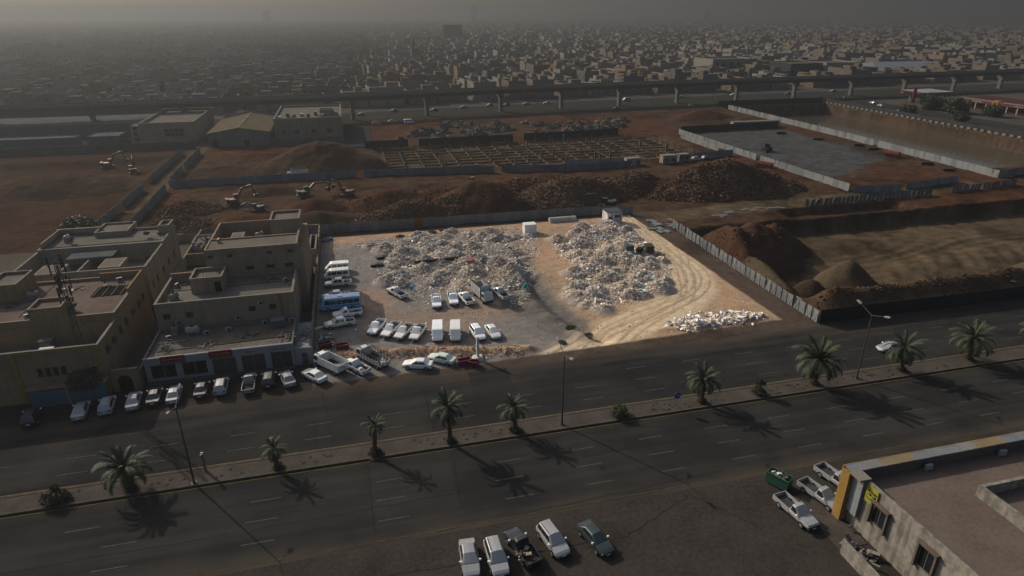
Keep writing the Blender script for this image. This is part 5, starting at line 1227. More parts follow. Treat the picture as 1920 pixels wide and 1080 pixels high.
def palm(x, y, hz, rad, nf, lab, base):
    t = tag(empty('palm_tree', (x, y, .17)), lab, 'palm', 'date palms on the median'); r_ = random.Random(int(x*10)); lean = Vector((r_.uniform(-.13,.13), r_.uniform(-.08,.08), 1)); sag = r_.uniform(-10,14); spread = r_.uniform(80,108)
    rings = []
    for k in range(13):
        z = hz*k/12; c = Vector((lean.x*z, lean.y*z, z)); q = (.30-.07*k/12)*(1.12 if k % 2 else .95)*(1.25 if k == 0 else 1)*(1.2 if k > 10 else 1); rings.append([(c.x+q*math.cos(2*math.pi*i/9), c.y+q*math.sin(2*math.pi*i/9), z) for i in range(9)])
    ob('trunk', MB().loft(rings).mesh('trunk', M_BARK), t); top = Vector((lean.x*hz, lean.y*hz, hz))
    for k in range(nf):
        u = k/nf; el = 76-spread*u**.85 - sag*u + r_.uniform(-11,11); fm = FR[min(3, int(u*4))][k % 2]; s = rad*(.9+.25*math.sin(u*3))*r_.uniform(.88,1.1)
        if u > .93: el -= 35
        o = ob('frond', fm if u < .9 else DEAD[k % 2], t, tuple(top+Vector((0,0,-.1*u))), rot=(R(r_.uniform(-14,14)), R(-el), k*2.39996+r_.uniform(-.15,.15))); o.scale = (s, s*1.05, s)
    return t
PALMS = [(-27.9,66.75,2.9,2.9,38,'leftmost palm, low and broad, beside the left lamp post',1),(-12,66.7,3.0,1.8,24,'second palm from the left, small and thin',1),(-.6,66.4,4.2,1.6,22,'third palm from the left, slim with a small tuft',2),(8.8,66.5,5.6,2.4,32,'tall palm left of the paired centre palms',1),(17.3,66.7,3.7,2.1,26,'palm just left of the centre lamp post',2),
 (44.2,66.9,3.8,2.6,30,'palm right of the round blue sign',1),(62.6,67.2,4.1,3.7,42,'bushiest palm, left of the right lamp post',1),(78,67.3,4.0,3.0,34,'palm in front of the car on the street',1),(90.9,67.5,3.8,3.5,36,'rightmost palm on the median',1),(-47,66.6,3.5,2.6,30,'palm at the far left end',1),(104,67.4,3.9,3.0,32,'palm at the far right end',1)]
M_BED = nmat('planting_soil', (.05,.04,.03), var=.3)
for i, (x, y, hz, rad, nf, lab, bs) in enumerate(PALMS):
    palm(x, y, hz, rad, nf, lab, bs)
    sbh = tag(empty('shrub', (x+.1, y+.1, .17)), 'low shrub at the foot of the ' + lab.split(',')[0], 'shrub', 'shrubs round the palm feet'); sz = 1.0 if bs == 2 else .78
    o = ob('foliage', BUSH[i % 3], sbh, (0,0,0), i*1.3); o.scale = (sz*1.05, sz*.9, sz*.9); ob('planting_bed', MB().cyl((0,0,-.02),(0,0,.05),1.25*sz,1.1*sz,14).mesh('planting_bed', M_BED), sbh)
for k, (x, y, s, lab) in enumerate(((-35.3,66.8,1.45,'large rounded shrub at the left end of the median'),(32,66.9,1.35,'rounded shrub between the centre lamp post and the blue sign'),(53.2,66.9,1.1,'shrub with a young sapling between two right-hand palms'))):
    sbh = tag(empty('shrub', (x, y, .17)), lab, 'shrub'); o = ob('foliage', BUSH[k], sbh, (0,0,0), k); o.scale = (s*1.2, s*.95, s); ob('stem', MB().cyl((0,0,0),(.05,0,.7),.06,n=6).mesh('stem', M_BARK), sbh)
    if k == 2: o = ob('sapling_foliage', BUSH[0], sbh, (.1,.1,1.3), 2); o.scale = (.85,.8,1.2); ob('sapling_stem', MB().cyl((.1,.1,0),(.1,.1,2.0),.05,n=6).mesh('sapling_stem', M_BARK), sbh)
    if k == 0: o = ob('sapling_foliage', BUSH[1], sbh, (-.3,.9,1.0), 1); o.scale = (.6,.5,.6)
def crown_mesh(seed, n=2600, mat=None, leaf=.17):
    q = np.random.default_rng(seed); nc = 26; d = q.normal(size=(nc,3)); d /= np.linalg.norm(d, axis=1)[:, None]; cc = d*q.uniform(.35,.85,(nc,1))*np.array([1,1,.72])
    idx = q.integers(0, nc, n); p = cc[idx]+q.normal(0,.17,(n,3)); u = q.normal(size=(n,3)); u /= np.linalg.norm(u, axis=1)[:, None]; v_ = np.cross(u, q.normal(size=(n,3))); v_ /= np.linalg.norm(v_, axis=1)[:, None]; s = leaf*.5*q.uniform(.6,1.4,(n,1))
    V4 = np.stack([p-u*s-v_*s*.6, p+u*s-v_*s*.6, p+u*s+v_*s*.6, p-u*s+v_*s*.6], 1).reshape(-1,3)
    return big_mesh('crown', V4, np.arange(4*n).reshape(-1,4), mat or M_LEAFS[3])
CROWN = [crown_mesh(i, 5200, M_LEAFS[3] if i % 2 else M_LEAFS[1], .11) for i in range(4)]; FARC = [crown_mesh(20+i, 260, M_LEAFS[3], .42) for i in range(3)]
TRK = MB()
TRK.cyl((0,0,0),(.05,.02,.5),.075,.055,8)
for k in range(5): TRK.cyl((.05,.02,.45),(.45*math.cos(k*1.3),.45*math.sin(k*1.3),.95),.045,.015,6)
TRK = TRK.mesh('trunk', M_BARK)
def tree(x, y, r, h, lab, kind, z=0.0, cat='tree', group=None, crown=None):
    t = tag(empty('tree', (x, y, z)), lab, cat, group); o = ob('trunk', TRK, t); o.scale = (r, r, h*.65)
    c = ob('crown', crown or CROWN[kind], t, (0,0,h-r*.62), kind*1.1+x); c.scale = (r, r, r*.85); return t
tree(-63.6,165,4.2,5.8,'round dark tree behind the wide beige villa',1); tree(-38.8,88.6,2.1,4.6,'small sparse tree in front of the blue gates',0)
tree(322.8,305,7,8,'first roadside tree left of the red shop',1); tree(324,290,7,8,'broad roadside tree below the red shop',3); tree(331,274,5,6,'roadside tree at the right edge',1); tree(293,290,5,5.5,'bushy olive-green tree by the pit wall',2); tree(297,262,4,5,'lower tree by the pit wall',2)
yp = palm(-31.5,144,4.0,2.6,28,'palm standing in the yard behind the villas',1); yp.location.z = 0; yp['group'] = 'yard plants'
ft = []
while len(ft) < 170:
    x, yo = random.uniform(-350,900), random.uniform(52,900); y = via_y(max(-420, min(800, x)))+yo; px, py, dep = project(x, y, 3)
    if -20 < px < 1940: ft.append((x, y))
ft.sort()
for k, (x, y) in enumerate(ft):
    r = random.uniform(2.5,5.5); tree(x, y, r, r*1.5+random.uniform(1,3), 'dark tree among the city houses, %s from the left' % ORD(k+1), k % 3, group='trees among the city houses', crown=FARC[k % 3])

# ------------------------------------------------------------------ street lamps and sign on the median
M_POLE = nmat('lamp_pole_steel', (.06,.057,.052), rough=.55, var=.15, metal=.3)
def street_lamp(x, y, lab, yaw):
    t = tag(empty('street_lamp', (x, y, .17), yaw), lab, 'street lamp', 'tall twin-arm lamps on the median')
    ob('base_plate', MB().box(-.28,-.28,0,.28,.28,.06).cyl((0,0,.05),(0,0,.4),.2,.16,10).mesh('base_plate', M_POLE), t); ob('pole', MB().cyl((0,0,.05),(0,0,10.4),.13,.07,10).mesh('pole', M_POLE), t)
    for s in (-1, 1):
        ob('arm', MB().cyl((0,0,10.35),(0,s*2.3,11.2),.05,.045,6).mesh('arm', M_POLE), t)
        ob('lamp_head', MB().loft([[(-.12,s*2.2,11.12),(.12,s*2.2,11.12),(.12,s*2.2,11.3),(-.12,s*2.2,11.3)],[(-.2,s*2.5,11.18),(.2,s*2.5,11.18),(.16,s*2.5,11.42),(-.16,s*2.5,11.42)],[(-.14,s*3.1,11.36),(.14,s*3.1,11.36),(.1,s*3.1,11.5),(-.1,s*3.1,11.5)]]).mesh('lamp_head', nmat('lamp_head_grey', (0.195,0.195,0.195), var=.1) if 'lamp_head_grey' not in bpy.data.materials else bpy.data.materials['lamp_head_grey'], fix=True), t)
for x, y, lab in ((-21.1,66.3,'left twin-arm lamp post on the median'),(23.7,66.8,'centre twin-arm lamp post on the median'),(69.8,67.1,'right twin-arm lamp post on the median')): street_lamp(x, y, lab, 0)
tag(ob('utility_post', MB().box(-.12,-.12,0,.12,.12,2.6).box(-.16,-.3,2.3,.16,.0,2.5).mesh('utility_post', M_METAL), None, (-20.2,68.3,.17)), 'short grey post beside the left lamp post', 'post')
sg = thing('traffic_sign', 'round blue sign with a white arrow on the median', 'sign', (40.0,66.4,.17)); ob('pole', MB().cyl((0,0,0),(0,0,2.5),.04,n=8).mesh('pole', M_METAL), sg)
ob('disc', MB().cyl((0,-.03,2.15),(0,-.055,2.15),.46,n=24).mesh('disc', nmat('sign_blue', (.02,.05,.16), rough=.4, var=.08)), sg); ob('rim', MB().cyl((0,-.02,2.15),(0,-.04,2.15),.5,n=24).mesh('rim', nmat('sign_rim', (.05,.09,.2), rough=.4)), sg)
ob('arrow', MB().add([(-.3,-.06,2.09),(.05,-.06,2.09),(.05,-.06,1.97),(.33,-.06,2.15),(.05,-.06,2.33),(.05,-.06,2.21),(-.3,-.06,2.21)],[(0,1,2,3,4,5,6)]).mesh('arrow', M_LETW), sg)
tag(ob('marker_post', MB().cyl((0,0,0),(.25,0,1.6),.03,n=6).mesh('marker_post', M_METAL), None, (34.2,67.6,.17)), 'thin leaning post beside the rounded shrub', 'post')
sp_ = thing('concrete_post', 'white square concrete post on a block at the street edge of the lot', 'post', (16.4,86.6,.05)); M_WC = nmat('white_concrete', (.5,.48,.44), var=.2, streak=1.0)
ob('shaft', MB().box(-.2,-.2,.5,.2,.2,4.0).mesh('shaft', M_WC), sp_); ob('base_block', MB().add([(-.9,-.8,0),(.9,-.8,0),(.9,.8,0),(-.9,.8,0),(-.65,-.6,.6),(.65,-.6,.6),(.65,.6,.6),(-.65,.6,.6)],[(0,3,2,1),(4,5,6,7),(0,1,5,4),(1,2,6,5),(2,3,7,6),(3,0,4,7)]).mesh('base_block', M_WC), sp_)
# ------------------------------------------------------------------ vehicles
def paint(name, col, rough=.32): return nmat(name, col, rough=rough, var=.05, scale=.8, fine=5, spec=.5, coat=.5)
PAINT = {'white': paint('white_paint', (.74,.75,.74)), 'silver': paint('dimmed_silver_paint', (.17,.173,.177)), 'pearl': paint('dimmed_pearl_paint', (.22,.223,.227)), 'dark': paint('dark_paint', (.018,.019,.021)), 'green': paint('pale_green_paint', (.50,.56,.48)),
         'blue': paint('pale_blue_paint', (.16,.40,.62)), 'grey': paint('warm_grey_paint', (.42,.42,.40)), 'white2': paint('warm_white_paint', (.66,.655,.62)), 'white3': paint('dusty_white_paint', (.58,.57,.54), .5), 'white4': paint('clean_white_paint', (.80,.81,.81), .25), 'dkgreen': paint('dark_green_paint', (.025,.035,.033)), 'dull': paint('dimmed_white_paint', (.27,.27,.265)), 'black': paint('black_paint', (.012,.012,.014))}  # dull, pearl and silver are pale paints darkened to imitate dimmer light outside
M_GLASS = nmat('tinted_glass', (.014,.017,.02), rough=.08, var=.05, spec=.6); M_TYRE = nmat('tyre_rubber', (.012,.012,.012), rough=.9, var=.2); M_RIM = nmat('wheel_rim', (.22,.22,.22), rough=.4, metal=.4, var=.1)
M_TRIM = nmat('black_trim', (.016,.016,.017), rough=.7, var=.2); M_LAMP = nmat('headlamp', (.45,.46,.46), rough=.15, var=.05); M_TAIL = nmat('tail_lamp', (.20,.015,.012), rough=.3, var=.05); M_BED_ = nmat('cargo_bed', (.045,.045,.047), rough=.8, var=.35, scale=1.5); M_PLATE2 = nmat('number_plate', (.55,.55,.52), var=.1)
def ring(x, w, zb, zt): return [(x,-w*.86,zb),(x,-w,zb+.2),(x,-w,zt-.15),(x,-w*.91,zt),(x,w*.91,zt),(x,w,zt-.15),(x,w,zb+.2),(x,w*.86,zb)]
def gring(x, wb, wt, zb, zt): return [(x,-wb,zb),(x,-wt,zt-.09),(x,-wt*.82,zt),(x,0,zt+.035),(x,wt*.82,zt),(x,wt,zt-.09),(x,wb,zb)]
def patch(A, B, C_, D, u0, u1, v0, v1, off):
    """a pane on the face A-B-C-D (A-B lower edge), pushed out by off"""
    A, B, C_, D = map(Vector, (A, B, C_, D)); n = (B-A).cross(D-A).normalized()
    P = lambda u, v_: A.lerp(B, u).lerp(D.lerp(C_, u), v_) + n*off
    return [P(u0,v0), P(u1,v0), P(u1,v1), P(u0,v1)]
VEH = {}
def wheel_parts(r, w): return MB().cyl((0,-w/2,0),(0,w/2,0),r,n=18).mesh('tyre', M_TYRE), MB().cyl((0,-w/2-.01,0),(0,w/2+.01,0),r*.62,n=14).mesh('rim', M_RIM)
def add_wheels(L, xs, tr, r=.33, w=.22):
    ty, rm = wheel_parts(r, w)
    for x in xs:
        for s in (-1, 1): L.append(('wheel', ty, (x, s*tr, r), None)); L.append(('rim', rm, (0,0,0), 'wheel'))
def lamps(L, xf, xr, w, zf, zr, hl=(.1,.34,.14), tl=(.06,.28,.2)):
    for s in (-1, 1):
        L.append(('headlight', MB().box(-hl[0],-hl[1]/2,0,.03,hl[1]/2,hl[2]).mesh('headlight', M_LAMP), (xf, s*(w-.22), zf), None)); L.append(('tail_light', MB().box(-.03,-tl[1]/2,0,tl[0],tl[1]/2,tl[2]).mesh('tail_light', M_TAIL), (xr, s*(w-.2), zr), None))
def mirrors(L, x, w, z):
    for s in (-1, 1): L.append(('mirror', MB().box(-.06,-.1,0,.08,.1,.16).mesh('mirror', 'P'and PAINT['white']), (x, s*(w+.1), z), None))
def glaze(L, base0, top0, top1, base1, wb, wt, zb, zt, splits, rear=True):
    """greenhouse between x=base0 (rear) and base1 (front): painted shell, windscreen, rear window, side panes"""
    g = MB(); g.loft([[(base0,-wb,zb),(base0+.02,-wb*.97,zb+.015),(base0+.02,-wb*.8,zb+.02),(base0+.02,0,zb+.025),(base0+.02,wb*.8,zb+.02),(base0+.02,wb*.97,zb+.015),(base0,wb,zb)], gring(top0, wb, wt, zb, zt), gring(top1, wb, wt, zb, zt), [(base1,-wb,zb),(base1-.02,-wb*.97,zb+.015),(base1-.02,-wb*.8,zb+.02),(base1-.02,0,zb+.025),(base1-.02,wb*.8,zb+.02),(base1-.02,wb*.97,zb+.015),(base1,wb,zb)]])
    L.append(('cabin', g.mesh('cabin', 'P', fix=True) if False else ('P', g), (0,0,0), None))
    zt2 = zt-.03
    L.append(('windscreen', MB().add(patch((base1,wb*.9,zb+.02),(base1,-wb*.9,zb+.02),(top1,-wt*.86,zt2),(top1,wt*.86,zt2),.03,.97,.08,.93,.02), [(0,1,2,3)]).mesh('windscreen', M_GLASS), (0,0,0), None))
    if rear: L.append(('rear_window', MB().add(patch((base0,-wb*.9,zb+.02),(base0,wb*.9,zb+.02),(top0,wt*.86,zt2),(top0,-wt*.86,zt2),.05,.95,.12,.92,.02), [(0,1,2,3)]).mesh('rear_window', M_GLASS), (0,0,0), None))
    for s in (-1, 1):
        for (xa, xb) in splits:
            # lower corners on the belt, upper corners follow the slanted pillars
            def up(x):
                if x < top0: return top0 if x <= base0 + .6 else top0
                return x
            ax0, ax1 = xa, xb; ux0 = max(xa + (.0 if xa > top0 else (top0-xa)*.9), xa); ux1 = min(xb - (0 if xb < top1 else (xb-top1)*.9), xb)
            lo = lambda x: (x, s*(wb+.012), zb+.07); hi = lambda x: (x, s*(wt+.016+(wb-wt)*.12), zt-.14)
            q = [lo(ax0), lo(ax1), hi(ux1), hi(ux0)]
            L.append(('side_window', MB().add(q if s < 0 else q[::-1], [(0,1,2,3)]).mesh('side_window', M_GLASS), (0,0,0), None))
def reg(kind, L): VEH[kind] = [(n, (me[1].mesh(n, PAINT['white'], fix=True), True) if isinstance(me, tuple) else (me, False), loc, par) for n, me, loc, par in L]
def bumper(L, x0, x1, w, z0, z1, m=None): L.append(('bumper', MB().box(x0,-w,z0,x1,w,z1).mesh('bumper', m or M_TRIM), (0,0,0), None))
def body(L, sts): L.append(('body', ('P', MB().loft([ring(*s) for s in sts])), (0,0,0), None))
# sedan
L = []; body(L, [(-2.32,.66,.42,.78),(-2.2,.80,.30,.93),(-1.6,.87,.25,.99),(-.6,.89,.22,.97),(.6,.89,.22,.95),(1.3,.88,.24,.91),(1.95,.83,.27,.80),(2.25,.74,.32,.70),(2.34,.58,.40,.60)])
glaze(L, -1.75,-1.0,.2,1.1,.80,.62,.95,1.45,[(-1.35,-.35),(-.28,.72)]); add_wheels(L, (-1.42,1.4), .80); lamps(L, 2.2,-2.26,.8,.52,.66); mirrors(L, .8,.86,.95); L.append(('underside', MB().box(-2.1,-.78,.2,2.1,.78,.32).mesh('underside', M_TRIM), (0,0,0), None)); L.append(('number_plate', MB().box(2.3,-.22,.36,2.36,.22,.47).box(-2.36,-.22,.6,-2.31,.22,.72).mesh('number_plate', M_PLATE2), (0,0,0), None)); reg('sedan', L)
# hatchback / SUV
L = []; body(L, [(-2.15,.78,.40,.95),(-2.05,.86,.30,1.06),(-.6,.90,.25,1.05),(.7,.90,.25,1.02),(1.3,.89,.26,.98),(1.95,.84,.30,.88),(2.2,.75,.35,.75),(2.28,.6,.42,.64)])
glaze(L, -2.08,-1.75,.25,1.12,.81,.66,1.04,1.68,[(-1.85,-1.1),(-1.02,-.25),(-.17,.72)]); add_wheels(L, (-1.35,1.36), .82, .36, .24); lamps(L, 2.12,-2.14,.8,.6,.8); mirrors(L, .82,.88,1.04); L.extend([('roof_rail', MB().box(-1.6,-.58,1.70,.1,-.53,1.76).mesh('roof_rail', M_TRIM), (0,0,0), None), ('roof_rail', MB().box(-1.6,.53,1.70,.1,.58,1.76).mesh('roof_rail', M_TRIM), (0,0,0), None)]); bumper(L, 2.15,2.3,.7,.35,.5); L.append(('number_plate', MB().box(2.3,-.22,.52,2.33,.22,.63).box(-2.2,-.22,.6,-2.16,.22,.72).mesh('number_plate', M_PLATE2), (0,0,0), None)); reg('suv', L)
# van
L = []; body(L, [(-2.5,.82,.45,1.90),(-2.4,.88,.32,2.02),(-1.5,.9,.28,2.06),(1.05,.9,.28,2.05),(1.35,.9,.28,1.98),(2.12,.88,.28,1.12),(2.38,.82,.3,.95),(2.48,.68,.4,.8)])
L.append(('windscreen', MB().add(patch((2.12,.80,1.14),(2.12,-.80,1.14),(1.35,-.78,1.98),(1.35,.78,1.98),.03,.97,.04,.92,.02), [(0,1,2,3)]).mesh('windscreen', M_GLASS), (0,0,0), None))
for s in (-1, 1):
    for xa, xb in ((-2.2,-1.2),(-1.1,-.1),(0,1.0)):
        q = [(xa,s*.912,1.15),(xb,s*.912,1.15),(xb,s*.912,1.78),(xa,s*.912,1.78)]; L.append(('side_window', MB().add(q if s < 0 else q[::-1], [(0,1,2,3)]).mesh('side_window', M_GLASS), (0,0,0), None))
    q = [(1.1,s*.912,1.15),(1.95,s*.905,1.15),(1.45,s*.908,1.74),(1.1,s*.912,1.78)]; L.append(('side_window', MB().add(q if s < 0 else q[::-1], [(0,1,2,3)]).mesh('side_window', M_GLASS), (0,0,0), None))
L.append(('rear_window', MB().box(-2.52,-.66,1.2,-2.47,.66,1.75).mesh('rear_window', M_GLASS), (0,0,0), None)); L.append(('roof_rib', MB().box(-2.1,-.5,2.05,.9,-.46,2.075).box(-2.1,-.02,2.05,.9,.02,2.085).box(-2.1,.46,2.05,.9,.5,2.075).mesh('roof_rib', PAINT['white']), (0,0,0), None))
add_wheels(L, (-1.45,1.55), .82, .34, .22); lamps(L, 2.42,-2.5,.82,.72,.9); mirrors(L, 1.75,.9,1.2); bumper(L, 2.3,2.52,.78,.32,.52); reg('van', L)
# pickups
def pickup(kind, cab0, xb0, double):
    L = []; body(L, [(xb0-.02,.86,.42,1.0),(.3,.87,.38,1.02),(1.15,.86,.38,1.0),(1.9,.84,.40,.96),(2.42,.80,.42,.88),(2.55,.72,.48,.78)])
    sp = [(cab0+.12,(cab0+.75)/2-.04),((cab0+.75)/2+.04,.95)] if double else [(cab0+.15,.95)]
    glaze(L, cab0, cab0+.12, .42, 1.2, .80, .66, 1.0, 1.70, sp)
    bd = MB(); b0, b1 = -2.6, xb0-.05
    bd.box(b0,-.86,.55,b1,-.80,1.02).box(b0,.80,.55,b1,.86,1.02).box(b0,-.80,.55,b0+.06,.80,1.02).box(b1-.06,-.80,.55,b1,.80,1.02).box(b0+.02,-.84,.42,b1,.84,.55)
    L.append(('cargo_bed', ('P', bd), (0,0,0), None)); L.append(('bed_floor', MB().box(b0+.07,-.79,.56,b1-.07,.79,.60).mesh('bed_floor', M_BED_), (0,0,0), None))
    L.append(('chassis', MB().box(-2.5,-.45,.32,2.3,.45,.42).mesh('chassis', M_TRIM), (0,0,0), None)); add_wheels(L, (-1.6,1.65), .76, .36, .22); lamps(L, 2.5,-2.64,.8,.66,.68); mirrors(L, .95,.86,1.05)
    bumper(L, 2.45,2.68,.80,.38,.6); L.append(('number_plate', MB().box(2.68,-.22,.45,2.7,.22,.56).mesh('number_plate', M_PLATE2), (0,0,0), None)); reg(kind, L)
pickup('pickup', -.15, -.2, False); pickup('double_cab', -.95, -1.0, True)
# bus
L = []; body(L, [(-3.6,.92,.5,2.45),(-3.5,1.02,.4,2.6),(-2,1.04,.38,2.64),(2.7,1.04,.38,2.62),(3.1,1.03,.38,2.5),(3.35,1.0,.4,1.35),(3.6,.92,.42,1.0),(3.68,.8,.5,.85)])
L.append(('windscreen', MB().add(patch((3.35,.93,1.36),(3.35,-.93,1.36),(3.1,-.92,2.48),(3.1,.92,2.48),.03,.97,.05,.9,.02), [(0,1,2,3)]).mesh('windscreen', M_GLASS), (0,0,0), None))
for s in (-1, 1):
    for k in range(6):
        xa = -3.35+1.03*k; q = [(xa,s*1.055,1.4),(xa+.93,s*1.055,1.4),(xa+.93,s*1.055,2.2),(xa,s*1.055,2.2)]; L.append(('side_window', MB().add(q if s < 0 else q[::-1], [(0,1,2,3)]).mesh('side_window', M_GLASS), (0,0,0), None))
L.append(('rear_window', MB().box(-3.62,-.7,1.5,-3.58,.7,2.2).mesh('rear_window', M_GLASS), (0,0,0), None)); L.append(('stripe', MB().box(-3.4,-1.06,.95,3.2,-1.045,1.12).box(-3.4,1.045,.95,3.2,1.06,1.12).mesh('stripe', nmat('dark_blue_stripe', (.03,.10,.25))), (0,0,0), None)); L.append(('roof_hatch', MB().box(-.5,-.4,2.6,.4,.4,2.75).mesh('roof_hatch', PAINT['white']), (0,0,0), None))
add_wheels(L, (-2.1,2.2), .92, .42, .26); lamps(L, 3.62,-3.62,.92,.75,.8); bumper(L, 3.55,3.74,.9,.4,.6); reg('bus', L)
# trucks
def truck(kind, Lb, sides):
    L = []; c1 = Lb/2+.1
    body(L, [(c1,.92,.55,2.15),(c1+.1,.95,.5,2.25),(c1+1.0,.95,.5,2.22),(c1+1.25,.94,.5,2.05),(c1+1.55,.93,.5,1.25),(c1+1.62,.9,.52,1.0),(c1+1.66,.85,.6,.8)])
    L.append(('windscreen', MB().add(patch((c1+1.55,.85,1.28),(c1+1.55,-.85,1.28),(c1+1.25,-.84,2.04),(c1+1.25,.84,2.04),.03,.97,.05,.92,.02), [(0,1,2,3)]).mesh('windscreen', M_GLASS), (0,0,0), None))
    for s in (-1, 1): q = [(c1+.35,s*.965,1.3),(c1+1.4,s*.955,1.3),(c1+1.15,s*.96,1.95),(c1+.35,s*.965,1.95)]; L.append(('side_window', MB().add(q if s < 0 else q[::-1], [(0,1,2,3)]).mesh('side_window', M_GLASS), (0,0,0), None))
    L.append(('chassis', MB().box(-Lb/2,-.45,.5,c1+1.3,.45,.78).mesh('chassis', M_TRIM), (0,0,0), None)); hb = {'box': 1.15, 'stake': .55, 'tall': 1.9}[sides]; z0 = .95; w = 1.08
    bd = MB().box(-Lb/2,-w,z0-.14,c1-.15,w,z0); bd.box(-Lb/2,-w,z0,c1-.15,-w+.06,z0+hb).box(-Lb/2,w-.06,z0,c1-.15,w,z0+hb).box(-Lb/2,-w+.06,z0,-Lb/2+.06,w-.06,z0+hb*.8).box(c1-.21,-w+.06,z0,c1-.15,w-.06,z0+hb+.3)
    L.append(('cargo_bed', ('P', bd), (0,0,0), None)); L.append(('bed_floor', MB().box(-Lb/2+.07,-w+.07,z0+.005,c1-.22,w-.07,z0+.03).mesh('bed_floor', M_BED_), (0,0,0), None))
    if sides != 'box':
        n = 7; hs_ = z0+hb+(.75 if sides == 'stake' else .35)
        for s in (-1, 1):
            for k in range(n): x = -Lb/2+.1+(Lb-.1)*k/(n-1); L.append(('stake', MB().box(-.04,-.04,0,.04,.04,hs_-z0).mesh('stake', M_TRIM), (x, s*(w-.03), z0), None))
            L.append(('rail', MB().box(-Lb/2,-.03,hs_,c1-.15,.03,hs_+.07).box(-Lb/2,-.03,hs_-.35,c1-.15,.03,hs_-.29).mesh('rail', M_TRIM), (0, s*(w-.03), 0), None))
    L.append(('side_skirt', MB().box(-Lb/2+.2,-w+.05,.55,c1-.3,-w+.1,.8).box(-Lb/2+.2,w-.1,.55,c1-.3,w-.05,.8).mesh('side_skirt', nmat('red_skirt_'+kind, (.22,.03,.035) if sides == 'box' else (.03,.03,.03))), (0,0,0), None))
    L.append(('roof_rack', MB().box(c1+.15,-.7,2.27,c1+1.0,-.6,2.36).box(c1+.15,.6,2.27,c1+1.0,.7,2.36).mesh('roof_rack', M_TRIM), (0,0,0), None)); add_wheels(L, (-Lb/2+1.0,c1+.75), .86, .42, .28); lamps(L, c1+1.62,-Lb/2,.9,.7,.7); bumper(L, c1+1.55,c1+1.75,.92,.45,.68); reg(kind, L)
truck('box_truck', 4.3, 'box'); truck('stake_truck', 4.5, 'stake'); truck('tall_truck', 4.4, 'tall'); truck('dump_truck', 5.4, 'tall')
NAMES = {'sedan':'sedan_car','suv':'suv_car','van':'van','pickup':'pickup_truck','double_cab':'double_cab_pickup','bus':'minibus','box_truck':'flatbed_truck','stake_truck':'stake_truck','tall_truck':'stake_truck','dump_truck':'dump_truck'}
CATS = {'sedan':'car','suv':'car','van':'van','pickup':'pickup','double_cab':'pickup','bus':'bus','box_truck':'truck','stake_truck':'truck','tall_truck':'truck','dump_truck':'truck'}
def vehicle(kind, x, y, hd, col, label, group=None, z=None):
    if z is None: z = max(hlot(x, y), .02)+.02 if (-8.6 < x < 77 and 82 < y < 156) else .02
    if col == 'white': col = random.choice(('white','white2','white3','white4'))
    root = tag(empty(NAMES[kind], (x, y, z), R(hd + random.uniform(-2.5,2.5))), label, CATS[kind], group); last = None
    for n, (me, ptd), loc, par in VEH[kind]:
        o = ob(n, me, last if par else root, loc)
        if par is None: last = o if n == 'wheel' else last
        if ptd: o.material_slots[0].link = 'OBJECT'; o.material_slots[0].material = PAINT[col]
    return root
G1 = 'vehicles along the left wall of the lot'; G2 = 'vehicles by the rubble in the lot'; G3 = 'front row of vehicles in the lot'; G4 = 'vehicles along the street edge of the lot'; G5 = 'cars parked before the shops'; G6 = 'cars on the near forecourt'
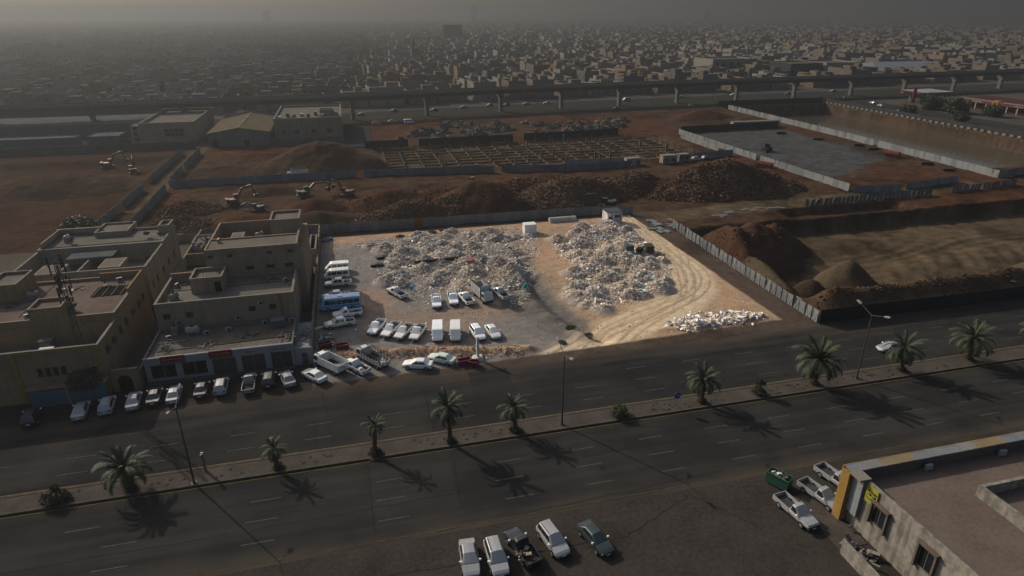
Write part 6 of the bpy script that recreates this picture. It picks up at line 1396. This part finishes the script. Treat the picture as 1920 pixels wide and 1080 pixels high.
for a in (('van',-4.9,130.6,180,'white','white van farthest back in the column by the left wall',G1),('van',-5.0,126.6,181,'white','white van second from the back in the column by the left wall',G1),('double_cab',-4.8,122.4,181,'white','white double-cab pickup just in front of the two white vans',G1),('double_cab',-5.2,116.0,182,'white','white double-cab pickup right behind the pale blue minibus',G1),
 ('bus',-4.3,111.2,182,'blue','pale blue minibus by the left wall',G1),('pickup',-3.2,107.6,183,'white','white single-cab pickup right in front of the blue minibus',G1),('double_cab',-4.6,103.9,186,'white','white double-cab pickup nearest the street in the column by the left wall',G1),
 ('pickup',6.2,114.8,118,'white','lone white pickup turned away beside the rubble',G2),('pickup',13.0,108.8,-94,'white','white pickup facing the street, leftmost in front of the rubble',G2),('pickup',16.2,109.4,-92,'white','white pickup facing the street left of the turned-away pickup',G2),('pickup',18.6,109.0,102,'white','white pickup turned away left of the tall stake truck',G2),('tall_truck',21.7,110.2,-78,'grey','tall grey stake truck parked against the rubble',G2),('pickup',24.9,107.2,104,'grey','grey pickup turned away right of the tall stake truck',G2),
 ('pickup',1.6,100.8,-117,'white','white pickup leftmost in the front row',G3),('pickup',3.9,99.2,-121,'white','white pickup second from left in the front row',G3),('pickup',6.0,97.9,-122,'white','white pickup third from left in the front row',G3),('pickup',8.2,97.0,-115,'white','white pickup fourth from left in the front row',G3),('van',11.4,95.9,-99,'white','white van on the left of the two in the front row',G3),('van',14.3,95.2,-99,'white','white van on the right of the two in the front row',G3),('suv',17.9,94.3,-86,'white','white high-roofed car behind the concrete post',G3),('sedan',20.5,94.3,-84,'white','white sedan at the right end of the front row',G3),
 ('box_truck',-5.4,88.6,127,'white','white flatbed truck with high sides and red skirts at the street edge',G4),('pickup',-2.2,88.0,126,'white','white pickup squeezed between the two trucks at the street edge',G4),('stake_truck',.9,88.8,127,'grey','grey stake truck with dark rails at the street edge',G4),('sedan',7.0,86.4,160,'white','white sedan left of the pale green sedan',G4),('sedan',10.8,87.2,140,'green','pale green sedan at the street edge',G4),('sedan',-8.3,86.9,128,'white','white sedan by the corner of the shops',G4),
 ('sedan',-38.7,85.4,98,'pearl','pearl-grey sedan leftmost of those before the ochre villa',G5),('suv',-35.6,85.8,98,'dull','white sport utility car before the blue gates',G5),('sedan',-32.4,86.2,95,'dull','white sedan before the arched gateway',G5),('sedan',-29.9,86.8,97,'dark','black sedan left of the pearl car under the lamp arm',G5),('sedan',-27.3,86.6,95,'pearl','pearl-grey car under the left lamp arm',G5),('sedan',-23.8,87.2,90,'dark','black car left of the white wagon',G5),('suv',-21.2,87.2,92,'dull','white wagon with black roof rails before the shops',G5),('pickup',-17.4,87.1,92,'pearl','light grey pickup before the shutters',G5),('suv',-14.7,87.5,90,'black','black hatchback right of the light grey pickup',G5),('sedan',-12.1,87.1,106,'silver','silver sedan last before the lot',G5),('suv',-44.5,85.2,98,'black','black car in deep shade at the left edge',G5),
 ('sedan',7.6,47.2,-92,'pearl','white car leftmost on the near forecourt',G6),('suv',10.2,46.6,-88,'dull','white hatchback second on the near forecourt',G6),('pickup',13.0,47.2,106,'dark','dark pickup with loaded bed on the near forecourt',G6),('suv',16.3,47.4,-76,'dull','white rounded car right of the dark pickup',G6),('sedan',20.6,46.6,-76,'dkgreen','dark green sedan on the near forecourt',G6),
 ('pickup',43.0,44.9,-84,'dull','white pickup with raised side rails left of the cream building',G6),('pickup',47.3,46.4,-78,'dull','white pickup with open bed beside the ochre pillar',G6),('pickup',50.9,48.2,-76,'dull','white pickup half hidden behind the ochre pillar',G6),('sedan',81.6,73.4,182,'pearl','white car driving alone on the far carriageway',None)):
    vehicle(*a)
vehicle('dump_truck',-16.5,219.4,175,'grey','grey dump truck behind the long fence below the largest mound',None,hsite(-16.5,219.4)); vehicle('suv',124,212,10,'pearl','white car parked by the beige cabin on the site',None,hsite(124,212)); vehicle('suv',128.5,212.6,10,'dark','dark car beside the white one on the site',None,hsite(128.5,212.6))
k = 0
for x, off, col, kd in ((14,-17,'pearl','suv'),(22,-12,'dull','sedan'),(30,-17,'white','van'),(150,-9,'dark','sedan'),(196,-14,'silver','suv'),(230,-8,'pearl','sedan'),(262,-15,'silver','sedan'),(310,-10,'pearl','suv'),(8,20,'silver','sedan'),(26,26,'pearl','suv'),(48,21,'dark','sedan'),(66,26,'silver','sedan'),(82,27,'pearl','suv'),(92,25,'dark','suv'),(105,27,'silver','sedan'),(118,26,'pearl','sedan'),(170,22,'dull','van'),(210,26,'silver','sedan'),(250,26,'pearl','suv'),(290,22,'dark','sedan'),(330,26,'silver','sedan'),(-40,-14,'pearl','suv'),(-60,-10,'silver','sedan')):
    vehicle(kd, x, via_y(x)+off, 6 if off < 0 else 186, col, '%s %s on the boulevard %s the viaduct, %s' % ({'pearl':'pale','dull':'white','white':'white','dark':'black','silver':'silver'}[col], {'suv':'car','sedan':'sedan','van':'van'}[kd], 'before' if off < 0 else 'behind', ORD(k+1)+' counted'), 'traffic on the boulevard', .05); k += 1
for q, (x, y, lab) in enumerate(((297,300,'dark car on the street by the pit'),(304,322,'pale car on the street by the pit'),(309,334,'white car near the petrol canopy'))): vehicle('sedan', x, y, 80, ('dark','pearl','dull')[q], lab, 'cars on the street by the pit', .04)

# loads in truck beds and small street-edge things
def junk(name, label, cat, x, y, z, n, sx, sy, sz, mats, size=(.2,.7), rz=0):
    j = MB()
    for k in range(n): j.obox((random.uniform(-sx,sx), random.uniform(-sy,sy), random.uniform(.05,sz)), (random.uniform(*size), random.uniform(*size)*.6, random.uniform(.06,.25)), Matrix.Rotation(random.uniform(0,6),4,'Z') @ Matrix.Rotation(random.uniform(-.6,.6),4,'Y'), k % len(mats))
    return tag(ob(name, j.mesh(name, mats), None, (x, y, z), rz), label, cat)
M_CARD = nmat('cardboard', (.30,.22,.14), var=.3); M_JW = nmat('white_scrap', (.5,.5,.48), var=.2)
junk('cargo_load','pale scrap and boards at the tail of the high-sided flatbed','load',-4.55,87.2,1.1,26,.8,.8,.5,[M_CARD, M_JW],rz=R(127)); junk('cargo_load','white boxes in the bed of the pickup between the trucks','load',-1.4,86.9,.75,12,.6,.6,.35,[M_JW, M_DMETAL]); junk('cargo_load','bundle of pale planks in the grey stake truck','load',2.0,87.4,1.05,16,.9,.6,.3,[M_WC, M_DMETAL],rz=R(127)); junk('cargo_load','brown scrap in the dark pickup bed on the near forecourt','load',12.7,46.0,.75,16,.6,.6,.35,[M_CARD, M_DMETAL])
M_SKIP = nmat('crimson_skip', (.13,.014,.03), rough=.6, var=.2)
def skip(x, y, rz, mat, lab, L=2.0, w=1.0, h=.8):
    t = tag(empty('skip', (x, y, .1), rz), lab, 'skip'); m = MB(); a, b_ = L/2, w/2; rg = []
    ob('tub', MB().box(-a,-b_,.1,a,-b_+.06,h).box(-a,b_-.06,.1,a,b_,h).box(-a,-b_+.06,.1,-a+.06,b_-.06,h).box(a-.06,-b_+.06,.1,a,b_-.06,h).box(-a+.06,-b_+.06,.1,a-.06,b_-.06,.16).mesh('tub', mat), t); ob('rim', MB().box(-a-.05,-b_-.06,h,a+.05,-b_+.08,h+.08).box(-a-.05,b_-.08,h,a+.05,b_+.06,h+.08).mesh('rim', mat), t); ob('skid', MB().box(-a+.2,-b_+.1,-.05,-a+.35,b_-.1,.1).box(a-.35,-b_+.1,-.05,a-.2,b_-.1,.1).mesh('skid', M_DMETAL), t)
    return t
skip(-4.2,95.4,.1,M_SKIP,'crimson skip standing alone left of the front row'); skip(-6.9,96.6,.3,M_SKIP,'crimson skip among trash by the left wall'); skip(14.1,85.7,.1,M_SKIP,'crimson skip beside the concrete post'); skip(15.4,84.9,-.5,M_SKIP,'tilted crimson skip in front of the concrete post',1.5,1.0,.8)
M_GSK = nmat('green_skip', (.02,.07,.045), rough=.6, var=.2); skip(44.2,49.6,R(-62),M_GSK,'green rubbish container on the near forecourt',2.6,1.3,1.4); junk('rubbish','rubbish filling the green container','rubbish',44.2,49.6,1.0,22,.8,.4,.5,[M_JW, M_CARD, M_DMETAL],rz=R(-62))
junk('trash_heap','scattered trash and broken bowls by the left wall','trash',-6.6,98.6,.1,44,1.3,2.4,.4,[M_JW, M_DMETAL, M_CARD]); tag(ob('bath_tub', MB().box(-1.0,-.35,0,1.0,.35,.12).box(-1.0,-.35,.12,-.95,.35,.4).box(.95,-.35,.12,1,.35,.4).mesh('bath_tub', M_JW), None, (-8.0,103.9,.15), .4), 'white trough lying against the left wall', 'trough')
wr = MB(); wr.loft([ring(-1.4,.6,.1,.55), ring(0,.75,.1,.7), ring(1.4,.6,.1,.5)]); tag(ob('covered_heap', wr.mesh('covered_heap', M_BLK, fix=True), None, (4.8,136.4,.0), .2), 'black tarpaulin heap at the left edge of the rubble', 'tarpaulin'); tag(ob('covered_heap', wr.mesh('covered_heap', M_BLK, fix=True), None, (3.4,131.8,0), 0), 'large black tarpaulin heap nearest the vans', 'tarpaulin')
tag(ob('car_wreck', wr.mesh('car_wreck', nmat('blue_grey_cover', (.10,.13,.19), var=.3), fix=True), None, (-7.2,151.5,.1), .8), 'blue-grey covered lump in the back left corner of the lot', 'cover')
for k, (x, y, c, lab) in enumerate(((9.2,117.0,(.05,.22,.42),'blue drum at the near edge of the rubble'),(30.6,110.4,(.03,.22,.17),'green-covered drum right of the pale rubble pile'),(52.6,104.2,(.02,.2,.18),'turquoise sheet lump at the front of the right rubble field'))):
    tag(ob('drum', MB().cyl((0,0,0),(0,0,.8),.3,n=12).cyl((0,0,.8),(0,0,.85),.32,n=12).mesh('drum', nmat('drum_paint_%d' % k, c, var=.2)), None, (x, y, hlot(x, y)-.05)), lab, 'drum')
lc = MB().obox((0,0,.4),(1.5,1.0,.06),Matrix.Rotation(.35,4,'X')).obox((.7,.2,.5),(.5,.7,.05),Matrix.Rotation(.2,4,'Y')); tag(ob('plastic_sheet', lc.mesh('plastic_sheet', nmat('pink_plastic', (.5,.16,.2), var=.25)), None, (22.6,126.2,hlot(22.6,126.2))), 'bright pink sheet lying in the left rubble field', 'sheet')
tag(ob('black_pipe', MB().cyl((-5.2,0,.35),(5.2,.5,.35),.34,n=12).mesh('black_pipe', M_BLK), None, (16.5,129.6,.6), .0), 'long black pipe half buried in the left rubble field', 'pipe')
for k, (x, y, s) in enumerate(((58.5,124.5,1.3),(60.8,123.8,1.1),(62.9,123.6,1.7),(64.7,121.4,1.2))):
    b_ = MB(); b_.box(-s*.7,-s*.5,0,s*.7,s*.5,s*.9).box(-s*.72,-s*.52,s*.6,s*.72,s*.52,s*.68); tag(ob('scrap_crate', b_.mesh('scrap_crate', nmat('crate_%d' % k, ((.06,.08,.09),(.035,.035,.035),(.05,.055,.04),(.22,.19,.11))[k], var=.3)), None, (x, y, hlot(x, y)), k*.7), ['blue-grey metal crate in the right rubble field','black crate between the blue-grey and the olive one','largest olive-dark crate in the right rubble field','tan crate at the dirt-road edge of the right rubble field'][k], 'crate')

# ------------------------------------------------------------------ rubble
def chunks(name, x, y, z, size, cols, mat, flat=.6, seed=1):
    q = np.random.default_rng(seed); n = len(x)
    base = np.array([(-1,-1,-1),(1,-1,-1),(1,1,-1),(-1,1,-1),(-1,-1,1),(1,-1,1),(1,1,1),(-1,1,1)], float)*.5
    v_ = base[None]*(1+q.uniform(-.35,.35,(n,8,3))); sc3 = np.stack([size*q.uniform(.7,1.7,n), size*q.uniform(.6,1.2,n), size*q.uniform(.25,flat*1.4,n)], 1); sc3[:, 0] *= np.where(q.random(n) < .025, q.uniform(2.5,4.5,n), 1); v_ = v_*sc3[:, None, :]
    a, b_, c = q.uniform(0,6.28,n), q.normal(0,.4,n), q.normal(0,.4,n)
    def rot(v_, ang, i, j):
        o = v_.copy(); ca, sa = np.cos(ang)[:, None], np.sin(ang)[:, None]; o[:, :, i] = v_[:, :, i]*ca - v_[:, :, j]*sa; o[:, :, j] = v_[:, :, i]*sa + v_[:, :, j]*ca; return o
    v_ = rot(rot(rot(v_, b_, 0, 2), c, 1, 2), a, 0, 1) + np.stack([x, y, z], 1)[:, None, :]
    f = np.array([(0,3,2,1),(4,5,6,7),(0,1,5,4),(1,2,6,5),(2,3,7,6),(3,0,4,7)]); F = (f[None] + 8*np.arange(n)[:, None, None]).reshape(-1,4)
    return big_mesh(name, v_.reshape(-1,3), F, mat, np.repeat(cols, 8, 0))
M_RUB = vmat('rubble', var=.22, scale=1.5, fine=9, bump=.3, dist=.03)
def sample(poly, n, q):
    xs = [p[0] for p in poly]; ys = [p[1] for p in poly]; X_, Y_ = [], []
    while len(X_) < n:
        x = q.uniform(min(xs), max(xs), n*2); y = q.uniform(min(ys), max(ys), n*2); m = in_poly(x, y, poly); X_ += list(x[m]); Y_ += list(y[m])
    return np.array(X_[:n]), np.array(Y_[:n])
PAL = np.array([(.38,.34,.29),(.50,.45,.385),(.28,.25,.22),(.56,.45,.33),(.42,.305,.205),(.80,.785,.76),(.14,.135,.13)])
def rubble(poly, n, seed, label, gain, weights, lo=.06, hi=.30, pal=PAL):
    q = np.random.default_rng(seed); x, y = sample(poly, int(n*1.9), q); x += q.normal(0,.6,len(x)); y += q.normal(0,.6,len(y))
    z, _ = lot_fields(x, y); dens = np.clip((z-.10)*2.6, .38, 1); m = q.random(len(x)) < dens; x, y, z = x[m][:n], y[m][:n], z[m][:n]
    pn = fbm(x, y, .22, 3, seed+70); s = lo + (hi-lo)*q.random(len(x))**3.4
    zone = (pn*len(weights)*1.6).astype(int) % len(weights); w = np.array(weights); cum = np.cumsum(w, 1)/w.sum(1)[:, None]; u = q.random(len(x)); ci = (u[:, None] > cum[zone]).sum(1)
    ci = np.minimum(ci, len(pal)-1); cols = pal[ci]*.75 + pal[0]*.25; cols = cols*q.uniform(.8,1.2,(len(x),1))*gain*(.68+.64*fbm(x, y, .35, 3, seed+9))[:, None]
    o = stuff(ob('rubble', chunks('rubble', x, y, z+s*.12, s, cols, M_RUB, seed=seed))); o['label'] = label; o['category'] = 'rubble'; return o
WT = [(4,3,3,1,1,1.2,1),(2,3,1,2,1,3.2,.6),(3,2,2,4,2,.8,.5),(2,2,2,3,4,.6,.5),(5,3,3,1,1,.8,1.2)]
rl_ = rubble(RUB_L, 52000, 3, 'grey and white demolition rubble heaped over the left of the lot', 1.18, WT); rr_ = rubble(RUB_R, 43000, 4, 'tan and white demolition rubble heaped over the right of the lot', 1.2, [(2,2,1,4,3,2,.5),(1,3,1,2,1,4.5,.4),(3,3,2,3,2,1,1),(1,2,1,6,3,1,.4)]); rf_ = rubble(RUB_F, 1500, 5, 'pale broken slabs strewn at the right front of the lot', 1.2, [(1,3,.5,4,2,3,.3)], .12, .7)
slabs = [MB().obox((0,0,.1),(1.2,.8,.16),0).mesh('concrete_slab', M_WC), MB().obox((0,0,.1),(1.6,.35,.14),0).mesh('concrete_slab', nmat('grey_slab', (.28,.27,.26), var=.25)), MB().add([(-.6,-.4,0),(.7,-.5,0),(.5,.5,0),(-.5,.4,0),(-.6,-.4,.14),(.7,-.5,.14),(.5,.5,.14),(-.5,.4,.14)],[(0,3,2,1),(4,5,6,7),(0,1,5,4),(1,2,6,5),(2,3,7,6),(3,0,4,7)]).mesh('concrete_slab', nmat('tan_slab', (.42,.35,.26), var=.25))]
qq = np.random.default_rng(9)
for par, poly, n in ((rl_, RUB_L, 90), (rr_, RUB_R, 90), (rf_, RUB_F, 30)):
    x, y = sample(poly, n, qq); z, _ = lot_fields(x, y)
    for i in range(n): o = ob('concrete_slab', slabs[int(qq.integers(0,3))], par, (x[i], y[i], z[i]), rot=(qq.normal(0,.35), qq.normal(0,.35), qq.uniform(0,6))); s = qq.uniform(.5,1.15); o.scale = (s, s, s)
# loose bits over the gravel, stones on the mounds, the far rubble field
q = np.random.default_rng(21); x = q.uniform(-8,70,5200); y = q.uniform(86,152,5200); z, _ = lot_fields(x, y); m = z < .35; x, y, z = x[m], y[m], z[m]; s = .05+.16*q.random(len(x))**4
o = stuff(ob('litter', chunks('litter', x, y, z+.02, s, PAL[q.integers(0,7,len(x))]*1.1, M_RUB, seed=22))); o['label'] = 'small stones and litter scattered over the lot'; o['category'] = 'litter'
x, y = [], []
bx_, by_, ba_ = q.uniform(-8,24,1800), q.uniform(86,95,1800), None; d_, _, _ = dist_path(bx_, by_, FRONT_BERM); m = d_ < 1.9; x, y = bx_[m], by_[m]; z, _ = lot_fields(x, y); s = .08+.3*q.random(len(x))**3
o = stuff(ob('stones', chunks('stones', x, y, z+.03, s, np.array((.36,.24,.155))*q.uniform(.7,1.25,(len(x),1)), M_RUB, seed=23))); o['label'] = 'reddish stones along the bank in front of the parked vehicles'; o['category'] = 'stones'
for i, n, lo, hi, g in ((2,4200,.14,.5,1.05),(3,9000,.14,.56,1.05),(4,2400,.14,.5,1.05),(6,3400,.14,.5,1.05),(9,1500,.16,.55,1.2),(10,1700,.16,.55,1.2),(1,350,.15,.4,.9),(5,500,.15,.45,.9),(12,350,.15,.4,.9)):
    mm = MOUNDS[i]; r_, a_ = np.sqrt(q.random(n))*1.02, q.uniform(0,6.283,n); x, y = mm[0]+mm[2]*r_*np.cos(a_), mm[1]+mm[3]*r_*np.sin(a_); k = y > 157.5 if i != 12 else y > 0; x, y = x[k], y[k]; z, _, _ = site_fields(x, y); s = lo+(hi-lo)*q.random(len(x))**2.2
    o = stuff(ob('stones', chunks('stones', x, y, z+s*.1, s, STONY*g*(.55+.8*fbm(x, y, .12, 3, 5+i))[:, None]*q.uniform(.7,1.3,(len(x),1)), M_RUB, .8, seed=40+i))); o['label'] = 'loose stones covering the ' + mm[7].split(',')[0]; o['category'] = 'stones'
x, y = sample([(20,280),(122,276),(142,312),(40,317)], 9000, q); z, _, _ = site_fields(x, y); k = z > .25; x, y, z = x[k], y[k], z[k]; s = .3+.8*q.random(len(x))**3
o = stuff(ob('rubble', chunks('rubble', x, y, z+s*.1, s, PAL[q.integers(0,6,len(x))]*.22, M_RUB, seed=60))); o['label'] = 'dark rubble field beyond the foundation site'; o['category'] = 'rubble'  # lot rubble palette scaled down; the dimmer light is in the colour
x = np.concatenate([q.uniform(79,190,1700)]); y = q.normal(91,1.7,len(x)); k = y > 87; x, y = x[k], y[k]; z, _, _ = site_fields(x, y); s = .10+.34*q.random(len(x))**3
o = stuff(ob('stones', chunks('stones', x, y, z+.04, s, BROWN*1.15*q.uniform(.7,1.3,(len(x),1)), M_RUB, seed=61))); o['label'] = 'stones on the bank behind the black street fence'; o['category'] = 'stones'
for k, (x, y, r) in enumerate(((10,150.3,1.3),(14,151,1.0),(18,151.5,1.5),(33.6,92,1.2),(36,90,1.4),(31,88.6,1.0),(20.5,152.3,.9))):
    t = tag(empty('weed_clump', (x, y, hlot(x, y)), k), 'green weed clump %s' % ['left of the row by the back fence','second of the row by the back fence','broad one of the row by the back fence','on the upper ditch bank','broadest on the ditch bank','at the street end of the ditch','right of the row by the back fence'][k], 'weeds', 'weeds in the lot'); o = ob('foliage', BUSH[k % 3], t); o.scale = (r, r*.7, r*.4)

HAZE_DENSITY = .00065
# ------------------------------------------------------------------ haze: one closed box of dusty air round everything below the sky
hz = MB().box(-9500,-700,-12,9500,14500,100).mesh('haze', [])
hm = bpy.data.materials.new('dusty_air'); hm.use_nodes = True; nt = hm.node_tree; nt.nodes.clear()
vo = nt.nodes.new('ShaderNodeVolumePrincipled'); vo.inputs['Color'].default_value = (.155,.16,.165,1); vo.inputs['Density'].default_value = HAZE_DENSITY; vo.inputs['Anisotropy'].default_value = .5
mo = nt.nodes.new('ShaderNodeOutputMaterial'); nt.links.new(vo.outputs[0], mo.inputs['Volume']); hz.materials.append(hm)
stuff(ob('haze', hz))
